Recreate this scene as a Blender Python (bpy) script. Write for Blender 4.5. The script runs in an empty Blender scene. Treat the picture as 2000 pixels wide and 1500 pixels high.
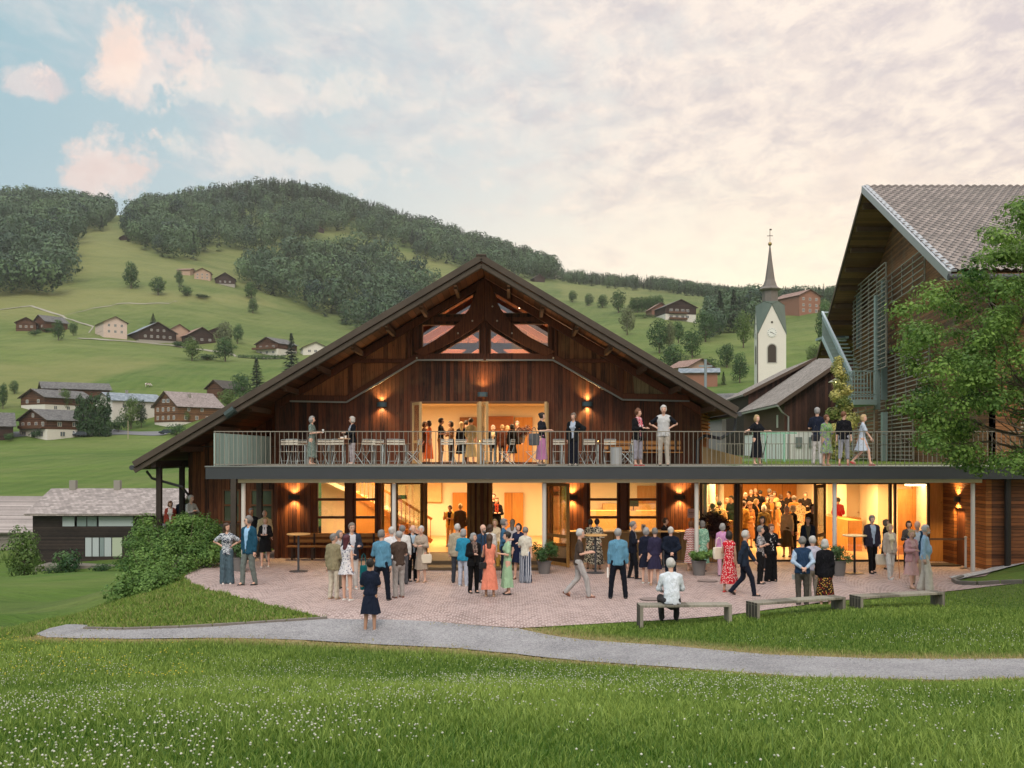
import bpy, bmesh, math, random
import numpy as np
from mathutils import Vector, Matrix
from mathutils.geometry import tessellate_polygon
random.seed(7); RNG = np.random.default_rng(7)
SC = bpy.context.scene
COL = SC.collection
R = math.radians

# ------------------------------------------------------------------ camera
HOR = 885.0; FPX = 2000.0; CZ = 3.5
cam_d = bpy.data.cameras.new("camera"); cam = bpy.data.objects.new("camera", cam_d); COL.objects.link(cam)
cam.location = (0, 0, CZ); cam.rotation_euler = (R(90), 0, 0)
cam_d.sensor_width = 36; cam_d.lens = 36; cam_d.shift_y = (HOR - 750) / 2000.0
cam_d.clip_start = 0.3; cam_d.clip_end = 9000
SC.camera = cam

# ------------------------------------------------------------------ colour / exposure
SC.view_settings.view_transform = 'Standard'; SC.view_settings.look = 'None'
SC.view_settings.exposure = 0.50; SC.view_settings.gamma = 1
SC.cycles.max_bounces = 6; SC.cycles.diffuse_bounces = 3; SC.cycles.glossy_bounces = 3
SC.cycles.transparent_max_bounces = 10; SC.cycles.caustics_reflective = False; SC.cycles.caustics_refractive = False
SC.cycles.sample_clamp_indirect = 4; SC.cycles.use_denoising = True

# ------------------------------------------------------------------ node helpers
class NT:
    def __init__(s, tree): s.t = tree; s.n = tree.nodes; s.l = tree.links
    def new(s, typ, ins=None, **kw):
        n = s.n.new(typ)
        for k, v in kw.items(): setattr(n, k, v)
        for k, v in (ins or {}).items():
            if isinstance(v, bpy.types.NodeSocket): s.l.new(v, n.inputs[k])
            else:
                try: n.inputs[k].default_value = v
                except Exception:
                    n.inputs[k].default_value = (*v, 1)
        return n
    def m(s, op, a, b=0.0, c=0.0, clamp=False):
        n = s.n.new('ShaderNodeMath'); n.operation = op; n.use_clamp = clamp
        for i, v in enumerate((a, b, c)):
            if isinstance(v, bpy.types.NodeSocket): s.l.new(v, n.inputs[i])
            else: n.inputs[i].default_value = v
        return n.outputs[0]
    def mix(s, f, a, b, bt='MIX'):
        n = s.n.new('ShaderNodeMix'); n.data_type = 'RGBA'; n.blend_type = bt
        for k, v in ((0, f), (6, a), (7, b)):
            if isinstance(v, bpy.types.NodeSocket): s.l.new(v, n.inputs[k])
            elif k == 0: n.inputs[0].default_value = v
            else: n.inputs[k].default_value = (*v[:3], 1)
        return n.outputs[2]
    def ramp(s, f, stops, interp='LINEAR'):
        n = s.n.new('ShaderNodeValToRGB'); e = n.color_ramp.elements; n.color_ramp.interpolation = interp
        while len(e) < len(stops): e.new(0.5)
        for q, (p, c) in zip(e, stops):
            q.position = p; q.color = (c, c, c, 1) if isinstance(c, (int, float)) else (*c[:3], 1)
        if isinstance(f, bpy.types.NodeSocket): s.l.new(f, n.inputs[0])
        else: n.inputs[0].default_value = f
        return n.outputs[0]
    def noise(s, vec, scale, detail=3, rough=.5, dist=0, dim='3D'):
        n = s.new('ShaderNodeTexNoise', {'Scale': scale, 'Detail': detail, 'Roughness': rough, 'Distortion': dist}, noise_dimensions=dim)
        if vec is not None: s.l.new(vec, n.inputs['Vector'])
        return n.outputs[0]
    def mapping(s, vec, scale=(1, 1, 1), rot=(0, 0, 0), loc=(0, 0, 0)):
        return s.new('ShaderNodeMapping', {'Vector': vec, 'Scale': scale, 'Rotation': rot, 'Location': loc}).outputs[0]
def lin(h):
    h = h.lstrip('#'); c = [int(h[i:i+2], 16) / 255 for i in (0, 2, 4)]
    return tuple(x / 12.92 if x <= .04045 else ((x + .055) / 1.055) ** 2.4 for x in c)

# ------------------------------------------------------------------ world: evening sky, layered cloud
W = bpy.data.worlds.new("World"); SC.world = W; W.use_nodes = True
nt = NT(W.node_tree); W.node_tree.nodes.clear()
tc = nt.new('ShaderNodeTexCoord').outputs['Generated']
sx = nt.new('ShaderNodeSeparateXYZ', {'Vector': tc})
dx, dy, dz = sx.outputs
hor = nt.m('SQRT', nt.m('ADD', nt.m('MULTIPLY', dx, dx), nt.m('MULTIPLY', dy, dy)))
elev = nt.m('ARCTAN2', dz, hor)                       # radians
az = nt.m('ARCTAN2', dx, dy)                          # 0 ahead, + right
sky = nt.new('ShaderNodeTexSky', sky_type='NISHITA', sun_disc=False, sun_elevation=R(5), sun_rotation=R(25))
skyc = nt.mix(1.0, sky.outputs[0], (.06, .06, .06), 'MULTIPLY')
# clear sky: blue to the left and above, cream towards the set sun low on the right
azn = nt.m('ADD', nt.m('MULTIPLY', az, 1.1), .5, clamp=True)
low = nt.ramp(azn, [(0, lin('BCCBD2')), (.3, lin('D6D8D6')), (.5, lin('EFE7DA')), (.68, lin('FBEFD8')), (.82, lin('FFEFCE')), (1, lin('F5DFC0'))])
high = nt.ramp(azn, [(0, lin('94B4C0')), (.25, lin('ACC1C9')), (.5, lin('C0CBD0')), (.8, lin('DAD6D3')), (1, lin('D2CFD0'))])
el01 = nt.m('MULTIPLY', elev, 1 / R(26), clamp=True)
base = nt.mix(nt.ramp(el01, [(0, 0), (.25, .12), (.6, .75), (1, 1)]), low, high)
base = nt.mix(.06, base, skyc)
# high broken sheet: project onto a plane far above
inv = nt.m('DIVIDE', 1.0, nt.m('MAXIMUM', nt.m('ADD', dz, .12), .05))
pv = nt.new('ShaderNodeCombineXYZ', {'X': nt.m('MULTIPLY', dx, inv), 'Y': nt.m('MULTIPLY', dy, inv), 'Z': 0.0}).outputs[0]
sheet = nt.noise(nt.mapping(pv, (1.0, .75, 1), (0, 0, R(35))), 1.5, 7, .6, .5)
fine = nt.noise(nt.mapping(pv, (3.2, 1.7, 1), (0, 0, R(-38))), 3.4, 6, .6, .4)
cov = nt.m('ADD', nt.m('MULTIPLY', sheet, .66), nt.m('MULTIPLY', fine, .34))
bias = nt.m('MULTIPLY', nt.m('SUBTRACT', azn, .5), .30)
hb = nt.ramp(el01, [(0, 0.0), (.35, .18), (.6, .52), (1, .78)])
cv = nt.m('ADD', nt.m('ADD', cov, bias), nt.m('MULTIPLY', nt.m('SUBTRACT', hb, .5), .42))
mask = nt.ramp(cv, [(0, 0), (.42, 0), (.60, .85), (1, 1)])
shade = nt.ramp(nt.noise(nt.mapping(pv, (2.2, 1.5, 1), (0, 0, R(-30))), 4.2, 8, .68, .3), [(0, 0), (.38, 0), (.60, 1), (1, 1)])
cdark = nt.ramp(azn, [(0, lin('BDBDC4')), (.4, lin('BEB8BE')), (.7, lin('C4B8BA')), (1, lin('C4B8BC'))])
clite = nt.ramp(azn, [(0, lin('E6D8D2')), (.35, lin('EEDDD2')), (.7, lin('F2E0D2')), (1, lin('F2E2D4'))])
skc = nt.mix(nt.m('MULTIPLY', mask, .82), base, nt.mix(shade, cdark, clite))
# pink cumulus heads low on the left, each lit from the right
def puff(col, a0, e0, ra, re, rot, edge=.55, k=1.0, amp=1.5):
    global skc
    v = nt.new('ShaderNodeCombineXYZ', {'X': nt.m('SUBTRACT', az, R(a0)), 'Y': nt.m('SUBTRACT', elev, R(e0)), 'Z': 0.0}).outputs[0]
    v = nt.mapping(v, (1, 1, 1), (0, 0, R(rot)))
    q = nt.mapping(v, (1 / R(ra), 1 / R(re), 1))
    ln = nt.new('ShaderNodeVectorMath', {0: q}, operation='LENGTH').outputs['Value']
    nz = nt.noise(tc, 21, 8, .64, .15)
    d = nt.m('ADD', ln, nt.m('MULTIPLY', nt.m('SUBTRACT', nz, .5), amp * 2))
    mk = nt.ramp(d, [(0, 1), (edge, .95), (1.0, 0)])
    c2 = nt.mix(nt.ramp(nt.noise(tc, 30, 6, .6), [(0, 0), (.4, 0), (.62, 1), (1, 1)]), col, nt.mix(.55, col, lin('F4E3D9')))
    skc = nt.mix(nt.m('MULTIPLY', mk, k), skc, c2)
puff(lin('E6D0C8'), -20.0, 19.2, 3.6, 1.9, -24, k=.6, amp=2.2)
puff(lin('EFD2C2'), -20.9, 20.2, 1.4, 2.1, 10, k=.7, amp=1.8)
puff(lin('E6CAC0'), -21.9, 14.4, 2.0, 2.9, 34, k=.75, amp=1.9)
puff(lin('E6CAC4'), -24.6, 18.1, 2.0, .8, 0, k=.55)
puff(lin('EEE0D2'), -13.5, 19.2, 8.0, 1.2, -4, k=.4, amp=2.2)
puff(lin('EEDFD2'), -11.0, 15.4, 6.5, 1.0, 6, k=.4, amp=2.2)
puff(lin('DACFD2'), -23.0, 24.0, 5.0, 1.5, -8, k=.6)
puff(lin('DCCBC0'), 20.5, 14.0, 5.0, 1.6, 12, k=.4)
ga = nt.m('DIVIDE', nt.m('SUBTRACT', az, R(12)), R(17)); ge = nt.m('DIVIDE', nt.m('SUBTRACT', elev, R(7)), R(6.5))
gl = nt.m('POWER', 2.718, nt.m('MULTIPLY', nt.m('ADD', nt.m('MULTIPLY', ga, ga), nt.m('MULTIPLY', ge, ge)), -1.0))
skc = nt.mix(nt.m('MULTIPLY', gl, .62), skc, (1.10, .93, .70))
below = nt.ramp(nt.m('MULTIPLY', dz, 1.0), [(0, lin('4A5A3A')), (.001, 0.0), (1, 0.0)])
up = nt.m('GREATER_THAN', dz, -.01)
allc = nt.mix(up, lin('55653F'), skc)
# overhead (outside the picture) the sky is brightened, added to light the ground
allc = nt.mix(nt.ramp(dz, [(0, 0), (.46, 0), (.75, .9), (1, .9)]), allc, (1.05, 1.08, 1.12))
bg = nt.new('ShaderNodeBackground', {'Color': allc, 'Strength': .90})
out = nt.new('ShaderNodeOutputWorld'); nt.l.new(bg.outputs[0], out.inputs[0])
W.cycles.sampling_method = 'MANUAL'; W.cycles.sample_map_resolution = 512

# ------------------------------------------------------------------ soft sky fill from behind the camera, added as a sun lamp
sd = bpy.data.lights.new("sun", 'SUN'); sun = bpy.data.objects.new("sun", sd); COL.objects.link(sun)
sd.energy = 1.5; sd.angle = R(35); sd.color = (1, .90, .80)
sun.rotation_euler = (R(46), 0, R(-6))
# ------------------------------------------------------------------ object helpers
def tag(o, label=None, cat=None, group=None, kind=None):
    if label: o['label'] = label
    if cat: o['category'] = cat
    if group: o['group'] = group
    if kind: o['kind'] = kind
    return o
def empty(name, loc=(0, 0, 0), rz=0, label=None, cat=None, group=None):
    o = bpy.data.objects.new(name, None); COL.objects.link(o); o.location = loc; o.rotation_euler = (0, 0, rz)
    o.empty_display_size = .2
    return tag(o, label, cat, group)
def copy_tree(o, parent=None, loc=None, rz=None, label=None):
    c = o.copy(); COL.objects.link(c)
    if parent: c.parent = parent
    for ch in list(o.children): copy_tree(ch, c)
    if loc is not None: c.location = loc
    if rz is not None: c.rotation_euler = (0, 0, rz)
    if label: c['label'] = label
    return c
def mkmesh(name, V, F, mat, parent=None, smooth=False, attrs=None):
    me = bpy.data.meshes.new(name)
    V = np.asarray(V, np.float32)
    if isinstance(F, np.ndarray):
        k = F.shape[1]; n = len(F)
        me.vertices.add(len(V)); me.vertices.foreach_set('co', V.ravel())
        me.loops.add(n * k); me.loops.foreach_set('vertex_index', F.astype(np.int32).ravel())
        me.polygons.add(n); me.polygons.foreach_set('loop_start', np.arange(0, n * k, k, dtype=np.int32))
        me.update(calc_edges=True)
    else:
        me.from_pydata([tuple(map(float, v)) for v in V], [], [tuple(f) for f in F])
    for k2, a in (attrs or {}).items():
        at = me.attributes.new(k2, 'FLOAT', 'POINT'); at.data.foreach_set('value', np.asarray(a, np.float32))
    if smooth: me.polygons.foreach_set('use_smooth', [True] * len(me.polygons))
    if mat:
        for m_ in (mat if isinstance(mat, (list, tuple)) else [mat]): me.materials.append(m_)
    me.validate(verbose=False)
    o = bpy.data.objects.new(name, me); COL.objects.link(o)
    if parent: o.parent = parent
    return o
class MB:
    def __init__(s): s.v = []; s.f = []
    def add(s, V, F):
        b = len(s.v); s.v += [tuple(v) for v in V]; s.f += [tuple(i + b for i in f) for f in F]; return s
    def box(s, x0, x1, y0, y1, z0, z1):
        V = [(x, y, z) for z in (z0, z1) for y in (y0, y1) for x in (x0, x1)]
        return s.add(V, [(0, 2, 3, 1), (4, 5, 7, 6), (0, 1, 5, 4), (2, 6, 7, 3), (0, 4, 6, 2), (1, 3, 7, 5)])
    def beam(s, a, b, w, h, up=(0, 0, 1)):      # box section along a->b
        a = Vector(a); b = Vector(b); d = (b - a).normalized(); u = Vector(up)
        if abs(d.dot(u)) > .98: u = Vector((0, 1, 0))
        sx_ = d.cross(u).normalized() * w / 2; sz = sx_.cross(d).normalized() * h / 2
        V = [p + q for p in (a, b) for q in (-sx_ - sz, sx_ - sz, sx_ + sz, -sx_ + sz)]
        return s.add(V, [(0, 1, 2, 3), (7, 6, 5, 4), (0, 4, 5, 1), (1, 5, 6, 2), (2, 6, 7, 3), (3, 7, 4, 0)])
    def tube(s, pts, r, n=8, r2=None):
        pts = [Vector(p) for p in pts]; b = len(s.v); k = len(pts)
        for i, p in enumerate(pts):
            d = (pts[min(i + 1, k - 1)] - pts[max(i - 1, 0)]).normalized()
            u = Vector((0, 0, 1)) if abs(d.z) < .95 else Vector((0, 1, 0))
            x = d.cross(u).normalized(); y = x.cross(d)
            rr = r[i] if isinstance(r, (list, tuple)) else r + ((r2 if r2 is not None else r) - r) * i / max(k - 1, 1)
            for j in range(n):
                t = j * 2 * math.pi / n; s.v.append(tuple(p + x * math.cos(t) * rr + y * math.sin(t) * rr))
        for i in range(k - 1):
            for j in range(n):
                j2 = (j + 1) % n; s.f.append((b + i * n + j, b + i * n + j2, b + (i + 1) * n + j2, b + (i + 1) * n + j))
        s.f.append(tuple(b + j for j in reversed(range(n)))); s.f.append(tuple(b + (k - 1) * n + j for j in range(n)))
        return s
    def lathe(s, prof, c=(0, 0, 0), n=24):
        b = len(s.v); k = len(prof)
        for r_, z in prof:
            for j in range(n):
                t = j * 2 * math.pi / n; s.v.append((c[0] + r_ * math.cos(t), c[1] + r_ * math.sin(t), c[2] + z))
        for i in range(k - 1):
            for j in range(n):
                j2 = (j + 1) % n; s.f.append((b + i * n + j, b + i * n + j2, b + (i + 1) * n + j2, b + (i + 1) * n + j))
        s.f.append(tuple(b + j for j in reversed(range(n)))); s.f.append(tuple(b + (k - 1) * n + j for j in range(n)))
        return s
    def plate(s, outer, holes=(), y0=0, y1=.1):   # polygon in x,z with holes, thickness along y
        loops = [outer] + list(holes); flat = [p for l in loops for p in l]
        tris = tessellate_polygon([[Vector((p[0], p[1], 0)) for p in l] for l in loops])
        b = len(s.v); n = len(flat)
        s.v += [(p[0], y0, p[1]) for p in flat] + [(p[0], y1, p[1]) for p in flat]
        for t in tris:
            s.f.append(tuple(b + i for i in t)); s.f.append(tuple(b + n + i for i in reversed(t)))
        k = 0
        for l in loops:
            m_ = len(l)
            for i in range(m_):
                j = (i + 1) % m_; s.f.append((b + k + i, b + k + j, b + n + k + j, b + n + k + i))
            k += m_
        return s
    def sheet(s, a, b_, c, d, t=.15):             # quad slab: corners + thickness along its normal
        a, b_, c, d = map(Vector, (a, b_, c, d)); nn = (b_ - a).cross(d - a).normalized() * t
        V = [a, b_, c, d, a - nn, b_ - nn, c - nn, d - nn]
        return s.add(V, [(0, 1, 2, 3), (7, 6, 5, 4), (0, 4, 5, 1), (1, 5, 6, 2), (2, 6, 7, 3), (3, 7, 4, 0)])
    def build(s, name, mat, parent=None, smooth=False, bevel=0, fix=True):
        o = mkmesh(name, s.v, s.f, mat, parent, smooth)
        if fix:
            bm = bmesh.new(); bm.from_mesh(o.data); bmesh.ops.recalc_face_normals(bm, faces=bm.faces); bm.to_mesh(o.data); bm.free()
        if bevel:
            md = o.modifiers.new('bevel', 'BEVEL'); md.width = bevel; md.segments = 2; md.limit_method = 'ANGLE'
        return o
def P(px, py, Y): return Vector(((px - 1000) / FPX * Y, Y, CZ + (HOR - py) / FPX * Y))
def XZ(px, py, Y): p = P(px, py, Y); return (p.x, p.z)

# ------------------------------------------------------------------ materials
MATS = {}
def mat(name, col=(.5, .5, .5), rough=.6, metal=0, bump=0, bscale=30, var=0.0, vscale=3, emis=None, estr=0, spec=.4, coat=0):
    if name in MATS: return MATS[name]
    m = bpy.data.materials.new(name); m.use_nodes = True; t = NT(m.node_tree); bs = m.node_tree.nodes['Principled BSDF']
    if isinstance(col, str): col = lin(col)
    bs.inputs['Base Color'].default_value = (*col, 1); bs.inputs['Roughness'].default_value = rough
    bs.inputs['Metallic'].default_value = metal; bs.inputs['Specular IOR Level'].default_value = spec
    if coat: bs.inputs['Coat Weight'].default_value = coat
    co = t.new('ShaderNodeTexCoord').outputs['Object']
    if var:
        nz = t.noise(co, vscale, 4, .6)
        c = t.mix(nz, tuple(x * (1 - var) for x in col), tuple(min(1, x * (1 + var)) for x in col))
        t.l.new(c, bs.inputs['Base Color'])
    if bump:
        b = t.new('ShaderNodeBump', {'Height': t.noise(co, bscale, 4, .6), 'Strength': bump, 'Distance': .02})
        t.l.new(b.outputs[0], bs.inputs['Normal'])
    if emis: bs.inputs['Emission Color'].default_value = (*(lin(emis) if isinstance(emis, str) else emis), 1); bs.inputs['Emission Strength'].default_value = estr
    MATS[name] = m; return m
def boards(name, ca, cb, axis=0, width=.14, rough=.65, gap=.06, grain=1.0, weather=None, offset=0.0):
    """timber boards; axis = coordinate that counts the boards (0 x, 1 y, 2 z)"""
    if name in MATS: return MATS[name]
    ca = lin(ca) if isinstance(ca, str) else ca; cb = lin(cb) if isinstance(cb, str) else cb
    m = bpy.data.materials.new(name); m.use_nodes = True; t = NT(m.node_tree); bs = m.node_tree.nodes['Principled BSDF']
    co = t.new('ShaderNodeTexCoord').outputs['Object']; s = t.new('ShaderNodeSeparateXYZ', {'Vector': co})
    u = t.m('DIVIDE', t.m('ADD', s.outputs[axis], offset), width)
    cell = t.m('FLOOR', u); fr = t.m('FRACT', u)
    wn = t.new('ShaderNodeTexWhiteNoise', {'W': cell}, noise_dimensions='1D').outputs[0]
    gs = [18.0 * grain] * 3
    long_ax = 2 if axis != 2 else None
    if axis == 2: gs = [1.2, 1.2, 22 * grain]
    else: gs = [22 * grain, 22 * grain, 1.2]
    ofs = t.new('ShaderNodeVectorMath', {0: t.mapping(co, gs), 1: t.new('ShaderNodeCombineXYZ', {'X': t.m('MULTIPLY', wn, 37.0), 'Y': 0.0, 'Z': t.m('MULTIPLY', wn, 91.0)}).outputs[0]}, operation='ADD').outputs[0]
    g = t.noise(ofs, 1.6, 5, .65, .6)
    big = t.noise(co, .35, 3, .6)
    f = t.m('ADD', t.m('MULTIPLY', wn, .45), t.m('ADD', t.m('SUBTRACT', t.m('MULTIPLY', g, 1.15), .2), t.m('MULTIPLY', t.m('SUBTRACT', big, .5), .6)))
    f = t.ramp(f, [(0, 0), (.28, 0), (.85, 1), (1, 1)])
    c = t.mix(f, ca, cb)
    kn = t.new('ShaderNodeTexVoronoi', {'Vector': t.mapping(co, (2.2, 2.2, 1.1) if axis != 2 else (1.1, 1.1, 2.6)), 'Scale': 1.6}).outputs['Distance']
    c = t.mix(t.ramp(kn, [(0, .8), (.05, .6), (.09, 0), (1, 0)]), c, tuple(x * .35 for x in ca))
    if weather:
        c = t.mix(t.ramp(t.noise(co, .55, 4, .65), [(0, 0), (.52, 0), (.72, .75), (1, .85)]), c, lin(weather))
    edge = t.m('MINIMUM', fr, t.m('SUBTRACT', 1.0, fr))
    gp = t.ramp(edge, [(0, 1), (gap * .5, 1), (gap, 0), (1, 0)])
    c = t.mix(t.m('MULTIPLY', gp, .75), c, tuple(x * .12 for x in ca))
    t.l.new(c, bs.inputs['Base Color']); bs.inputs['Roughness'].default_value = rough
    bs.inputs['Specular IOR Level'].default_value = .3
    hgt = t.m('SUBTRACT', t.m('ADD', t.m('MULTIPLY', g, .25), t.m('MULTIPLY', wn, .3)), gp)
    b = t.new('ShaderNodeBump', {'Height': hgt, 'Strength': .7, 'Distance': .012}); t.l.new(b.outputs[0], bs.inputs['Normal'])
    MATS[name] = m; return m
def shingle(name, ca, cb, sx_=.25, sy_=.3, axis='yz', rough=.8, bump=.8, tile=False):
    """small roof shingles laid in courses (uses generated slope coordinates: object x/y plus z)"""
    if name in MATS: return MATS[name]
    ca = lin(ca) if isinstance(ca, str) else ca; cb = lin(cb) if isinstance(cb, str) else cb
    m = bpy.data.materials.new(name); m.use_nodes = True; t = NT(m.node_tree); bs = m.node_tree.nodes['Principled BSDF']
    co = t.new('ShaderNodeTexCoord').outputs['Object']; s = t.new('ShaderNodeSeparateXYZ', {'Vector': co})
    a = s.outputs[1] if axis == 'yz' else s.outputs[0]
    vec = t.new('ShaderNodeCombineXYZ', {'X': a, 'Y': t.m('MULTIPLY', s.outputs[2], 1.8), 'Z': 0.0}).outputs[0]
    br = t.new('ShaderNodeTexBrick', {'Vector': vec, 'Color1': (0, 0, 0, 1), 'Color2': (1, 1, 1, 1), 'Mortar': (0, 0, 0, 1), 'Scale': 1.0,
               'Mortar Size': .012, 'Mortar Smooth': .4, 'Brick Width': sx_, 'Row Height': sy_}, offset=.5)
    nz = t.noise(t.mapping(co, (6, 6, 6)), 1, 4, .6); big = t.noise(co, .3, 4, .6)
    f = t.m('ADD', t.m('MULTIPLY', br.outputs[0], .4), t.m('ADD', t.m('MULTIPLY', nz, .35), t.m('MULTIPLY', big, .35)))
    c = t.mix(t.ramp(f, [(0, 0), (.25, 0), (.8, 1), (1, 1)]), ca, cb)
    c = t.mix(t.m('MULTIPLY', br.outputs['Fac'], .8), c, tuple(x * .25 for x in ca))
    t.l.new(c, bs.inputs['Base Color']); bs.inputs['Roughness'].default_value = rough; bs.inputs['Specular IOR Level'].default_value = .25
    fr = t.m('FRACT', t.m('DIVIDE', t.m('MULTIPLY', s.outputs[2], 1.8), sy_))
    h = t.m('SUBTRACT', t.m('SUBTRACT', t.m('MULTIPLY', nz, .4), fr), br.outputs['Fac'])
    b = t.new('ShaderNodeBump', {'Height': h, 'Strength': bump, 'Distance': .04}); t.l.new(b.outputs[0], bs.inputs['Normal'])
    MATS[name] = m; return m
def glass(name, tint=(1, 1, 1), refl=.12, rough=.02):
    if name in MATS: return MATS[name]
    m = bpy.data.materials.new(name); m.use_nodes = True; t = NT(m.node_tree); m.node_tree.nodes.clear()
    tr = t.new('ShaderNodeBsdfTransparent', {'Color': tint}); gl = t.new('ShaderNodeBsdfGlossy', {'Color': (1, 1, 1), 'Roughness': rough})
    fr = t.new('ShaderNodeFresnel', {'IOR': 1.45})
    mx = t.new('ShaderNodeMixShader', {0: t.m('ADD', t.m('MULTIPLY', fr.outputs[0], .8), refl, clamp=True)})
    t.l.new(tr.outputs[0], mx.inputs[1]); t.l.new(gl.outputs[0], mx.inputs[2])
    o = t.new('ShaderNodeOutputMaterial'); t.l.new(mx.outputs[0], o.inputs[0]); MATS[name] = m; return m
def leafmat(name, ca, cb, trans=.25, rough=.55):
    if name in MATS: return MATS[name]
    ca = lin(ca) if isinstance(ca, str) else ca; cb = lin(cb) if isinstance(cb, str) else cb
    m = bpy.data.materials.new(name); m.use_nodes = True; t = NT(m.node_tree); bs = m.node_tree.nodes['Principled BSDF']
    at = t.new('ShaderNodeAttribute', attribute_name='v').outputs['Fac']
    c = t.mix(at, ca, cb); t.l.new(c, bs.inputs['Base Color']); bs.inputs['Roughness'].default_value = rough
    bs.inputs['Specular IOR Level'].default_value = .25
    tl = t.new('ShaderNodeBsdfTranslucent'); t.l.new(c, tl.inputs[0]); o = m.node_tree.nodes['Material Output']
    mx = t.new('ShaderNodeMixShader', {0: trans}); t.l.new(bs.outputs[0], mx.inputs[1]); t.l.new(tl.outputs[0], mx.inputs[2]); t.l.new(mx.outputs[0], o.inputs[0])
    MATS[name] = m; return m
# ------------------------------------------------------------------ terrain heights
FX = np.array([-600, 0, 100, 200, 300, 400, 550, 700, 850, 1000, 1150, 1300, 1450, 1600, 2000, 2600], float)
FROWS = [
 (90,  [1118,1118,1117,1112,1105,1090,1050,1000,950,900,896,896,896,896,896,896]),
 (150, [1005,1005,1003,1000,995,985,960,930,905,890,880,872,870,868,866,866]),
 (220, [935,925,922,918,912,905,890,870,855,845,830,815,810,800,790,790]),
 (300, [865,860,858,856,852,842,830,820,810,800,775,752,745,735,720,720]),
 (360, [800,784,788,792,795,790,775,770,760,740,720,698,695,680,665,660]),
 (430, [704,698,700,702,698,703,707,700,690,680,665,655,655,640,620,620]),
 (500, [640,650,655,662,672,680,692,690,680,660,640,624,630,614,600,600]),
 (580, [585,590,590,592,600,610,640,660,640,620,608,600,612,598,592,592]),
 (660, [520,535,535,535,540,550,590,620,600,590,588,585,598,592,586,586]),
 (750, [470,485,475,475,485,510,540,575,570,565,572,578,590,589,584,584]),
 (850, [430,445,445,445,450,462,480,510,520,540,560,572,586,587,583,583]),
 (1000,[400,412,414,428,422,412,396,432,475,518,555,567,583,585,582,582]),
 (1150,[392,402,408,422,414,400,383,420,466,508,550,561,580,584,581,581]),
 (1500,[430,430,440,450,450,440,430,460,500,540,575,585,600,600,600,600]),
 (2600,[700,700,700,700,700,700,700,700,700,700,700,700,700,700,700,700])]
FY = np.array([r[0] for r in FROWS], float)
FZ = np.array([[CZ + (HOR - p) / FPX * r[0] for p in r[1]] for r in FROWS])     # rows x cols
def _cr(xs, V, x):                      # Catmull-Rom, xs knots, V (K,...) ; x (N,) -> (N,...)
    x = np.clip(x, xs[0], xs[-1] - 1e-6); i = np.clip(np.searchsorted(xs, x, 'right') - 1, 0, len(xs) - 2)
    M_ = np.zeros_like(V); M_[1:-1] = (V[2:] - V[:-2]) / (xs[2:] - xs[:-2]).reshape(-1, *([1] * (V.ndim - 1)))
    M_[0] = (V[1] - V[0]) / (xs[1] - xs[0]); M_[-1] = (V[-1] - V[-2]) / (xs[-1] - xs[-2])
    h = (xs[i + 1] - xs[i]); t = (x - xs[i]) / h
    sh = (-1,) + (1,) * (V.ndim - 1); t = t.reshape(sh); h = h.reshape(sh)
    return V[i] * (2*t**3 - 3*t**2 + 1) + M_[i] * h * (t**3 - 2*t**2 + t) + V[i+1] * (-2*t**3 + 3*t**2) + M_[i+1] * h * (t**3 - t**2)
def wav(X, Y, L, s):
    return np.sin(X / L + 1.3 * s) * np.cos(Y / L * 1.2 + 2.1 * s) + .5 * np.sin(X / L * 2.3 + Y / L * 1.9 + s) + .3 * np.cos(X / L * 4.1 - Y / L * 3.7 + s * 3)
def far_h(X, Y):
    Yc = np.clip(Y, 90, 2599.); px = 1000 + X / Yc * FPX
    A = _cr(FX, FZ.T.copy(), np.clip(px, FX[0], FX[-1]))          # N x rows
    i = np.clip(np.searchsorted(FY, Yc, 'right') - 1, 0, len(FY) - 2); n = np.arange(len(Yc))
    def D(j):
        a = np.clip(j - 1, 0, len(FY) - 1); b = np.clip(j + 1, 0, len(FY) - 1)
        return (A[n, b] - A[n, a]) / (FY[b] - FY[a])
    h = FY[i+1] - FY[i]; t = (Yc - FY[i]) / h
    z = A[n, i] * (2*t**3-3*t**2+1) + D(i)*h*(t**3-2*t**2+t) + A[n, i+1]*(-2*t**3+3*t**2) + D(i+1)*h*(t**3-t**2)
    w = np.clip((Yc - 120) / 300, 0, 1)
    return z + w * (wav(X, Y, 34, 1) * 1.3 + wav(X, Y, 13, 2) * .45)
NP = []
def cp(px, py, Y): p = P(px, py, Y); NP.append((p.x, p.y, p.z))
for px in (-400, 200, 1000, 1800, 2400): cp(px, 1500, 5.5)
for x in (-10, -3, 3, 10): NP.append((x, 1.5, 2.35)); NP.append((x, -8, 3.2))
for a in [(0, 1256, 21.3), (100, 1236, 21.3), (350, 1238, 20.9), (720, 1246, 20.8), (1000, 1252, 20.2), (1300, 1285, 17.6), (1650, 1300, 15.6), (2000, 1305, 14.3), (2500, 1310, 12.8),
          (600, 1340, 13.2), (1000, 1345, 11.9), (1500, 1370, 10.3), (2000, 1400, 8.8), (100, 1350, 13.2), (-400, 1300, 17),
          (0, 1200, 30), (0, 1155, 50), (-500, 1180, 40), (0, 1130, 70), (150, 1190, 31), (200, 1160, 40), (225, 1128, 60), (250, 1118, 75), (350, 1120, 70),
          (1500, 1240, 19.0), (2000, 1215, 19.5), (2000, 1150, 25.2), (1750, 1200, 20.8), (1430, 1201, 22.0), (1660, 1172, 24.0), (1850, 1153, 26.0), (1950, 1120, 28.6), (2000, 1108, 29.4), (2400, 1150, 24), (2400, 1100, 28)]: cp(*a)
for x in (-7, -4, 0, 4, 8, 11):
    for y in (24.5, 28, 32, 36, 42, 50, 60): NP.append((x, y, 0))
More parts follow.
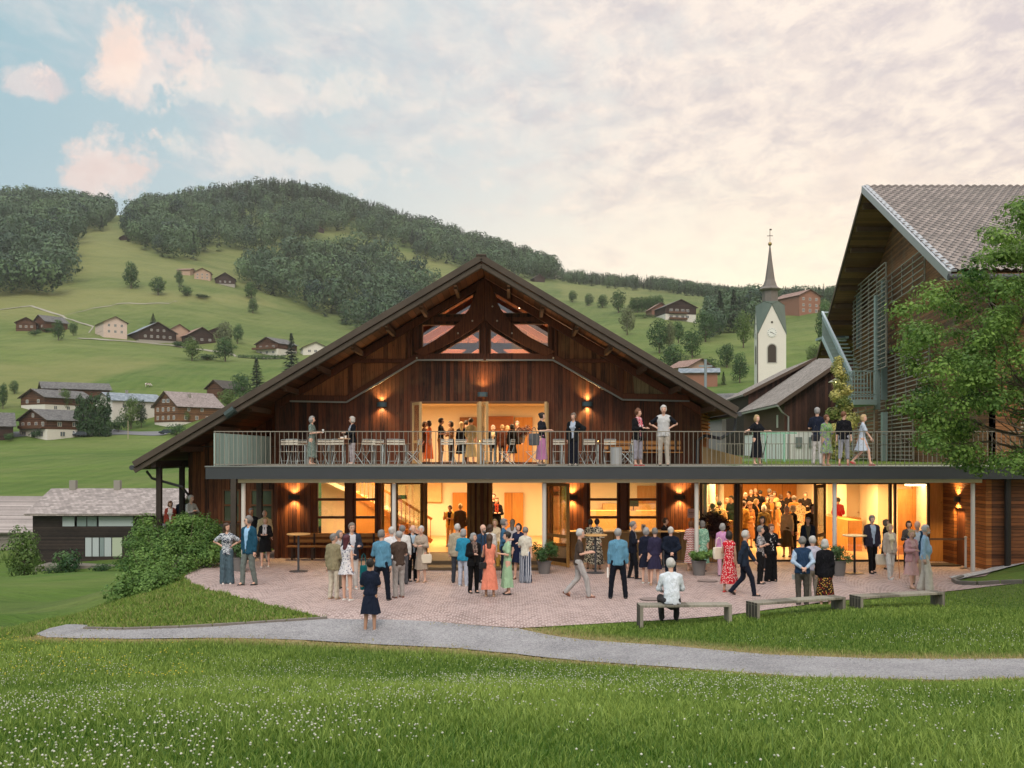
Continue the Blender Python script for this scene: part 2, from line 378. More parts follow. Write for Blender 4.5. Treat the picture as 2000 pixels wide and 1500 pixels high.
for a in [(-5.2, 22.6, 0), (-2.5, 21.7, -.05), (0, 21.3, -.06), (2, 21.5, -.03), (4.5, 22.2, 0), (-8.3, 27, 0), (-8.2, 25, -.03), (-9.5, 30, .0), (-9.6, 27, -.25), (-9.6, 23.2, -.25), (-8, 22.5, -.16), (-6.2, 22, -.14), (-11, 24, -.62), (-11.4, 28, -.8), (-11.5, 32, -.5),
          (-13, 30, -1.5), (-14.5, 36, -2.4), (-11.5, 38, -.1), (-11.5, 50, -.5), (-18, 50, -3.6), (-16, 70, -4.5), (-4, 72, -.8), (13, 36, 0), (13.5, 33, 0), (13.2, 30, 0), (15, 29.4, .25), (19, 29.5, .9), (20, 40, 2.9), (20, 60, 3.0), (10, 75, 2.0), (30, 75, 3.1), (25, 30, 2), (-25, 28, -2.2), (-40, 40, -5), (-40, 80, -7.5), (-20, 85, -7), (40, 20, 2), (40, 80, 3.2), (0, 90, 2), (-22, 20, -.7), (-12.2, 21.5, -.35), (-14, 25, -.95)]: NP.append(a)
NPA = np.array(NP, float)
def _tps(d2): d2 = np.maximum(d2, 1e-9); return .5 * d2 * np.log(d2)
_S = 1 / 30.
_p = NPA[:, :2] * _S; _n = len(_p)
_K = _tps(((_p[:, None] - _p[None]) ** 2).sum(-1)) + np.eye(_n) * 2e-4
_Q = np.c_[np.ones(_n), _p]; _A = np.block([[_K, _Q], [_Q.T, np.zeros((3, 3))]])
_w = np.linalg.solve(_A, np.r_[NPA[:, 2], 0, 0, 0])
def near_h(X, Y):
    X = np.asarray(X, float); Y = np.asarray(Y, float); o = np.empty(len(X))
    for k in range(0, len(X), 20000):
        q = np.c_[X[k:k+20000], Y[k:k+20000]] * _S
        o[k:k+20000] = _tps(((q[:, None] - _p[None]) ** 2).sum(-1)) @ _w[:_n] + _w[_n] + q @ _w[_n+1:]
    return o
def H(X, Y):
    X = np.atleast_1d(np.asarray(X, float)); Y = np.atleast_1d(np.asarray(Y, float)); o = np.empty(len(X))
    a = Y < 100; b = Y > 75
    N_ = np.zeros(len(X)); F_ = np.zeros(len(X))
    if a.any(): N_[a] = near_h(np.clip(X[a], -60, 60), Y[a])
    if b.any(): F_[b] = far_h(X[b], Y[b])
    t = np.clip((Y - 75) / 25, 0, 1); t = t * t * (3 - 2 * t)
    return N_ * (1 - t) + F_ * t
def hz(x, y): return float(H([x], [y])[0])
_YN = np.concatenate([np.arange(4.5, 75, .1), np.geomspace(75, 1500, 900)])
def ground(px, py, y0=4.5, y1=1500):
    """first point of the terrain seen through photo pixel (px, py)"""
    Y = _YN[(_YN >= y0) & (_YN <= y1)]
    z = H((px - 1000) / FPX * Y, Y); ray = CZ + (HOR - py) / FPX * Y
    k = np.nonzero(z >= ray)[0]
    k = k[0] if len(k) else int(np.argmin(np.abs(z - ray)))
    return Vector(((px - 1000) / FPX * Y[k], Y[k], z[k]))
def inpoly(x, y, poly):
    x = np.asarray(x); y = np.asarray(y); c = np.zeros(x.shape, bool); n = len(poly)
    for i in range(n):
        x0, y0 = poly[i][:2]; x1, y1 = poly[(i + 1) % n][:2]
        if y0 == y1: continue
        c ^= ((y0 > y) != (y1 > y)) & (x < (x1 - x0) * (y - y0) / (y1 - y0) + x0)
    return c
def polydist(x, y, poly, closed=True):
    d = np.full(np.shape(x), 1e9); n = len(poly)
    for i in range(n if closed else n - 1):
        a = poly[i]; b = poly[(i + 1) % n]; vx = b[0] - a[0]; vy = b[1] - a[1]; L = vx * vx + vy * vy + 1e-9
        t = np.clip(((x - a[0]) * vx + (y - a[1]) * vy) / L, 0, 1)
        d = np.minimum(d, np.hypot(x - a[0] - t * vx, y - a[1] - t * vy))
    return d
def gpoly(pts): return [tuple(ground(a, b, 4.5, 60)[:2]) for a, b in pts]
PATH_FAR = [(65, 1241), (95, 1229), (130, 1221), (172, 1222)]
KERB = [(163, 1229), (240, 1231), (350, 1227), (480, 1221), (560, 1216), (640, 1211)]
PATH_MID = [(700, 1212), (850, 1216), (1000, 1228), (1010, 1229), (1100, 1246), (1300, 1262), (1500, 1281), (1700, 1289), (1850, 1289), (2000, 1289), (2400, 1290)]
PATH_NEAR = [(2400, 1335), (2000, 1327), (1850, 1331), (1700, 1327), (1600, 1325), (1440, 1314), (1300, 1304), (1200, 1297), (1000, 1277), (900, 1268), (700, 1257), (600, 1251), (400, 1248), (250, 1249), (150, 1248), (90, 1246)]
KW = gpoly(KERB); PATH = gpoly(PATH_FAR) + KW + gpoly(PATH_MID) + gpoly(PATH_NEAR)
_pb = [(640, 1210), (560, 1192), (480, 1172), (400, 1152), (372, 1141), (360, 1128), (372, 1117), (400, 1106), (432, 1100)]
PLAZA = gpoly(_pb) + [(-8.6, 33.0), (-9.2, 38.0), (14, 38.0), (14.2, 30)] + gpoly([(1925, 1126), (1872, 1132), (1862, 1138), (1880, 1144), (1990, 1140), (1850, 1156), (1750, 1164), (1660, 1172), (1560, 1184), (1430, 1202), (1300, 1213), (1150, 1221), (1010, 1228), (850, 1217), (700, 1213)])

# ------------------------------------------------------------------ one ground sheet
Yr = np.concatenate([np.arange(-12, 4, 1.), np.arange(4, 40, .22), np.arange(40, 60, .6), np.arange(60, 120, 1.5), np.geomspace(120, 2600, 190)])
Ac = np.linspace(-1.05, 1.05, 400)
YY, AA = np.meshgrid(Yr, Ac, indexing='ij'); XX = AA * (YY + 13); X_ = XX.ravel(); Y_ = YY.ravel()
Z_ = H(X_, Y_)
nr = (Y_ > 8) & (Y_ < 45)
ins = np.zeros(len(X_), bool); ins[nr] = inpoly(X_[nr], Y_[nr], PATH) | inpoly(X_[nr], Y_[nr], PLAZA)
dp = np.full(len(X_), 9.); dp[nr] = polydist(X_[nr], Y_[nr], PATH)
dm = dp.copy(); dm[nr] = np.minimum(dp[nr], polydist(X_[nr], Y_[nr], PLAZA))
Z_ = Z_ - .02 * ins - .12 * (ins & (dm > .5))
fb = (X_ > -7.5) & (X_ < 15) & (Y_ > 31) & (Y_ < 60); Z_[fb] = np.minimum(Z_[fb], -.25)     # under the buildings
dry = np.clip(1 - dp / .7, 0, 1) * .9
_fr = (Y_ > 250) & (Y_ < 900); tanv = np.zeros(len(X_)); _px = 1000 + X_[_fr] / Y_[_fr] * FPX; _py = HOR - (Z_[_fr] - CZ) / Y_[_fr] * FPX
for _pl, _wt in (([(-300, 545), (120, 560), (250, 560), (500, 575), (600, 612), (420, 592), (235, 598), (180, 603), (85, 628), (-300, 612)], .95), ([(-300, 700), (100, 705), (200, 692), (350, 705), (200, 742), (60, 800), (-300, 790)], .8), ([(120, 455), (210, 430), (300, 500), (480, 530), (560, 590), (480, 565), (200, 545), (130, 545)], .6), ([(700, 440), (900, 520), (820, 580), (740, 480)], .6), ([(1080, 548), (1300, 575), (1240, 600), (1100, 585)], .7)):
    tanv[_fr] = np.maximum(tanv[_fr], _wt * np.where(inpoly(_px, _py, _pl), np.clip(polydist(_px, _py, _pl) / 7, 0, 1), 0))
nR, nC = YY.shape; idx = np.arange(nR * nC).reshape(nR, nC)
Fg = np.stack([idx[:-1, :-1], idx[:-1, 1:], idx[1:, 1:], idx[1:, :-1]], -1).reshape(-1, 4)

def meadow_mat():
    m = bpy.data.materials.new('meadow'); m.use_nodes = True; t = NT(m.node_tree); bs = m.node_tree.nodes['Principled BSDF']
    co = t.new('ShaderNodeTexCoord').outputs['Object']; s = t.new('ShaderNodeSeparateXYZ', {'Vector': co})
    fz = t.ramp(t.m('DIVIDE', s.outputs[1], 900.0), [(0, 0), (.05, .15), (.34, .35), (.5, .6), (.8, 1), (1, 1)])
    g = t.mix(fz, (.08, .165, .024), (.115, .155, .052))
    g2 = t.mix(fz, (.125, .215, .034), (.20, .215, .08))
    n1 = t.noise(t.mapping(co, (.006, .014, .01)), 1, 4, .55, .4); n2 = t.noise(t.mapping(co, (.06, .16, .08)), 1, 5, .65)
    n3 = t.noise(t.mapping(co, (.9, 2.2, 1.0)), 1, 5, .7)
    c = t.mix(t.ramp(n1, [(0, 0), (.38, 0), (.6, 1), (1, 1)]), g, g2)
    c = t.mix(t.ramp(n2, [(0, .95), (.38, .65), (.62, 0), (1, 0)]), c, t.mix(.6, c, (.045, .09, .018)))
    n5 = t.noise(t.mapping(co, (.022, .05, .11)), 1, 6, .7, .8); c = t.mix(t.ramp(n5, [(0, 0), (.46, 0), (.64, .55), (1, .7)]), c, t.mix(.6, c, (.27, .27, .11)))
    c = t.mix(t.m('MULTIPLY', t.ramp(n3, [(0, 1), (.35, .7), (.65, 0), (1, 0)]), .55), c, t.mix(.65, c, (.03, .07, .012)))
    # mown strips across the slopes
    wv = t.new('ShaderNodeTexWave', {'Vector': t.mapping(co, (.02, .02, .12), (0, 0, .2)), 'Scale': 3.0, 'Distortion': 5.0, 'Detail': 3.0, 'Detail Scale': .6}).outputs[1]
    c = t.mix(t.m('MULTIPLY', wv, .3), c, t.mix(.5, c, (.20, .24, .07)))
    tn = t.new('ShaderNodeAttribute', attribute_name='tan').outputs['Fac']; c = t.mix(t.m('MULTIPLY', tn, t.ramp(n2, [(0, .55), (.4, .7), (.6, 1), (1, 1)])), c, (.215, .22, .082))
    n4 = t.noise(t.mapping(co, (3, 6, 3)), 1, 3, .6)
    d = t.new('ShaderNodeAttribute', attribute_name='dry').outputs['Fac']
    dn = t.m('MULTIPLY', d, t.ramp(n4, [(0, .3), (.4, .7), (.6, 1), (1, 1)]))
    c = t.mix(dn, c, (.40, .30, .16))
    t.l.new(c, bs.inputs['Base Color']); bs.inputs['Roughness'].default_value = .85; bs.inputs['Specular IOR Level'].default_value = .1
    hb = t.m('ADD', t.m('MULTIPLY', n2, 1.2), t.m('MULTIPLY', n3, .3))
    b = t.new('ShaderNodeBump', {'Height': hb, 'Strength': 1.0, 'Distance': 1.6}); t.l.new(b.outputs[0], bs.inputs['Normal'])
    return m
MEADOW = meadow_mat()
gnd = mkmesh('ground', np.c_[X_, Y_, Z_], Fg, MEADOW, smooth=True, attrs={'dry': dry, 'tan': tanv}); tag(gnd, kind='structure')

def sheet_poly(name, poly, m, dz, step=.3, kind='structure', h=H):
    """flat-lying sheet clipped exactly to poly and draped on the terrain"""
    bm = bmesh.new(); vs = [bm.verts.new((p[0], p[1], 0)) for p in poly]; bm.faces.new(vs)
    xs = [p[0] for p in poly]; ys = [p[1] for p in poly]
    for ax, lo, hi in ((0, min(xs), max(xs)), (1, min(ys), max(ys))):
        k = lo + step
        while k < hi:
            co = (k, 0, 0) if ax == 0 else (0, k, 0); no = (1, 0, 0) if ax == 0 else (0, 1, 0)
            bmesh.ops.bisect_plane(bm, geom=bm.verts[:] + bm.edges[:] + bm.faces[:], plane_co=co, plane_no=no, dist=1e-4); k += step
    bmesh.ops.triangulate(bm, faces=[f for f in bm.faces if len(f.verts) > 4])
    bm.normal_update()
    if sum(f.normal.z for f in bm.faces) < 0: bmesh.ops.reverse_faces(bm, faces=bm.faces)
    z = h([v.co.x for v in bm.verts], [v.co.y for v in bm.verts])
    for v, q in zip(bm.verts, z): v.co.z = q + dz
    me = bpy.data.meshes.new(name); bm.to_mesh(me); bm.free(); me.materials.append(m)
    for p in me.polygons: p.use_smooth = True
    o = bpy.data.objects.new(name, me); COL.objects.link(o); return tag(o, kind=kind)
def gravel_mat(name, ca, cb, scale=60):
    m = bpy.data.materials.new(name); m.use_nodes = True; t = NT(m.node_tree); bs = m.node_tree.nodes['Principled BSDF']
    co = t.new('ShaderNodeTexCoord').outputs['Object']
    v = t.new('ShaderNodeTexVoronoi', {'Vector': co, 'Scale': scale}); big = t.noise(co, .9, 5, .65); gr = t.noise(co, 14, 4, .7)
    f = t.m('ADD', t.m('MULTIPLY', t.new('ShaderNodeSeparateColor', {0: v.outputs['Color']}).outputs[0], .4), t.m('ADD', t.m('MULTIPLY', big, .75), t.m('MULTIPLY', gr, .4)))
    c = t.mix(t.ramp(f, [(0, 0), (.42, 0), (1, 1)]), ca, cb)
    t.l.new(c, bs.inputs['Base Color']); bs.inputs['Roughness'].default_value = .9
    b = t.new('ShaderNodeBump', {'Height': t.m('ADD', v.outputs['Distance'], gr), 'Strength': .8, 'Distance': .03}); t.l.new(b.outputs[0], bs.inputs['Normal'])
    return m
sheet_poly('gravel_path', PATH, gravel_mat('path_gravel', (.16, .155, .165), (.42, .405, .41), 45), .012)
def cobble_mat():
    m = bpy.data.materials.new('cobbles'); m.use_nodes = True; t = NT(m.node_tree); bs = m.node_tree.nodes['Principled BSDF']
    co = t.new('ShaderNodeTexCoord').outputs['Object']; s = t.new('ShaderNodeSeparateXYZ', {'Vector': co})
    xq = t.m('DIVIDE', s.outputs[0], 1.5); xm = t.m('SUBTRACT', t.m('FRACT', xq), .5)
    arc = t.m('MULTIPLY', t.m('MULTIPLY', xm, xm), -2.4)
    wob = t.m('MULTIPLY', t.m('SUBTRACT', t.noise(co, 1.3, 3), .5), .12)
    vec = t.new('ShaderNodeCombineXYZ', {'X': t.m('ADD', s.outputs[0], wob), 'Y': t.m('ADD', t.m('SUBTRACT', s.outputs[1], arc), wob), 'Z': 0.0}).outputs[0]
    br = t.new('ShaderNodeTexBrick', {'Vector': vec, 'Color1': (0, 0, 0, 1), 'Color2': (1, 1, 1, 1), 'Mortar': (.5, .5, .5, 1), 'Scale': 1.0, 'Mortar Size': .014, 'Mortar Smooth': .3, 'Brick Width': .13, 'Row Height': .12}, offset=.5)
    big = t.noise(co, .35, 4, .6); gr = t.noise(co, 9, 4, .7)
    f = t.m('ADD', t.m('MULTIPLY', br.outputs[0], .55), t.m('ADD', t.m('MULTIPLY', big, .7), t.m('MULTIPLY', gr, .3)))
    c = t.mix(t.ramp(f, [(0, 0), (.35, 0), (1, 1)]), (.165, .108, .095), (.40, .285, .26))
    c = t.mix(br.outputs['Fac'], c, (.54, .425, .39))
    c = t.mix(t.ramp(t.noise(co, .8, 5, .7), [(0, .5), (.35, .25), (.5, 0), (1, 0)]), c, (.16, .11, .09))
    t.l.new(c, bs.inputs['Base Color']); bs.inputs['Roughness'].default_value = .62
    b = t.new('ShaderNodeBump', {'Height': t.m('SUBTRACT', t.m('MULTIPLY', gr, .5), br.outputs['Fac']), 'Strength': .6, 'Distance': .015}); t.l.new(b.outputs[0], bs.inputs['Normal'])
    return m
COB = cobble_mat()
def plaza_h(x, y):
    x = np.asarray(x, float); y = np.asarray(y, float); w = np.clip(1 - polydist(x, y, PLAZA) / 2.0, 0, 1) * (y < 31)
    return np.clip(H(x, y), -.3, .3) * w * w * (3 - 2 * w)
PLAZA_O = sheet_poly('plaza_paving', PLAZA, COB, .012, h=plaza_h)

# stone kerb between bank and path
mk = MB()
kp = [Vector((a, b, hz(a, b) - .02)) for a, b in KW]
pts = []
for i in range(len(kp) - 1):
    n = max(2, int((kp[i+1] - kp[i]).length / .5))
    for j in range(n): pts.append(kp[i].lerp(kp[i+1], j / n))
pts.append(kp[-1])
for a, b in zip(pts[:-1], pts[1:]):
    d = (b - a).normalized() * .008
    mk.beam(a + d + Vector((0, 0, .03)), b - d + Vector((0, 0, .03)), .07, .09)
STONE = mat('kerb_stone', (.17, .15, .13), .85, bump=.6, bscale=25, var=.35, vscale=4)
tag(mk.build('path_kerb', STONE, bevel=.012), kind='structure')
# small kerb ring of the right hand lawn
k2 = gpoly([(1925, 1127), (1880, 1131), (1862, 1137), (1872, 1143), (1910, 1144), (1955, 1142), (2000, 1140), (2080, 1136)]); mk = MB()
kp = [Vector((a, b, max(hz(a, b), 0))) for a, b in k2]
for i in range(1, len(kp) - 1):
    n = max(1, int((kp[i+1] - kp[i]).length / .28))
    for j in range(n):
        a = kp[i].lerp(kp[i+1], j / n); b = kp[i].lerp(kp[i+1], (j + .93) / n); mk.beam(a + Vector((0, 0, .04)), b + Vector((0, 0, .04)), .1, .13)
tag(mk.build('lawn_kerb', STONE, bevel=.01), kind='structure')
# pebble strip against the right wall
ps = gpoly([(1868, 1136), (1925, 1123), (1965, 1112), (2010, 1101), (2080, 1090)]); ps2 = [(a + .1, b + .75) for a, b in reversed(ps)]
sheet_poly('pebble_strip', ps + ps2, gravel_mat('pebbles', (.2, .2, .2), (.62, .61, .6), 22), .05)

# road at the foot of the village
rp = []
for px, py in [(318, 851), (200, 850), (100, 851), (0, 857), (-120, 866)]: g = ground(px, py, 220, 420); rp.append((g.x, g.y))
rq = [(a, b + 9) for a, b in reversed(rp)]
sheet_poly('village_road', rp + rq, mat('asphalt', (.16, .16, .17), .85, var=.2, vscale=.3), .12, step=3)

for pts_, wd in (([(150, 662), (240, 668), (330, 676), (430, 691), (480, 700), (560, 702)], 3.2), ([(85, 629), (180, 604), (235, 596), (330, 594), (350, 588)], 1.2), ([(-60, 612), (60, 600), (180, 640), (170, 655)], 2.2)):
    q0 = [];
    for a_, b_ in zip(pts_[:-1], pts_[1:]):
        for k_ in range(6): g = ground(a_[0] + (b_[0] - a_[0]) * k_ / 6, a_[1] + (b_[1] - a_[1]) * k_ / 6, 380, 760); q0.append((g.x, g.y))
    sheet_poly('farm_track', q0 + [(x, y + wd) for x, y in reversed(q0)], mat('track_gravel', (.30, .28, .22), .9, var=.2, vscale=.2), .25, step=6)
# ------------------------------------------------------------------ grass, clover
def blades(name, poly_px, n, yr, hr, wr, dens_pow, mats, excl=True, label=None, xlim=.62, tall=0.0):
    out = []
    k = int(n * 1.6)
    u = RNG.random(k); y = (yr[0] ** dens_pow + u * (yr[1] ** dens_pow - yr[0] ** dens_pow)) ** (1 / dens_pow)
    x = (RNG.random(k) * 2 - 1) * xlim * y + RNG.normal(0, .2, k)
    ok = ~(inpoly(x, y, PATH) & (polydist(x, y, PATH) > .26 * RNG.random(k) ** 2.2) | inpoly(x, y, PLAZA) & (polydist(x, y, PLAZA) > .10 * RNG.random(k) ** 2))
    if poly_px is not None: ok &= inpoly(x, y, poly_px) | ((polydist(x, y, poly_px) < .22) & ~inpoly(x, y, PLAZA))
    x = x[ok][:n]; y = y[ok][:n]; n = len(x)
    z = H(x, y)
    de = np.minimum(polydist(x, y, PATH), polydist(x, y, PLAZA))
    cl = .5 + .5 * np.sin(x * 1.9 + 1.3 * np.sin(y * 1.1)) * np.cos(y * 1.5 + np.sin(x * .8)); cl2 = .5 + .5 * np.sin(x * .45 + 2) * np.cos(y * .6 + x * .2)
    hh = RNG.uniform(hr[0], hr[1], n) * (.65 + .5 * cl + .35 * cl2) * np.clip(.35 + de / .9, .35, 1)
    hh *= np.where(RNG.random(n) < tall, 1.6, 1)
    ww = RNG.uniform(wr[0], wr[1], n) * (.6 + y / 16)
    ang = RNG.random(n) * 2 * np.pi; lean = RNG.uniform(.1, .75, n) * hh; la = RNG.random(n) * 2 * np.pi
    cx, sy = np.cos(ang) * ww / 2, np.sin(ang) * ww / 2; lx, ly = np.cos(la) * lean, np.sin(la) * lean
    V = np.empty((n, 5, 3)); z = z - .01
    V[:, 0] = np.c_[x - cx, y - sy, z]; V[:, 1] = np.c_[x + cx, y + sy, z]
    V[:, 2] = np.c_[x - cx * .8 + lx * .35, y - sy * .8 + ly * .35, z + hh * .6]; V[:, 3] = np.c_[x + cx * .8 + lx * .35, y + sy * .8 + ly * .35, z + hh * .6]
    V[:, 4] = np.c_[x + lx, y + ly, z + hh * (1 - .25 * RNG.random(n))]
    b = np.arange(n)[:, None, None] * 5
    F = (np.array([[0, 1, 3], [0, 3, 2], [2, 3, 4]])[None] + b).reshape(-1, 3)
    v = np.clip(RNG.normal(.42, .2, n) + (cl2 - .5) * .35 + (cl - .5) * .2, 0, 1); dr = np.clip(1 - polydist(x, y, PATH) / .65, 0, 1) * (RNG.random(n) < .85)
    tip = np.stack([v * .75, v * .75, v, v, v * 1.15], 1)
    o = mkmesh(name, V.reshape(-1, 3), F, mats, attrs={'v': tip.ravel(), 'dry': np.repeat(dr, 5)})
    return tag(o, label, 'grass', kind='stuff')
def grass_mat():
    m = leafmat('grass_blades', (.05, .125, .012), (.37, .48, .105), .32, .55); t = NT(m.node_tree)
    mixn = [n for n in m.node_tree.nodes if n.type == 'MIX'][0]; c = mixn.outputs[2]
    d = t.new('ShaderNodeAttribute', attribute_name='dry').outputs['Fac']
    dst = [l.to_socket for l in c.links]; c2 = t.mix(d, c, (.46, .35, .18))
    for s in dst: t.l.new(c2, s)
    return m
GM = grass_mat()
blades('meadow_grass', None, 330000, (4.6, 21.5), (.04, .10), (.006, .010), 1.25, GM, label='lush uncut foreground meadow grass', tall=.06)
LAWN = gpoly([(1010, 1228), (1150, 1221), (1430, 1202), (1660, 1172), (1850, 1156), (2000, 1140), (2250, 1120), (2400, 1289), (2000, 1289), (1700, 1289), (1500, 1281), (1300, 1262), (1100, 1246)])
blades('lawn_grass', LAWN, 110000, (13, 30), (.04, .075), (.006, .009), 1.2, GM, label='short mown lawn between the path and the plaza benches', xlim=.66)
BANK = KW + gpoly([(640, 1210), (560, 1192), (480, 1172), (400, 1152), (372, 1141), (360, 1128), (372, 1117), (400, 1106), (380, 1090)]) + [(-11.5, 31), (-13.2, 28), (-13.6, 23), (-11, 20.8)]
_st = RNG
def bank_blades():
    n = 60000; x = RNG.uniform(-14, -4, n * 3); y = RNG.uniform(20.5, 33, n * 3); ok = inpoly(x, y, BANK) & ~inpoly(x, y, PATH) & ~inpoly(x, y, PLAZA)
    x = x[ok][:n]; y = y[ok][:n]; n = len(x); z = H(x, y) - .01
    h = RNG.uniform(.05, .14, n) * (.8 + .4 * np.sin(x * 3) * np.cos(y * 2.6)); w = RNG.uniform(.008, .013, n) * 1.6; a = RNG.random(n) * 6.28; l = RNG.random(n) * 6.28
    V = np.empty((n, 3, 3)); V[:, 0] = np.c_[x - np.cos(a) * w, y - np.sin(a) * w, z]; V[:, 1] = np.c_[x + np.cos(a) * w, y + np.sin(a) * w, z]
    V[:, 2] = np.c_[x + np.cos(l) * h * .5, y + np.sin(l) * h * .5, z + h]
    v = np.clip(RNG.normal(.4, .22, n), 0, 1); dr = (RNG.random(n) < .16) * .55
    tag(mkmesh('bank_grass', V.reshape(-1, 3), np.arange(n * 3).reshape(-1, 3), GM, attrs={'v': np.repeat(v, 3), 'dry': np.repeat(dr, 3)}), 'rough grass on the small bank below the plaza edge', 'grass', kind='stuff')
bank_blades()
ICO_V = np.array([(0, 0, 1)] + [(math.cos(a) * .87, math.sin(a) * .87, .35) for a in np.arange(6) * math.pi / 3] + [(math.cos(a + .5) * .87, math.sin(a + .5) * .87, -.4) for a in np.arange(6) * math.pi / 3] + [(0, 0, -1)])
ICO_F = [(0, 1 + i, 1 + (i + 1) % 6) for i in range(6)] + [(1 + i, 7 + i, 1 + (i + 1) % 6) for i in range(6)] + [(1 + (i + 1) % 6, 7 + i, 7 + (i + 1) % 6) for i in range(6)] + [(13, 7 + (i + 1) % 6, 7 + i) for i in range(6)]
def flowers(name, n, region, r, h, m, label, patch):
    k = n * 6; y = (RNG.random(k) * (region[3] ** 1.3 - region[2] ** 1.3) + region[2] ** 1.3) ** (1 / 1.3); x = (RNG.random(k) * (region[1] - region[0]) + region[0]) * y
    ok = ~(inpoly(x, y, PATH) | inpoly(x, y, PLAZA)) & (patch(x, y) > RNG.random(k)) & (polydist(x, y, PATH) > .5)
    x = x[ok][:n]; y = y[ok][:n]; n = len(x); z = H(x, y) + RNG.uniform(h[0], h[1], n); rr = RNG.uniform(r[0], r[1], n)
    V = (np.stack([x, y, z], 1)[:, None] + ICO_V[None] * rr[:, None, None] * np.array([1, 1, .85])); F = (np.array(ICO_F)[None] + np.arange(n)[:, None, None] * 14).reshape(-1, 3)
    v = np.repeat(RNG.random(n), 14)
    return tag(mkmesh(name, V.reshape(-1, 3), F, m, attrs={'v': v}), label, 'flowers', kind='stuff')
clov = lambda x, y: np.clip(.35 + .5 * np.sin(x * .5 + .8) * np.cos(y * .42 + .6) + .4 * np.sin(x * 1.7 + y) * np.cos(y * 1.3) + .35 * np.exp(-((x + 6) ** 2) / 14 - ((y - 13) ** 2) / 14), .04, 1)
flowers('clover_flowers', 6500, (-.6, .6, 4.8, 18.5), (.0055, .009), (.05, .12), leafmat('clover_white', (.38, .42, .30), (.72, .70, .62), .2), 'white clover heads scattered through the foreground meadow', clov)
flowers('yellow_flowers', 380, (-.62, -.30, 15, 22), (.009, .014), (.08, .14), leafmat('yellow_petal', (.55, .48, .06), (.72, .60, .08), .2), 'small yellow meadow flowers at the left end of the path', lambda x, y: np.clip(.6 + .4 * np.sin(x * 2) * np.cos(y * 2), 0, 1))
# ------------------------------------------------------------------ the timber hall
DARKB = boards('dark_red_boards', '220F09', '6E3B22', 0, .14, weather='6A4A30', gap=.05)
WINGB = boards('wing_boards', '2C160B', '8A5230', 0, .15, gap=.05)
PANB = boards('gable_panel_boards', '462616', 'A0623A', 0, .16, gap=.04, weather='9A7048')
PALEB = boards('bleached_boards', '5E4630', 'A58A62', 0, .15, gap=.05)
SOFB = boards('soffit_boards', '38200F', '6E452A', 0, .2, gap=.05)
BEAMW = boards('beam_timber', '42200F', '7A4228', 0, 9, gap=.0, grain=.8)
FOYB = boards('foyer_boards', '3A1A0C', '7C4522', 0, .135, gap=.07)
GOLDW = boards('golden_frame_wood', '6E4A22', 'A87C42', 0, 9, gap=0)
ROOFS = shingle('hall_roof_shingles', '2E2B27', '6A6358', .16, .12)
BARGE = mat('weathered_barge', '4A4138', .8, bump=.5, bscale=12, var=.45, vscale=2.5)
STEEL = mat('grey_steel', '4A4C50', .45, .3, var=.12)
FASC = mat('fascia_sheet', '434649', .5, .4, bump=.15, bscale=4, var=.12, vscale=1.2)
RAILM = mat('rail_galvanised', '8A8478', .55, .2)
BEIGE = mat('beige_paint', 'CFC4A8', .7, var=.06)
WHITEP = mat('white_column_paint', 'C9C4BC', .55)
GREENP = boards('green_grey_slats', '86A098', 'B4CBC2', 1, .09, gap=.12, grain=.4)
FRAMED = mat('dark_frame', '3A2A1C', .55)
GLASS = glass('window_glass', (.97, .95, .92), .06)
GLASSR = glass('gable_glass', (.93, .88, .86), .07)
CREAM = mat('cream_plaster', (.80, .70, .54), .85, bump=.05)
WARMW = boards('warm_panel_wood', 'B5793A', 'CF9652', 0, 1.2, gap=.012, grain=.5)
CEIL = mat('pale_ceiling', (.72, .62, .48), .8)
FLOORW = mat('foyer_floor', (.58, .36, .16), .28, var=.12, vscale=.8)
LAMPB = mat('lamp_housing', '4E6068', .45, .5)
LAMPD = mat('lamp_housing_dark', '26221E', .5, .4)
GLOW = mat('lamp_glow', (1, .8, .5), .5, emis=(1, .62, .26), estr=9)
GLOWW = mat('lamp_glow_white', (1, .9, .7), .5, emis=(1, .80, .50), estr=7)
WARM = (1, .61, .25)

hall = empty('timber_hall', (-1.02, 37, 0), 0, 'large dark timber hall with a wide low gable roof and lit doors on two storeys', 'building')
HI = Matrix.Translation(Vector((-1.02, 37, 0))).inverted()
def hp(o, parent=hall):                       # parent keeping world placement
    o.parent = parent; o.matrix_parent_inverse = HI.copy() if parent is hall else Matrix.Identity(4); return o
RX, RZ, SL = -1.02, 10.045, .594
def rz_(x): return RZ - SL * abs(x - RX)
XL, XR = -12.55, 7.48; YF, YB = 34.0, 60.0
r = MB(); r.sheet((RX, YF, RZ), (RX, YB, RZ), (XL, YB, rz_(XL)), (XL, YF, rz_(XL)), .12); r.sheet((XR, YF, rz_(XR)), (XR, YB, rz_(XR)), (RX, YB, RZ), (RX, YF, RZ), .12)
roof = hp(r.build('roof', ROOFS))
r = MB()
for sx_, xe in ((-1, XL), (1, XR)): r.sheet(*[(x, y, rz_(x) - .145) for x, y in ((RX, YF + .1), (xe, YF + .1), (xe, YB), (RX, YB))][::(-1 if sx_ < 0 else 1)], -.05 if sx_ > 0 else .05)
hp(r.build('soffit', SOFB))
r = MB()
for xe in (XL, XR):
    r.beam((RX, YF - .03, RZ - .06), (xe, YF - .03, rz_(xe) - .07), .10, .2); r.beam((RX, YF + .02, RZ - .29), (xe, YF + .02, rz_(xe) - .29), .06, .16)
    r.beam((RX, YF + .12, RZ - .36), (xe * .97, YF + .12, rz_(xe * .97) - .36), .05, .07)
hp(r.build('bargeboard', BARGE, bevel=.01))
r = MB(); r.beam((RX, YF - .1, RZ + .02), (RX, YB, RZ + .02), .34, .07); hp(r.build('ridge_cap', BARGE, bevel=.02))
r = MB()
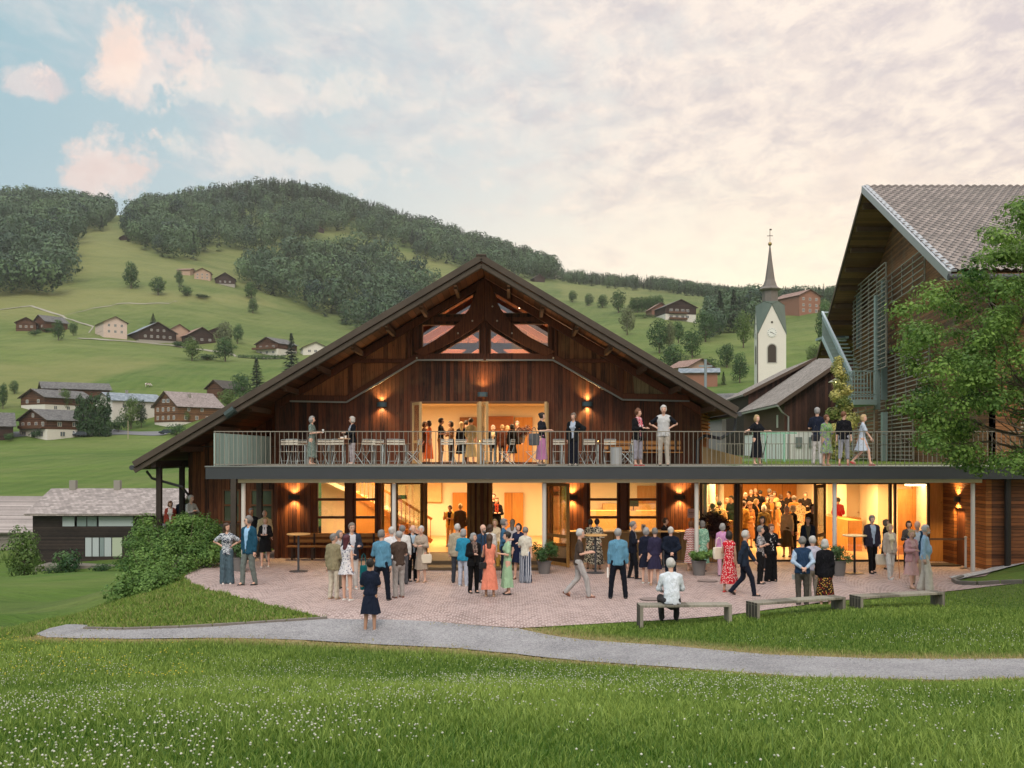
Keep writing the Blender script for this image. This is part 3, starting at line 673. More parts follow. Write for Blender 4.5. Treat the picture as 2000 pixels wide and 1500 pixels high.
for k in range(10):
    for sg in (-1, 1):
        x = RX + sg * (.9 + k * 1.16)
        if (sg < 0 and x < XL + .3) or (sg > 0 and x > XR - .2): continue
        r = MB(); z = rz_(x) - .36; r.beam((x, YF + .75, z), (x, 37.6, z), .11, .18); r.beam((x, YF + .42, z + .05), (x, YF + .78, z + .03), .10, .10)
        hp(r.build('purlin', mat('purlin_wood', '5A4232', .7, bump=.3, var=.3)))
# gutters at both eaves and the left downpipe
r = MB(); r.tube([(XL - .08, YF, rz_(XL) - .18), (XL - .08, YB, rz_(XL) - .18)], .085, 10); r.tube([(XL + .2, YF + .6, rz_(XL) - .3), (XL + .35, YF + .7, rz_(XL) - .55), (XL + 1.2, YF + 1.2, rz_(XL) - .85), (-11.55, 36.7, 1.95), (-11.55, 36.7, .2)], .045, 8)
hp(r.build('gutter', STEEL, smooth=False))
r = MB(); r.tube([(XR + .08, YF, rz_(XR) - .2), (XR + .08, YB, rz_(XR) - .2)], .08, 10)
r.tube([(XR + .05, YF + .4, rz_(XR) - .25), (XR + .02, YF + .5, rz_(XR) - .75), (XR - .4, YF + .8, rz_(XR) - 1.0), (6.85, 36.3, 4.12), (6.62, 36.5, 3.95), (6.6, 36.5, 3.1)], .06, 8)
hp(r.build('gutter', STEEL))
r = MB(); e = P(450, 805, YF - .1); r.tube([e + Vector((-.15, 0, -.12)), e + Vector((.14, 0, .1))], .13, 10); hp(r.build('gutter_end', mat('zinc_dull', '3E4A48', .5, .4)))

# upper front wall with gable glazing and terrace doors
YU = 37.0
U = lambda px, py: XZ(px, py, YU)
def under(x): return rz_(x) - .2
xl, xr = U(537, 0)[0], U(1368, 0)[0]
outer = [(xl, 3.06), (xr, 3.06), (xr, under(xr)), (RX, under(RX)), (xl, under(xl))]
g1 = [U(857, 614), U(914, 614), U(921, 598), U(926, 573)]; g2 = [U(966, 570), U(970, 592), U(980, 612), U(1037, 612)]
g3 = [U(824, 680), U(824, 634), U(896, 634), U(868, 655)]; g4 = [U(1000, 632), U(1072, 632), U(1072, 678), U(1025, 655)]
g5 = [U(856, 691), U(937, 691), U(937, 643)]; g6 = [U(957, 643), U(957, 691), U(1040, 691)]
door = [U(805, 902.5), U(1068, 902.5), U(1068, 788), U(805, 788)]
door = [(p[0], max(p[1], 3.12)) for p in door]
hp(MB().plate(outer, [g1, g2, g3, g4, g5, g6, door], YU, YU + .18).build('wall', DARKB))
# upper panels above the batten line stand proud
def linez(x, pts):
    return float(np.interp(x, [p[0] for p in pts], [p[1] for p in pts]))
BL = [U(568, 784), U(678, 786), U(815, 704), U(1080, 704), U(1215, 781), U(1345, 784)]
r = MB()
top = [(BL[-1][0], min(under(BL[-1][0]) - .02, 9)), (U(1285, 0)[0], under(U(1285, 0)[0]) - .02), (U(1090, 0)[0], under(U(1090, 0)[0]) - .02)]
pl_r = [BL[-1], (U(1090, 0)[0], under(U(1090, 0)[0]) - .05), (U(1090, 0)[0], BL[3][1]), BL[4]]
pl_r = [U(1090, 709), BL[4], BL[5], (U(1355, 0)[0], under(U(1355, 0)[0]) - .03), (U(1090, 0)[0], under(U(1090, 0)[0]) - .03)]
pl_l = [U(805, 709), (U(805, 0)[0], under(U(805, 0)[0]) - .03), (U(560, 0)[0], under(U(560, 0)[0]) - .03), BL[0], BL[1]]
hp(MB().plate(pl_r, (), YU - .03, YU - .003).build('gable_panel', PANB)); hp(MB().plate(pl_l, (), YU - .03, YU - .003).build('gable_panel', PANB))
r = MB().plate([U(1235, 730), U(1240, 779), U(1338, 779), (U(1338, 0)[0], under(U(1338, 0)[0]) - .22), (U(1235, 0)[0], under(U(1235, 0)[0]) - .2)], (), YU - .04, YU - .031); hp(r.build('gable_panel', PALEB))
# timber framing: rake beams, sloping braces, posts, curved king-post
r = MB()
def bm2(m_, a, b, w, d=.12, y=YU - .1): m_.beam((a[0], y, a[1]), (b[0], y, b[1]), d, w)
bm2(r, (RX, RZ - .40), (U(545, 0)[0], rz_(U(545, 0)[0]) - .40), .24, .16); bm2(r, (RX, RZ - .40), (6.9, rz_(6.9) - .40), .24, .16)
for i in range(5):
    o_ = .13; a, b = BL[i], BL[i + 1]; bm2(r, (a[0], a[1] + o_), (b[0], b[1] + o_), .2, .14)
for a, b, w in [((682, 705), (812, 705), .14), ((1085, 705), (1205, 705), .14), ((800, 640), (800, 700), .12), ((812, 640), (812, 690), .12), ((1085, 640), (1085, 700), .12), ((1075, 635), (1075, 690), .1), ((850, 624), (912, 624), .15), ((985, 624), (1045, 624), .15), ((1210, 710), (1210, 775), .08), ((686, 710), (686, 775), .08), ((947, 640), (947, 705), .3), ((830, 697), (1065, 697), .12), ((1215, 712), (1215, 778), .1)]:
    bm2(r, U(*a), U(*b), w, .1, YU - .07)
hp(r.build('frame_beams', BEAMW, bevel=.01))
# curved brace pair (one board each side, joined at the king post)
r = MB()
for sg in (-1, 1):
    cx = 947
    outer_c = [(14, 560), (21, 585), (31, 605), (48, 628), (70, 648), (98, 666), (137, 688)]
    inner_c = [(118, 697), (80, 678), (48, 660), (20, 642), (0, 625), (0, 545)]
    pts = [U(cx + sg * a, b) for a, b in outer_c + inner_c]
    r.plate(pts, (), YU - .2, YU - .06)
brace = hp(r.build('curved_brace', boards('brace_timber', '4A2213', '8A4E2C', 0, 9, gap=0), bevel=.012))
r = MB()
for a, b in [(895, 652), (923, 628), (971, 628), (1000, 652), (815, 700), (1080, 700), (962, 600)]:
    x, z = U(a, b); r = MB().lathe([(.03, -.01), (.035, 0), (.02, .012)], (0, 0, 0), 10)
    for i in range(len(r.v) - 30, len(r.v)): v = r.v[i]; r.v[i] = (x + v[0], YU - .21 - v[2], z + v[1])
    b_ = r.build('bolt', mat('bolt_metal', 'B8A898', .4, .6)); b_.parent = brace
# window panes and slim frames
for g in (g1, g2, g3, g4, g5, g6):
    w = hp(MB().plate(g, [[tuple((Vector((sum(q[0] for q in g) / len(g), sum(q[1] for q in g) / len(g))) + (Vector(p) - Vector((sum(q[0] for q in g) / len(g), sum(q[1] for q in g) / len(g)))) * .93)) for p in g]], YU - .02, YU + .1).build('gable_window', mat('window_frame_wood', '8A5C3C', .6)))
    pn = MB().plate(g, (), YU + .06, YU + .075).build('pane', GLASSR); pn.parent = w
# pale zinc batten
r = MB()
for i in range(5): a, b = BL[i], BL[i + 1]; r.beam((a[0], YU - .14, a[1]), (b[0], YU - .14, b[1]), .12, .055)
hp(r.build('trim_strip', mat('zinc_strip', '8E8A84', .5, .3)))
# upper terrace doors: leaves folded outward
PALEW = mat('pale_door_wood', 'C9A878', .55, var=.1)
def leaf(px0, y0, px1, y1, z0, z1, name='terrace_door', m=PALEW, g=GLASS, mid=None):
    a = Vector(((px0 - 1000) / FPX * y0, y0, 0)); b = Vector(((px1 - 1000) / FPX * y1, y1, 0)); d = (b - a).normalized(); fw = .085
    fr = MB()
    for p in (a + d * fw / 2, b - d * fw / 2): fr.beam(p + Vector((0, 0, z0)), p + Vector((0, 0, z1)), fw, .05, up=(d.y, -d.x, 0)) if False else fr.tube([p + Vector((0, 0, z0)), p + Vector((0, 0, z1))], fw * .6, 4)
    for z in [z0 + .06, z1 - .05] + ([mid] if mid else []): fr.beam(a + Vector((0, 0, z)), b + Vector((0, 0, z)), .05, .1)
    f = hp(fr.build(name, m)); nn = Vector((-d.y, d.x, 0)) * .006
    V = [a + nn + Vector((0, 0, z0)), b + nn + Vector((0, 0, z0)), b + nn + Vector((0, 0, z1)), a + nn + Vector((0, 0, z1))]; V += [v - nn * 2 for v in V]
    gl = mkmesh('pane', V, [(0, 1, 2, 3), (7, 6, 5, 4), (0, 4, 5, 1), (1, 5, 6, 2), (2, 6, 7, 3), (3, 7, 4, 0)], g); gl.parent = f
    h = MB().tube([b - d * .07 + nn * 6 + Vector((0, 0, z0 + .95)), b - d * .07 + nn * 6 + Vector((0, 0, z0 + 1.1))], .012, 6).build('handle', STEEL); h.parent = f
    return f
ztd = U(0, 787)[1]
leaf(807, 36.9, 822, 36.15, 3.12, ztd, mid=3.9); leaf(934, 36.9, 938, 36.0, 3.12, ztd, mid=3.9); leaf(938, 36.85, 952, 36.1, 3.12, ztd, mid=3.9); leaf(1069, 36.9, 1066, 36.1, 3.12, ztd, mid=3.9)
r = MB(); x0, x1 = U(805, 0)[0], U(1068, 0)[0]
r.box(x0 - .06, x0, YU - .05, YU + .2, 3.1, ztd + .06); r.box(x1, x1 + .06, YU - .05, YU + .2, 3.1, ztd + .06); r.box(x0, x1, YU - .05, YU + .2, ztd, ztd + .06); r.box(U(935, 0)[0], U(940, 0)[0], YU, YU + .1, 3.1, ztd)
hp(r.build('door_frame', mat('door_frame_wood', '6E4A30', .6)))
# upper room
xa, xb, yb = -6.2, 4.6, 46.0
r = MB(); r.box(xa, xb, yb, yb + .1, 3.1, 5.6); r.box(xa - .1, xa, YU + .19, yb, 3.1, 5.6); r.box(xb, xb + .1, YU + .19, yb, 3.1, 5.6); hp(r.build('inner_wall', CREAM))
hp(MB().box(xa - .1, xb + .1, YU + .185, yb, 5.6, 5.7).build('inner_ceiling', CEIL)); hp(MB().box(xa, xb, YU + .185, yb, 2.98, 3.1).build('inner_floor', FLOORW))
Yq = 45.9; Q = lambda a, b, Y=Yq: XZ(a, b, Y)
r = MB(); a = Q(898, 815); b = Q(932, 860); r.box(a[0], b[0], Yq - .06, Yq, b[1], a[1]); hp(r.build('wall_picture', mat('picture_brown', '8A5A34', .6, var=.5, vscale=6)))
r = MB(); a = Q(953, 813); b = Q(1003, 870); r.box(a[0], b[0], Yq - .1, Yq, b[1], a[1])
for k in range(9): z = b[1] + (a[1] - b[1]) * k / 9; r.box(a[0] + .1, b[0] - .1, Yq - .16, Yq - .1, z + .03, z + .1)
hp(r.build('slatted_hatch', mat('hatch_wood', 'A8642E', .5, var=.15)))
r = MB(); a = Q(1006, 815); b = Q(1040, 905); r.box(a[0], b[0], Yq - .08, Yq, 3.11, a[1]); hp(r.build('inner_door', WARMW))
r = MB(); a = XZ(1003, 868, 40.5); b = XZ(1037, 905, 40.5); r.box(a[0], b[0], 40.5, 41.1, 3.11, a[1]); hp(r.build('counter', WARMW))
# attic behind the gable glazing
hp(MB().plate([(-7, 5.72), (5, 5.72), (5, under(5) - .1), (RX, under(RX) - .1), (-7, under(-7) - .1)], (), 42, 42.1).build('attic_wall', boards('attic_boards', '9A6440', 'D09468', 0, .3, gap=.03)))
r = MB()
for y in (38.4, 40.4):
    for sg in (-1, 1): r.beam((RX, y, RZ - .62), (RX + sg * 5.6, y, rz_(RX + sg * 5.6) - .62), .14, .3)
    r.beam((RX - 3.2, y, 7.5), (RX + 3.2, y, 7.5), .14, .24); r.beam((RX - 2.4, y, 6.0), (RX + 1.2, y, 8.6), .12, .22); r.beam((RX + 2.4, y, 6.0), (RX - 1.2, y, 8.6), .12, .22)
hp(r.build('attic_truss', mat('attic_truss_wood', 'A0684A', .6, var=.2)))
# left wing and recess
a = XZ(368, 0, YU)[0]; b = XZ(430, 0, YU)[0]
hp(MB().plate([(a, -.5), (xl - .002, -.5), (xl - .002, 4.05), (b, 4.05), (a, under(a) + .1)], [[XZ(p, q, YU) for p, q in ((435, 1020), (469, 1020), (469, 956), (435, 956))], [XZ(p, q, YU) for p, q in ((489, 1020), (533, 1020), (533, 956), (489, 956))]], YU, YU + .18).build('wall', WINGB))
for x0, x1 in ((435, 469), (489, 533)):
    A = XZ(x0, 1020, YU); B = XZ(x1, 956, YU); r = MB(); fw = .05; zc = A[1] + (B[1] - A[1]) * .52; xc = (A[0] + B[0]) / 2
    r.box(A[0], A[0] + fw, YU - .02, YU + .1, A[1], B[1]); r.box(B[0] - fw, B[0], YU - .02, YU + .1, A[1], B[1]); r.box(A[0], B[0], YU - .03, YU + .1, A[1], A[1] + fw); r.box(A[0], B[0], YU - .03, YU + .1, B[1] - fw, B[1]); r.box(A[0], B[0], YU - .025, YU + .1, zc - .03, zc + .03); r.box(xc - .025, xc + .025, YU - .02, YU + .1, A[1], B[1])
    w = hp(r.build('wing_window', mat('wing_window_frame', '7A4E2C', .6))); p = MB().box(A[0], B[0], YU + .05, YU + .06, A[1], B[1]).build('pane', mat('dull_green_pane', (.10, .12, .07), .15, spec=.8)); p.parent = w
hp(MB().plate([(a, 3), (xl, 3), (xl, under(xl) - .02), (a, under(a) - .02)], (), 40, 40.1).build('recess_wall', SOFB)); hp(MB().box(a - .05, xl, YU - .04, YU, 3.72, 3.76).build('trim_strip', BARGE))
hp(MB().box(a, a + .15, YU + .18, 58, -.6, under(a)).build('side_wall', boards('side_boards_y', '2A150B', '6A3A20', 1, .15)))
hp(MB().box(xr - .15, xr, YU + .18, 58, 3.0, under(xr)).build('side_wall', boards('side_boards_y2', '2A150B', '6A3A20', 1, .15)))
# orange slatted side bay under the right eave
r = MB()
for k in range(8): z = 5.0 - k * .13; r.beam((xr + .02, 36.9, z), (XR - .05, 38.5, z - .02), .03, .07)
hp(r.build('slatted_bay', mat('orange_slats', 'B0622A', .5, var=.2)))
hp(MB().box(xr - .4, xr + .6, 38.6, 38.7, 3.1, 5).build('bay_wall', mat('orange_bay', '9A5A2C', .6)))
# timber posts of the left gallery
for px, Y in ((311, 34.6), (355.5, 36.9)):
    x = (px - 1000) / FPX * Y; zt = rz_(x) - .4; hp(MB().box(x - .085, x + .085, Y - .085, Y + .085, min(-.8, hz(x, Y)) - .2, zt).build('gallery_post', mat('post_dark', '2E241E', .75, bump=.3, var=.3), bevel=.01))
r = MB(); r.beam((-11.95, 34.1, rz_(-11.95) - .42), (-11.95, 58, rz_(-11.95) - .42), .16, .22); hp(r.build('eave_beam', mat('post_dark')))
# wall lamps
def wall_lamp(x, y, z, m, w=.34, h=.12, ax='x', pw=9, parent=hall):
    r = MB(); n = 12; b = 0
    prof = [(-w/2, 0)] + [(-w/2 * math.cos(t), -.09 * math.sin(t) - .02) for t in np.linspace(0, math.pi, n)] + [(w/2, 0)]
    if ax == 'x': V = [(x + a, y + c, z + s) for s in (-h/2, h/2) for a, c in prof]
    else: V = [(x + c, y + a, z + s) for s in (-h/2, h/2) for a, c in prof]
    k = len(prof); F = [(i, (i+1) % k, k + (i+1) % k, k + i) for i in range(k)]
    o = mkmesh('wall_lamp', V, F, m); md = o.modifiers.new('solid', 'SOLIDIFY'); md.thickness = .006
    hp(o, parent) if parent is hall else None
    cx, cy = (x, y - .055) if ax == 'x' else (x - .055, y)
    bb = MB().box(cx - .05, cx + .05, cy - .02, cy + .02, z - .02, z + .02).build('bulb', GLOW); bb.parent = o
    for sg in (1, -1):
        ld = bpy.data.lights.new('lamp_spot', 'SPOT'); ld.energy = pw; ld.color = (1, .66, .27); ld.spot_size = R(128); ld.spot_blend = .9; ld.shadow_soft_size = .04
        l = bpy.data.objects.new('lamp_spot', ld); COL.objects.link(l); l.parent = o
        l.location = (cx - (0 if ax == 'x' else .035), cy - (.035 if ax == 'x' else 0), z + sg * (h / 2 + .012)); l.rotation_euler = (0 if sg < 0 else math.pi, 0, 0)
    return o
for px, py in ((746, 790), (943, 771), (1147, 789)): x, z = U(px, py); wall_lamp(x, YU - .005 if px != 943 else YU - .22, z, LAMPB, .36, .16, pw=70)

# ------------------------------------------------------------------ terrace deck over the foyer
DZ = 3.095; DX0, DX1, DY = -8.82, 19.0, 29.6
deck = empty('balcony', (0, DY, DZ), 0, 'long flat balcony with grey fascia and thin bar railing on slim white columns', 'balcony')
DI = Matrix.Translation(Vector((0, DY, DZ))).inverted()
def dp_(o, parent=None):
    if parent is None: o.parent = deck; o.matrix_parent_inverse = DI.copy()
    else: o.parent = parent
    return o
dp_(MB().box(DX0, 7.2, DY, YU - .002, DZ - .34, DZ).box(7.2, DX1, DY, 33.2, DZ - .34, DZ).build('slab', mat('deck_concrete', '8C867C', .85, bump=.3, bscale=20, var=.2, vscale=2)))
dp_(MB().box(DX0 - .03, DX1, DY - .03, DY - .002, DZ - .345, DZ - .01).box(DX0 - .03, DX0 - .002, DY, YU, DZ - .345, DZ - .01).build('fascia', FASC))
dp_(MB().box(DX0 - .05, DX1, DY - .05, DY + .12, DZ + .003, DZ + .035).build('edge_strip', mat('edge_zinc', '7F837F', .5, .4)))
bx0 = XZ(466, 0, 29.9)[0]
dp_(MB().box(bx0, 13.7, 29.83, 30.03, 2.635, DZ - .342).box(bx0, bx0 + .12, 30.03, 36.9, 2.635, DZ - .342).build('edge_beam', BEIGE, bevel=.008))
for px in (475.5, 769.5, 1063, 1360.5, 1630, 1900):
    x = (px - 1000) / FPX * 29.93; dp_(MB().lathe([(.062, 0), (.062, 2.635)], (x, 29.93, -.02), 20).build('column', WHITEP, smooth=False))
for px in (457, 507): x = (px - 1000) / FPX * 34.4; dp_(MB().box(x - .09, x + .09, 34.3, 34.48, -.1, 2.74).build('timber_post', mat('post_grey', '4A433C', .8, bump=.3, var=.25), bevel=.01))
# railing
rl = MB(); rl.box(-8.66, 15.3, 29.72, 29.76, 4.115, 4.14); rl.box(-8.66, 15.3, 29.73, 29.75, DZ + .07, DZ + .09)
x = -8.62; k = 0
while x < 15.25:
    w = .011 if k % 12 else .02
    rl.box(x - w / 2, x + w / 2, 29.73, 29.75, DZ + .02, 4.115); x += .1335; k += 1
rail = dp_(rl.build('railing', RAILM))
dp_(MB().box(-8.68, -8.64, 29.8, 36.7, DZ + .03, 4.09).build('slatted_screen', GREENP))
# railing that encloses the grassed part, seen beyond (right)
rl = MB(); rl.beam((6.9, 36.3, 4.1), (6.9, 48, 4.1), .03, .03)
# grass roof and walkway kerb on the right
LAWNR = mat('roof_lawn', (.10, .20, .04), .9, var=.35, vscale=3, bump=.6, bscale=8)
ul = MB(); ul.box(7.25, 34, 33.25, 78, 2.72, 3.075); o = ul.build('upper_lawn', LAWNR); tag(o, kind='structure')
n = 26000; x = RNG.uniform(8.9, 17, n); y = 33.3 + RNG.random(n) ** 1.4 * 14; h = RNG.uniform(.04, .10, n); a = RNG.random(n) * 6.28
V = np.empty((n, 3, 3)); V[:, 0] = np.c_[x - .012 * np.cos(a), y - .012 * np.sin(a), np.full(n, 3.07)]; V[:, 1] = np.c_[x + .012 * np.cos(a), y + .012 * np.sin(a), np.full(n, 3.07)]; V[:, 2] = np.c_[x + RNG.normal(0, .03, n), y + RNG.normal(0, .03, n), 3.07 + h]
tag(mkmesh('roof_grass', V.reshape(-1, 3), np.arange(n * 3).reshape(-1, 3), GM, attrs={'v': np.repeat(np.clip(RNG.normal(.5, .2, n), 0, 1), 3), 'dry': np.repeat((RNG.random(n) < .15) * .6, 3)}), 'short grass growing on the flat roof behind the railing', 'grass', kind='stuff')
tag(MB().box(7.25, 30, 29.9, 33.24, DZ + .002, DZ + .006).build('terrace_gravel', gravel_mat('terrace_gravel_m', (.34, .3, .27), (.6, .55, .5), 30)), kind='structure')
# sloping beige parapet beside the hall corner
pr = MB(); pr.plate([XZ(1372, 907, 36.2), XZ(1450, 907, 36.2), XZ(1450, 893, 36.2), XZ(1372, 872, 36.2)], (), 36.2, 36.35)
dp_(pr.build('parapet', mat('parapet_render', '8E7450', .8, var=.1)))
# ------------------------------------------------------------------ ground floor front (Y=34) and glazed foyer (Y=33)
YL = 34.0; L = lambda px, py: XZ(px, py, YL)
foy = empty('foyer', (3, 34, 0), 0, 'warmly lit ground floor foyer of boards and tall glazing under the balcony', 'building')
FI = Matrix.Translation(Vector((3, 34, 0))).inverted()
def fp(o, parent=None):
    if parent is None: o.parent = foy; o.matrix_parent_inverse = FI.copy()
    else: o.parent = parent
    return o
zt = 2.752
def rect(x0, y0, x1, y1, f=L): A = f(x0, y1); B = f(x1, y0); return [(A[0], A[1]), (B[0], A[1]), (B[0], B[1]), (A[0], B[1])]
xl2 = L(541, 0)[0]; xr2 = L(1364, 0)[0]
FZ0 = .2
hole_w = [rect(618, 936, 676, 1043), rect(692, 936, 735, 1043), rect(1150, 936, 1208, 1040), rect(1227, 936, 1285, 1040)]
hole_d = [[(L(744, 0)[0], FZ0), (L(828, 0)[0], FZ0), (L(828, 0)[0], 2.60), (L(744, 0)[0], 2.60)], [(L(831, 0)[0], FZ0), (L(912, 0)[0], FZ0), (L(912, 0)[0], 2.60), (L(831, 0)[0], 2.60)], [(L(955, 0)[0], FZ0), (L(1060, 0)[0], FZ0), (L(1060, 0)[0], 2.60), (L(955, 0)[0], 2.60)]]
fp(MB().plate([(xl2, -.05), (xr2, -.05), (xr2, zt), (xl2, zt)], hole_w + hole_d, YL, YL + .16).build('wall', FOYB))
fp(MB().box(xl2, xl2 + .16, YL + .16, YU - .002, -.05, zt).build('side_wall', boards('foyer_side_boards', '3A1A0C', '6C3C20', 1, .135)))
WF = boards('window_frame_dark', '4A2814', '6E4224', 0, 9, gap=0)
for k, hw in enumerate(hole_w):
    (x0, z0), (x1, _), (_, z1), _2 = hw; r = MB(); f = .05
    r.box(x0, x0 + f, YL - .03, YL + .1, z0, z1); r.box(x1 - f, x1, YL - .03, YL + .1, z0, z1); r.box(x0 - .03, x1 + .03, YL - .05, YL + .1, z0 - .05, z0 + .02)
    for py in ((973, 978), (1008, 1013)): za = L(0, py[1])[1]; zb = L(0, py[0])[1]; r.box(x0 + f, x1 - f, YL - .02, YL + .1, za, zb)
    w = fp(r.build('window', WF)); p = MB().box(x0 + f, x1 - f, YL + .04, YL + .05, z0, z1).build('pane', GLASS); p.parent = w
for px in (683, 1217):
    x = L(px, 0)[0]; fp(MB().box(x - .1, x + .1, YL - .08, YL - .002, 0, zt).build('timber_post', mat('post_red', '5A3018', .6, bump=.3, var=.25), bevel=.008))
for px in (540, 604, 830, 916, 924, 935, 948, 1143, 1294, 1352):
    x = L(px, 0)[0]; fp(MB().box(x - .055, x + .055, YL - .07, YL - .002, 0, zt).build('timber_post', GOLDW if 820 < px < 960 else mat('post_red'), bevel=.008))
# door leaves and side light
def leaf2(*a, **k):
    f = leaf(*a, **k); f.parent = foy; f.matrix_parent_inverse = FI.copy(); return f
GW2 = glass('door_glass', (.95, .9, .8), .30)
leaf2(745, 33.9, 768, 33.9, FZ0, 2.58, 'side_light', GOLDW, GLASS); leaf2(772, 33.0, 826, 33.6, .06, 2.58, 'glass_door', GOLDW, GW2)
leaf2(1111, 31.1, 1066, 32.2, .03, 2.58, 'glass_door', GOLDW, GW2, mid=.95)
leaf2(829, 33.9, 832, 32.9, .2, 2.58, 'glass_door', GOLDW, GLASS); leaf2(957, 33.9, 959, 33.0, .2, 2.58, 'glass_door', GOLDW, GLASS)
STEPM = mat('step_wood', '4A3A26', .6, var=.2); a = XZ(806, 0, 31)[0]; b = XZ(1052, 0, 31)[0]
fp(MB().box(a, b, 30.4, 31.4, -.02, .10).box(a, b, 31.4, YL - .001, -.02, .2).build('entrance_step', STEPM, bevel=.012))
for px in (575, 783, 1117, 1327):
    x, z = L(px, 971); wall_lamp(x, YL - (.02 if px != 783 else -.1), z, LAMPD, .38, .13, pw=100, parent=None)
    bpy.context.view_layer.objects
lamps = [o for o in COL.objects if o.name.startswith('wall_lamp') and o.parent is None]
for o in lamps: fp(o)
# serving counter built along the front wall
C0 = XZ(1116, 0, 33.3)[0]; C1 = XZ(1362, 0, 33.3)[0]
ctr = fp(MB().box(C0, C1, 33.35, 33.98, -.02, .90).build('serving_counter', boards('counter_front', '8A6A40', 'A8875A', 0, 1.1, gap=.01, grain=.3)))
o = MB().box(C0 - .05, C1, 33.22, 33.99, .90, .95).build('counter_top', mat('counter_top_wood', 'B8925E', .4), bevel=.006); o.parent = ctr
# interior of the entrance hall
r = MB(); yb2 = 41.0; r.box(xl2 + .17, 6.2, yb2, yb2 + .1, 0, 2.75); r.box(6.2, 6.3, YL + .17, yb2 + .1, 0, 2.75); fp(r.build('inner_wall', CREAM))
fp(MB().box(xl2 + .17, 6.2, YL + .162, yb2, .1, FZ0).build('inner_floor', FLOORW)); fp(MB().box(xl2 + .17, 6.2, YL + .165, yb2, 2.70, 2.748).build('inner_ceiling', CEIL))
Q = lambda a, b, Y: XZ(a, b, Y)
a = Q(835, 980, 40.9); b = Q(862, 943, 40.9); o = fp(MB().box(a[0], b[0], 40.86, 40.95, a[1], b[1]).build('wall_map', mat('map_paper', 'D8B98A', .7, var=.25, vscale=3)))
o2 = MB().box(a[0] - .04, b[0] + .04, 40.9, 40.97, a[1] - .04, b[1] + .04).build('frame', mat('map_frame', 'B08A50', .5)); o2.parent = o
for (x0, y0, x1) in ((884, 962, 914), (985, 962, 1022)): a = Q(x0, 1080, 40.9); b = Q(x1, y0, 40.9); fp(MB().box(a[0], b[0], 40.85, 40.96, .21, b[1]).build('inner_door', WARMW))
# stair with a slatted balustrade on the left of the hall
r = MB()
for k in range(11): r.box(-3.1 - .26 * k - .26, -3.1 - .26 * k, 37.2, 38.5, FZ0, FZ0 + .17 * (k + 1))
st = fp(r.build('staircase', WARMW))
r = MB(); r.beam((-2.9, 37.1, 1.1), (-6.0, 37.1, 3.0), .05, .09); r.beam((-2.9, 37.1, .3), (-6.0, 37.1, 2.2), .04, .16)
for k in range(20): x = -2.95 - k * .15; z = .35 + k * .092; r.box(x - .012, x + .012, 37.09, 37.11, z, z + .75)
o = r.build('balustrade', mat('balustrade_wood', 'A5662C', .5)); o.parent = st
r = MB(); r.sheet((-7.4, 39.6, 2.6), (-3.6, 39.6, .9), (-3.6, 40.4, .9), (-7.4, 40.4, 2.6), .14); fp(r.build('stair_flight', mat('stair_white', (.8, .74, .62), .7)))
a = Q(1252, 1000, 40.6); fp(MB().box(2.9, 5.9, 38.2, 38.8, FZ0, 1.35).box(3.6, 5.9, 40.3, 40.9, FZ0, 1.5).build('back_bar', mat('bar_cream', 'D8B070', .5)))
fp(MB().box(5.0, 6.15, 40.86, 40.96, .25, 2.2).build('inner_panel', WARMW))
# small things on the bar
bar = [(4.55, 38.4, 'monitor'), (5.75, 38.4, 'till')]
for x, y, n_ in bar:
    r = MB()
    if n_ == 'monitor': r.box(x - .2, x + .2, y, y + .03, 1.5, 1.76); r.box(x - .02, x + .02, y, y + .03, 1.38, 1.5); r.box(x - .1, x + .1, y - .06, y + .08, 1.352, 1.37)
    else: r.box(x - .2, x + .2, y - .1, y + .12, 1.352, 1.46); r.box(x - .17, x + .17, y - .02, y + .02, 1.46, 1.62)
    tag(r.build(n_, mat('black_plastic', '1E1E20', .4)), {'monitor': 'small dark monitor standing on the bar behind the right windows', 'till': 'grey cash till standing on the bar behind the right windows'}[n_], n_)
# glazed foyer front
YG = 33.0; G = lambda px, py: XZ(px, py, YG)
gx0 = G(1367, 0)[0]; gx1 = G(1814, 0)[0]
fr = MB(); fr.box(gx0, gx1, YG - .05, YG + .05, 2.50, 2.75); fr.box(gx0, gx1, YG - .07, YG + .05, -.02, .07)
for p0, p1 in ((1367, 1371), (1434, 1439), (1440, 1444), (1590, 1593), (1736, 1741), (1746, 1750), (1811, 1815)): fr.box(G(p0, 0)[0], G(p1, 0)[0], YG - .06, YG + .06, .07, 2.50)
gf = fp(fr.build('glazing_frame', FRAMED, bevel=.004))
for p0, p1 in ((1371, 1434), (1617, 1736), (1750, 1811)):
    o = MB().box(G(p0, 0)[0], G(p1, 0)[0], YG, YG + .012, .07, 2.50).build('pane', GLASS); o.parent = gf
leaf2(1611, 32.95, 1593, 32.1, .05, 2.5, 'glass_door', GOLDW, GLASS, mid=.9)
leaf2(1443, 32.95, 1448, 33.9, .05, 2.5, 'glass_door', GOLDW, GLASS, mid=.9)
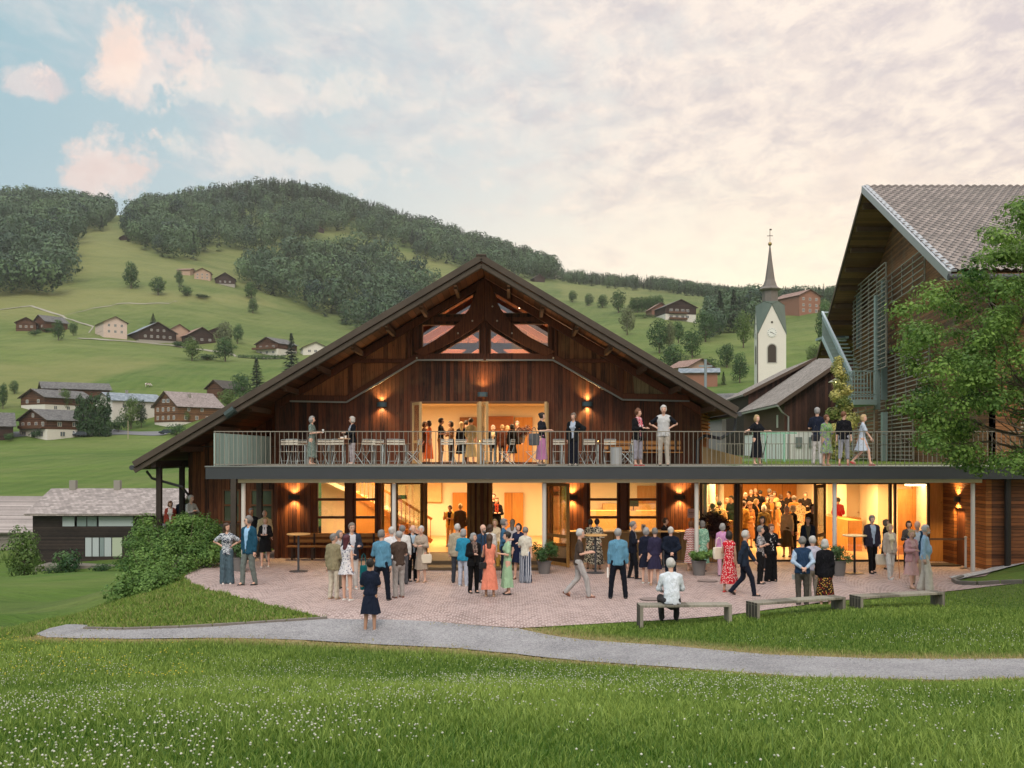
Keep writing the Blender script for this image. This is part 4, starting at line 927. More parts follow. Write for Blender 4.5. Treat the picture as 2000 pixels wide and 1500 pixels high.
# orange timber return wall, side door, front wall further right
HB = boards('horizontal_orange_boards', '7A4520', 'B8743A', 2, .105, gap=.09, weather='6A3A1E')
HB2 = boards('horizontal_brown_boards', '3E2417', '865232', 2, .105, gap=.09, weather='4A3A2E')
wx = 13.89
fp(MB().box(gx1 + .005, wx, YG, YG + .15, -.05, 2.75).build('wall', WARMW))
fp(MB().box(wx, wx + .16, 30.0, 31.38, -.05, 2.75).box(wx, wx + .16, 32.17, YG + .15, -.05, 2.75).box(wx, wx + .16, 31.38, 32.17, 1.80, 2.75).build('return_wall', HB))
d_ = fp(MB().box(wx + .08, wx + .13, 31.40, 32.15, .0, 1.79).build('side_door', boards('side_door_boards', '5A2E14', '8A4A22', 1, .1)))
o = MB().tube([(wx + .05, 32.05, .95), (wx + .05, 32.05, 1.05)], .015, 6).build('handle', STEEL); o.parent = d_
fp(MB().box(wx + .165, 22, 30.0, 30.15, -.3, 2.75).build('wall', HB2))
fp(MB().tube([(14.45, 29.85, .1), (14.45, 29.85, 2.74)], .09, 12).build('downpipe', mat('downpipe_dark', '2E2A28', .5, .3)))
wall_lamp(wx - .01, 31.86, 2.07, LAMPD, .3, .16, 'y', 80, None)
for o in [o for o in COL.objects if o.name.startswith('wall_lamp') and o.parent is None]: fp(o)
# foyer inside
FW = mat('foyer_wall', (.86, .76, .58), .8)
fp(MB().box(6.3, 14.3, 50, 50.1, 0, 2.65).build('back_wall', WARMW)); fp(MB().box(13.9, 14.0, YG + .16, 50, 0, 2.65).build('inner_wall', FW)); fp(MB().box(6.2, 6.3, YG + .1, 50, 0, 2.65).build('inner_wall', FW))
fp(MB().box(6.3, 14.0, YG + .06, 50, -.05, .015).build('inner_floor', FLOORW)); fp(MB().box(6.2, 14.3, YG + .06, 50, 2.62, 2.70).build('inner_ceiling', CEIL))
for Y in (37.5, 41, 44.5): fp(MB().box(13.4, 13.9, Y, Y + 1.2, 0, 2.62).build('wall_pier', FW))
for px, Y in ((1377, 36.5), (1391, 38), (1408, 39.5)):
    x = (px - 1000) / FPX * Y; fp(MB().lathe([(.12, 0), (.12, 2.62)], (x, Y, .015), 16).build('inner_column', mat('inner_column_white', (.82, .76, .66), .5)))
a = XZ(1754, 1095, 35.2); b = XZ(1782, 955, 35.2); fp(MB().box(a[0], b[0], 35.2, 35.26, .02, b[1]).box(b[0] + .01, 13.89, 35.2, 35.3, .02, 2.62).build('partition', WARMW))
for px, py, Y in ((1510, 948, 37), (1662, 947, 37), (1394, 945, 37), (1790, 945, 34.6), (1520, 945, 43), (1450, 945, 43)):
    x = (px - 1000) / FPX * Y; o = fp(MB().box(x - .32, x + .32, Y - .2, Y + .2, 2.40, 2.50).build('ceiling_lamp', GLOWW)); c = MB().tube([(x, Y, 2.5), (x, Y, 2.62)], .02, 6).build('rod', STEEL); c.parent = o
fp(MB().box(XZ(1648, 0, 40)[0], XZ(1682, 0, 40)[0], 40, 40.7, .015, .98).build('reception_desk', WARMW, bevel=.01))
fp(MB().box(XZ(1617, 0, 39)[0] - .05, XZ(1640, 0, 39)[0], 36.5, 42, .015, 1.1).build('low_wall', WARMW))
fp(MB().box(XZ(1406, 0, 36)[0], XZ(1432, 0, 36)[0], 36, 36.6, .015, 1.12).build('bar_counter', WARMW))
def area(name, x, y, z, sx_, sy_, e, col=WARM, parent=None):
    ld = bpy.data.lights.new(name, 'AREA'); ld.shape = 'RECTANGLE'; ld.size = sx_; ld.size_y = sy_; ld.energy = e; ld.color = col
    o = bpy.data.objects.new(name, ld); COL.objects.link(o); o.location = (x, y, z); o.parent = parent; return o
for x, y, z, sx_, sy_, e in ((8.5, 37, 2.38, 3, 2, 170), (11.5, 37, 2.38, 3, 2, 210), (9, 42, 2.38, 3, 3, 190), (12, 42.5, 2.38, 2, 3, 180), (10, 47, 2.38, 5, 2, 190), (12.9, 34.4, 2.38, 1, 1, 55)): area('ceiling_light', x, y, z, sx_, sy_, e)
for x, y, z, sx_, sy_, e in ((-5.6, 37.5, 2.66, 3, 3, 420), (-1.5, 37.5, 2.66, 3, 3, 250), (3.5, 37.5, 2.66, 4, 3, 300)): area('ceiling_light', x, y, z, sx_, sy_, e * .92, (1, .65, .30))
for x, y, z, sx_, sy_, e in ((-3.4, 41, 5.55, 3.5, 4, 270), (1.6, 41, 5.55, 3.5, 4, 270)): area('ceiling_light', x, y, z, sx_, sy_, e * 1.1, (1, .70, .40))
area('attic_light', RX, 39.4, 6.0, 5, 1.5, 300, (1, .62, .34)).rotation_euler = (math.pi, 0, 0)
for px, py in ((911, 600), (1015, 600)): p = P(px, py, 39.2); o = MB().lathe([(.02, -.05), (.05, 0), (.04, .05)], p, 10).build('spotlight_bulb', GLOWW); hp(o)
# ------------------------------------------------------------------ tall building on the right with tiled roof and steel stair
TB = empty('gabled_building', (20, 50, 3.1), 0, 'tall brown timber building with tiled roof, deep eaves and slatted screens at the right', 'building')
TI = Matrix.Translation(Vector((20, 50, 3.1))).inverted()
def tp(o, parent=None):
    if parent is None: o.parent = TB; o.matrix_parent_inverse = TI.copy()
    else: o.parent = parent
    return o
vx = lambda y: 15.4 + .147 * (y - 36)
E1, RG, E2 = (36.0, 9.8), (51.5, 16.8), (67.0, 9.8); XE = 48
# wavy clay tiles as a real relief on the camera-side slope
nu, nv = 34 * 3 * 2, 46 * 3; us = np.linspace(0, 1, 900); vs = np.unique(np.concatenate([[k / 42, (k + .5) / 42, (k + .93) / 42] for k in range(42)] + [[1.]]))
UU, VV = np.meshgrid(us, vs, indexing='ij'); xw = UU * (XE - 15.2); yy = 36 + VV * 15.5; X2 = vx(yy) + xw; rowi = VV * 42 + 1e-6; fr_ = rowi % 1.0; fr_ = np.where(fr_ > .9, .02, 1 - fr_)
ph = xw / .32 + np.floor(rowi) * .5 * 0; wave = np.abs(np.sin(np.pi * (xw / .36 + np.floor(rowi) * .5))) ** .6 * .11
Z2 = 9.8 + VV * 7.0 + wave + fr_ * .10
idx = np.arange(UU.size).reshape(UU.shape); F2 = np.stack([idx[:-1, :-1], idx[1:, :-1], idx[1:, 1:], idx[:-1, 1:]], -1).reshape(-1, 4)
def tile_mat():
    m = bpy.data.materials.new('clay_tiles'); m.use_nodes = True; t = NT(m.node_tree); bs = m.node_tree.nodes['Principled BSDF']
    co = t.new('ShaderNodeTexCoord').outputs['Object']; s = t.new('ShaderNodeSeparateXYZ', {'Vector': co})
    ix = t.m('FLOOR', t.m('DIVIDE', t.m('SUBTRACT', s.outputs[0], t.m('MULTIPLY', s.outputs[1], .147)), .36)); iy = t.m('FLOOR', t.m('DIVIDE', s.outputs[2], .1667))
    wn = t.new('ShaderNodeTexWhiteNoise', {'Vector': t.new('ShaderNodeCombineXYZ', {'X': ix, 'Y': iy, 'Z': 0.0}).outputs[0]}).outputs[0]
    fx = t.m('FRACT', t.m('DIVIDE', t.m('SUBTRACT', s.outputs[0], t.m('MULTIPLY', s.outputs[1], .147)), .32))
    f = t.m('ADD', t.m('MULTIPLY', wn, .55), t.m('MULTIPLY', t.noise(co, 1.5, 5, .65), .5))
    c = t.mix(f, (.17, .145, .135), (.40, .34, .31)); fy = t.m('FRACT', t.m('DIVIDE', t.m('SUBTRACT', s.outputs[2], 9.8), .16667)); fx = t.m('FRACT', t.m('ADD', t.m('DIVIDE', t.m('SUBTRACT', t.m('SUBTRACT', s.outputs[0], t.m('MULTIPLY', s.outputs[1], .147)), 10.108), .36), t.m('MULTIPLY', t.m('FLOOR', t.m('DIVIDE', t.m('SUBTRACT', s.outputs[2], 9.8), .16667)), .5))); ed = t.m('MINIMUM', fx, t.m('SUBTRACT', 1.0, fx)); c = t.mix(t.ramp(ed, [(0, .95), (.09, .9), (.2, 0), (1, 0)]), c, (.022, .019, .018)); c = t.mix(t.ramp(fy, [(0, .8), (.08, .5), (.2, 0), (1, 0)]), c, (.04, .034, .03)); c = t.mix(t.ramp(t.noise(co, .5, 4, .6), [(0, .5), (.4, .2), (.55, 0), (1, 0)]), c, (.08, .08, .07))  # shade in tile valleys and under row edges painted dark into the colour
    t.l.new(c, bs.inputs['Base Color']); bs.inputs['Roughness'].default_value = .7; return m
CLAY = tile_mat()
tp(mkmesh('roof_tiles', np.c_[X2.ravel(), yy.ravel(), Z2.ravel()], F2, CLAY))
r = MB(); r.sheet((vx(36), 36, 9.78), (XE, 36, 9.78), (XE, 51.5, 16.78), (vx(51.5), 51.5, 16.78), .10); r.sheet((vx(51.5), 51.5, 16.78), (XE, 51.5, 16.78), (XE, 67, 9.78), (vx(67), 67, 9.78), .10)
tp(r.build('roof', boards('eave_boards', '6A4A2E', 'A87C50', 1, .22, gap=.04)))
r = MB()
for k in range(70): x = vx(51.5) + .1 + k * .42; r.beam((x, 51.5, 16.87), (x + .40, 51.5, 16.84), .26, .12)
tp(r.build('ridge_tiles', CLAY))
vg = MB(); vg.beam((vx(36) - .05, 35.95, 9.72), (vx(51.5) - .05, 51.5, 16.78), .10, .34); vg.beam((vx(36) + .12, 35.95, 9.9), (vx(51.5) + .12, 51.5, 16.96), .2, .06)
tp(vg.build('verge_flashing', mat('pale_zinc', 'A9ADB0', .4, .5, var=.1))); tp(MB().beam((vx(67), 67, 9.72), (vx(51.5), 51.5, 16.78), .08, .22).build('verge_board', mat('verge_wood', '5A4632', .7)))
tp(MB().tube([(vx(36) - .1, 35.9, 9.68), (XE, 35.9, 9.68)], .11, 10).build('gutter', STEEL))
for k in range(9):                                     # purlin ends of the far and near slopes
    for a, b in ((RG, E2), (RG, E1)):
        t_ = .06 + k * .11; y = a[0] + (b[0] - a[0]) * t_; z = a[1] + (b[1] - a[1]) * t_ - .28
        if b is E1 and k > 6: continue
        tp(MB().beam((vx(y) + .15, y, z), (vx(y) + 2.3, y, z), .16, .24).build('purlin', mat('purlin_brown', '6A4E34', .7, var=.25)))
# shell of the building
OFF = 2.0
BW = boards('brown_siding', '4E3220', 'A06C44', 2, .14, gap=.07, weather='7A6A54')
V = [(vx(y) + OFF, y, z) for y, z in ((38, 3.0), (38, 10.45), (51.5, 16.55), (65, 10.45), (65, 3.0))]; V2 = [(v[0] + .25, v[1], v[2]) for v in V]
tp(mkmesh('gable_wall', V + V2, [(0, 1, 2, 3, 4), (9, 8, 7, 6, 5)] + [(i, 5 + i, 5 + (i + 1) % 5, (i + 1) % 5) for i in range(5)], BW))
xf = vx(38) + OFF
holes = [[(xf + a, z0), (xf + a + w, z0), (xf + a + w, z1), (xf + a, z1)] for a, w, z0, z1 in ((3.0, 1.4, 4.0, 5.6), (6.5, 1.4, 4.0, 5.6), (3.0, 1.4, 7.0, 8.6), (6.5, 1.4, 7.0, 8.6))]
tp(MB().plate([(xf, 3.0), (XE, 3.0), (XE, 10.6), (xf, 10.6)], holes, 38, 38.25).build('wall', BW))
for h_ in holes:
    (x0, z0), (x1, _), (_, z1), _2 = h_; r = MB(); r.box(x0, x0 + .07, 37.95, 38.1, z0, z1); r.box(x1 - .07, x1, 37.95, 38.1, z0, z1); r.box(x0, x1, 37.94, 38.1, z0, z0 + .07); r.box(x0, x1, 37.94, 38.1, z1 - .07, z1)
    w = tp(r.build('window', mat('window_wood_brown', '6A4A30', .6))); p = MB().box(x0 + .07, x1 - .07, 38.04, 38.05, z0, z1).build('pane', mat('dark_pane', (.03, .035, .04), .08, spec=.9)); p.parent = w
SLAT = mat('slat_grey', 'A2988A', .6, var=.15); SLATD = mat('slat_brown', '5E4530', .7, var=.2)
def screen(y0, y1, z0, z1, off, step=.19, m=SLAT, th=.05, name='slatted_screen'):
    r = MB(); z = z0
    while z < z1: r.beam((vx(y0) + off, y0, z), (vx(y1) + off, y1, z), .05, th); z += step
    for y in np.arange(y0, y1 + .1, 2.2): r.beam((vx(y) + off + .05, y, z0), (vx(y) + off + .05, y, z1), .06, .06)
    return tp(r.build(name, m))
screen(52, 61, 7.9, 13.2, 1.2, .24); screen(46.5, 56.5, 11.3, 12.9, 1.75, .3); screen(45.5, 56, 5.6, 8.6, 1.7, .22); screen(53.5, 60, 3.2, 6.0, .9, .2); screen(48.5, 56, 3.2, 5.6, 1.7, .2)
tp(MB().beam((vx(45.4) + 1.68, 45.4, 8.72), (vx(56) + 1.68, 56, 8.72), .2, .12).build('screen_rail', STEEL))
r = MB()                                             # front slatted screens half hidden by the tree
for k in range(13): z = 4.3 + k * .14; r.box(xf + 1.0, xf + 7.2, 37.6, 37.66, z, z + .05)
tp(r.build('slatted_screen', SLAT))
GST = mat('stair_steel', '93A19C', .6, 0, var=.1); GSL = mat('stair_steel_light', 'B4C0C4', .5, 0)
for px, y, z0, z1 in ((1727, 54, 6.3, 12.6), (1713, 53.9, 5.8, 11.8), (1727, 52.5, 3.1, 5.6), (1678, 60, 9.6, 13.2)):
    x = (px - 1000) / FPX * y; tp(MB().box(x - .13, x + .13, y - .13, y + .13, z0, z1).build('steel_post', GST))
# exterior steel stair: platform, cage, flight and landing
r = MB(); px0, px1 = (1669 - 1000) / FPX * 53, (1713 - 1000) / FPX * 53
r.box(px0, px1, 53, 56, 6.0, 6.28)
pf = tp(r.build('stair_platform', GST, bevel=.01))
r = MB()
for z in (6.5, 7.72): r.box(px0, px1, 53, 53.05, z, z + .06); r.beam((px0, 53, z + .03), (px0, 56, z + .03), .05, .06)
for k in range(8): x = px0 + (px1 - px0) * k / 7; r.box(x - .02, x + .02, 53, 53.04, 6.28, 7.75)
for k in range(9): y = 53 + k * .36; r.box(px0 - .02, px0 + .02, y - .02, y + .02, 6.28, 7.75)
o = r.build('cage', GST); o.parent = pf
r = MB()
for k in range(17):
    t_ = k / 16; y = 55.6 + t_ * 6.4; z = 6.3 + t_ * 4.2; r.box(18.45 + .05 * k * .5, 19.75 + .05 * k * .5, y, y + .3, z, z + .08)
r.box(18.85, 20.4, 62, 63.6, 10.45, 10.6)
fl = tp(r.build('stair_flight', GST))
r = MB(); a = Vector((18.4, 55.4, 6.2)); b = Vector((18.85, 62.2, 10.5)); r.beam(a, b, .06, .28); r.beam(a + Vector((0, 0, 1.55)), b + Vector((0, 0, 1.55)), .12, .16); r.beam(a + Vector((0, 0, 1.25)), b + Vector((0, 0, 1.25)), .05, .07)
r.box(18.8, 20.5, 62.1, 62.16, 12.0, 12.08)
o = r.build('handrail', GSL); o.parent = fl
r = MB()
for k in range(44): p = a.lerp(b, k / 43); r.beam(p, p + Vector((0, 0, 1.5)), .025, .025)
o = r.build('balustrade', GST); o.parent = fl

# ------------------------------------------------------------------ dark barn with shingle roof
SHG = shingle('barn_shingles', '6A625C', 'A79E96', .22, .2)
BRN = boards('barn_boards', '20120C', '54352A', 0, .2, gap=.06)
def gable_house(name, loc, rz, w, d, h, pitch, wall_m, roof_m, label, cat='house', low_m=None, low_h=0, ov=.8, wins=(), swins=(), group=None, balcony=None, chimney=None, fr_m=None, th=.16, ext=None):
    """gable front faces local -Y. wins / swins: (x or y offset, z, w, h) on front / right side"""
    t = empty(name, loc, rz, label, cat, group); rise = w / 2 * math.tan(R(pitch)); s_ = math.tan(R(pitch))
    m = MB(); z0 = low_h if low_h else -1.5
    def body(z0, z1, hw, hd0, hd1, gab):
        b = MB(); 
        if gab: prof = [(-hw, z0), (hw, z0), (hw, h), (0, h + hw * s_), (-hw, h)]
        else: prof = [(-hw, z0), (hw, z0), (hw, z1), (-hw, z1)]
        b.plate(prof, (), hd0, hd1); return b
    b = body(z0, h, w / 2, 0, d, True).build('wall', wall_m); b.parent = t
    if low_h: b = body(-2.5, low_h, w / 2 - .06, .06, d - .06, False).build('base_wall', low_m); b.parent = t
    r = MB()
    for sg in (-1, 1):
        e = w / 2 + ov; zr = h + w / 2 * s_ + .12; ze = zr - e * s_
        q = [(0, -ov, zr), (0, d + ov, zr), (sg * e, d + ov, ze), (sg * e, -ov, ze)]
        if sg > 0: q = q[::-1]
        r.sheet(*q, th)
    rf = r.build('roof', roof_m); rf.parent = t
    for sg in (-1, 1):
        e = w / 2 + ov; zr = h + w / 2 * s_ + .02; o = MB().beam((0, -ov - .03, zr), (sg * e, -ov - .03, zr - e * s_), .06, .24).build('bargeboard', mat('house_barge', '4E3E32', .7)); o.parent = rf
    fm = fr_m or mat('white_window_frame', 'CFC8BC', .5)
    def win(x0, y0, x1, y1, z, hh, n):
        f = MB(); a = Vector((x0, y0, 0)); c = Vector((x1, y1, 0)); nn = Vector(n)
        for za in (z, z + hh): f.beam(a + nn * .03 + Vector((0, 0, za)), c + nn * .03 + Vector((0, 0, za)), .07, .10)
        for p in (a, c, (a + c) / 2): f.tube([p + nn * .03 + Vector((0, 0, z)), p + nn * .03 + Vector((0, 0, z + hh))], .06, 4)
        o = f.build('window', fm); o.parent = t
        g = MB().beam(a + nn * .02 + Vector((0, 0, z + hh / 2)), c + nn * .02 + Vector((0, 0, z + hh / 2)), .02, hh).build('pane', mat('house_pane', (.10, .12, .14), .1, spec=.9)); g.parent = o
    for x, z, ww, hh in wins: win(x - ww / 2, 0, x + ww / 2, 0, z, hh, (0, -1, 0))
    for y, z, ww, hh in swins: win(w / 2, y - ww / 2, w / 2, y + ww / 2, z, hh, (1, 0, 0))
    for (x0, x1, y0, y1, zz) in (balcony or ()):
        o = MB().box(x0, x1, y0, y1, zz, zz + .12).box(x0, x1, y0, y0 + .08, zz + .12, zz + .95).build('balcony', mat('balcony_wood', '5A3E2A', .7)); o.parent = t
    for (x, y) in (chimney or ()):
        zc = h + (w / 2 - abs(x)) * s_; o = MB().box(x - .35, x + .35, y - .35, y + .35, zc - .3, zc + 1.1).build('chimney', mat('chimney_grey', '8A867E', .8)); o.parent = rf
    return t
gable_house('barn', (25.05, 70, 3.1), R(-3), 12.7, 16, 4.05, 34.5, BRN, SHG, 'dark board barn with pale shingle roof and whitewashed base behind the balcony', 'barn', low_m=mat('whitewash', 'EAE8E2', .8, var=.05), low_h=1.9, ov=.55, wins=())
bt = [o for o in COL.objects if o.name == 'barn'][0]
def bpart(m_, name, mt, par=bt): o = m_.build(name, mt); o.parent = par; return o
bpart(MB().beam((-6.95, -.7, 3.62), (-6.95, 16, 3.62), .12, .1), 'gutter', mat('zinc_light', 'A8A8A4', .4, .5))
bpart(MB().tube([(-6.9, -.6, 3.58), (-6.6, -.4, 3.2), (-6.1, -.12, 2.9), (-6.1, -.12, 0)], .06, 8), 'downpipe', mat('zinc_light'))
bpart(MB().box(-3.6, -2.3, -.05, .02, 0, 1.75), 'barn_door', mat('barn_door_red', '5A2A20', .7))
for x in (-5.6, -4.7): bpart(MB().box(x, x + .45, -.04, .02, .8, 1.5), 'window', mat('grey_blind', '7C8480', .6))
bpart(MB().box(-6.40, -6.33, 2.0, 2.4, 2.2, 3.1), 'side_window', mat('white_window_frame', 'CFC8BC', .5))
gable_house('barn', (25.6, 86.4, 3.1), R(-3), 11.2, 12, 5.5, 27, BRN, SHG, 'smaller dark barn whose shingle roof shows beyond the whitewashed barn', 'barn', ov=.5)

# ------------------------------------------------------------------ church
CHX, CHY = 52.9, 210.
ch = empty('church', (CHX, CHY, 3), R(-6), 'white village church tower with steep green pointed roof and slim spire', 'church')
WS = mat('church_white', 'D8D2C8', .85, var=.05, vscale=.5); GR = mat('church_copper', '5E6A60', .55, .25, var=.2, vscale=.6); DK = mat('louvre_dark', '3E342C', .7)
hw = 2.8; zb, zg, za = -6, 25.0, 30.5                                # base, gable foot, gable apex (local)
def chp(o, p=None): o.parent = p or ch; return o
b = MB().box(-hw, hw, -hw, hw, zb, zg)
for sg in (-1, 1):
    V = [(-hw, sg * hw, zg), (hw, sg * hw, zg), (0, sg * hw, za), (-hw, sg * (hw - .3), zg), (hw, sg * (hw - .3), zg), (0, sg * (hw - .3), za)]
    b.add(V, [(0, 1, 2), (5, 4, 3), (0, 3, 4, 1), (1, 4, 5, 2), (2, 5, 3, 0)])
    b.add([(v[1], v[0], v[2]) for v in V], [(0, 1, 2), (5, 4, 3), (0, 3, 4, 1), (1, 4, 5, 2), (2, 5, 3, 0)])
chp(b.build('tower', WS))
r = MB(); q = 1.7; zt_ = 31.4
for ix, iy in ((-1, -1), (1, -1), (1, 1), (-1, 1)):
    A = (ix * (hw + .12), iy * (hw + .12), zg - .5); gx = (0, iy * (hw + .15), za + .15); gy = (ix * (hw + .15), 0, za + .15); T = (ix * q * .85, iy * q * .85, zt_)
    r.add([A, gx, T, gy], [(0, 1, 2), (0, 2, 3)]); 
for iy in (-1, 1): r.add([(-q * .85, iy * q * .85, zt_), (q * .85, iy * q * .85, zt_), (0, iy * (hw + .15), za + .15)], [(0, 1, 2)]); r.add([(iy * q * .85, -q * .85, zt_), (iy * q * .85, q * .85, zt_), (iy * (hw + .15), 0, za + .15)], [(0, 1, 2)])
o = chp(r.build('tower_roof', GR)); md = o.modifiers.new('s', 'SOLIDIFY'); md.thickness = .12
bf = chp(MB().lathe([(1.75, 0), (1.6, .9), (1.6, 3.9), (2.2, 4.1), (2.3, 4.3), (1.45, 4.9), (1.0, 6.2), (.5, 9.8), (.10, 13.4)], (0, 0, 29.8), 8).build('belfry_spire', mat('spire_brown', '746C66', .6, .2, var=.15)))
for k in range(8): a = k * math.pi / 4 + math.pi / 8; o = MB().beam((1.40 * math.cos(a), 1.40 * math.sin(a), 31.5), (1.40 * math.cos(a), 1.40 * math.sin(a), 33.3), .6, .12, up=(math.cos(a), math.sin(a), 0)).build('louvre', DK); o.parent = bf
chp(MB().lathe([(.02, -.42), (.3, -.3), (.42, 0), (.3, .3), (.02, .42)], (0, 0, 43.4), 12).build('finial_ball', mat('finial_gold', 'A08A5A', .4, .7)))
chp(MB().box(-.05, .05, -.05, .05, 43.7, 46.4).box(-.6, .6, -.04, .04, 45.0, 45.12).box(-.1, .35, -.03, .03, 46.2, 46.5).build('cross', DK))
def arch(x, z0, z1, w, n=10): return [(x - w, z0), (x + w, z0)] + [(x + w * math.cos(t), z1 + w * math.sin(t)) for t in np.linspace(0, math.pi, n)]
for side in (0, 1):
    o = MB().plate(arch(0, 18.7, 21.7, 1.02), [arch(0, 18.85, 21.7, .82)], -hw - .06, -hw).build('louvre_surround', mat('surround_grey', 'A8A49C', .8))
    o2 = MB().plate(arch(0, 18.85, 21.7, .81), (), -hw - .04, -hw + .01).build('louvre_window', DK); 
    c = MB(); 
    for k in range(24): t = k * math.pi / 12; 
    c.lathe([(.01, -.03), (.95, -.03), (.95, .03), (.01, .03)], (0, 0, 0), 28); c = c.build('clock_face', mat('clock_white', 'DCDCD6', .5))
    c.rotation_euler = (R(90), 0, 0); c.location = (0, -hw - .05, 24.9)
    hm = MB()
    for k in range(12): t = k * math.pi / 6; hm.beam((.72 * math.cos(t), .72 * math.sin(t), .045), (.88 * math.cos(t), .88 * math.sin(t), .045), .09, .02)
    hm.beam((0, 0, .055), (-.42, .12, .055), .12, .02); hm.beam((0, 0, .06), (.5, -.35, .06), .09, .02); hm = hm.build('clock_hands', DK); hm.parent = c
    rd = MB().lathe([(.01, -.03), (.22, -.03), (.22, .03)], (0, 0, 0), 14).build('round_vent', DK); rd.rotation_euler = (R(90), 0, 0); rd.location = (0, -hw - .03, 27.0)
    for x_ in (o, o2, c, rd):
        if side: x_.matrix_world = Matrix.Rotation(R(-90), 4, 'Z') @ Matrix.Translation(x_.location) @ x_.rotation_euler.to_matrix().to_4x4()
        x_.parent = ch
chp(MB().tube([(-hw - .05, -hw - .05, zb), (-hw - .05, -hw - .05, zg)], .09, 6).build('downpipe', DK))

# ------------------------------------------------------------------ village houses
W_W = boards('chalet_wood', '2A1A12', '6A4630', 2, .3, gap=.05, grain=.5); W_B = boards('chalet_wood_mid', '3E2A1C', '8A6242', 2, .32, gap=.05, grain=.5); W_D = boards('chalet_wood_dark', '1E1512', '453028', 2, .3, gap=.05, grain=.5)
PLW = mat('house_plaster', 'D2CDC4', .85, var=.05); PLS = mat('salmon_timber', 'B09480', .8, var=.1); PLO = mat('orange_timber', '8E6450', .8, var=.12); R_G = shingle('roof_grey_a', '4A4A4A', '7C7A78', .5, .4); R_B = shingle('roof_blue_grey', '66707A', '98A2AA', .8, .6); R_P = shingle('roof_pink_grey', '746866', 'A89C98', .45, .4); R_D = shingle('roof_dark_a', '3A3632', '5E5852', .5, .4); R_R = shingle('roof_reddish', '7A5E54', 'A4887C', .5, .4)
def hs(px, py, y0, y1, dzz=0): g = ground(px, py, y0, y1); return (g.x, g.y, g.z + dzz)
def row(z, xs, w=1.0, h=1.1): return [(x, z, w, h) for x in xs]
VG = 'chalets of the hillside village'
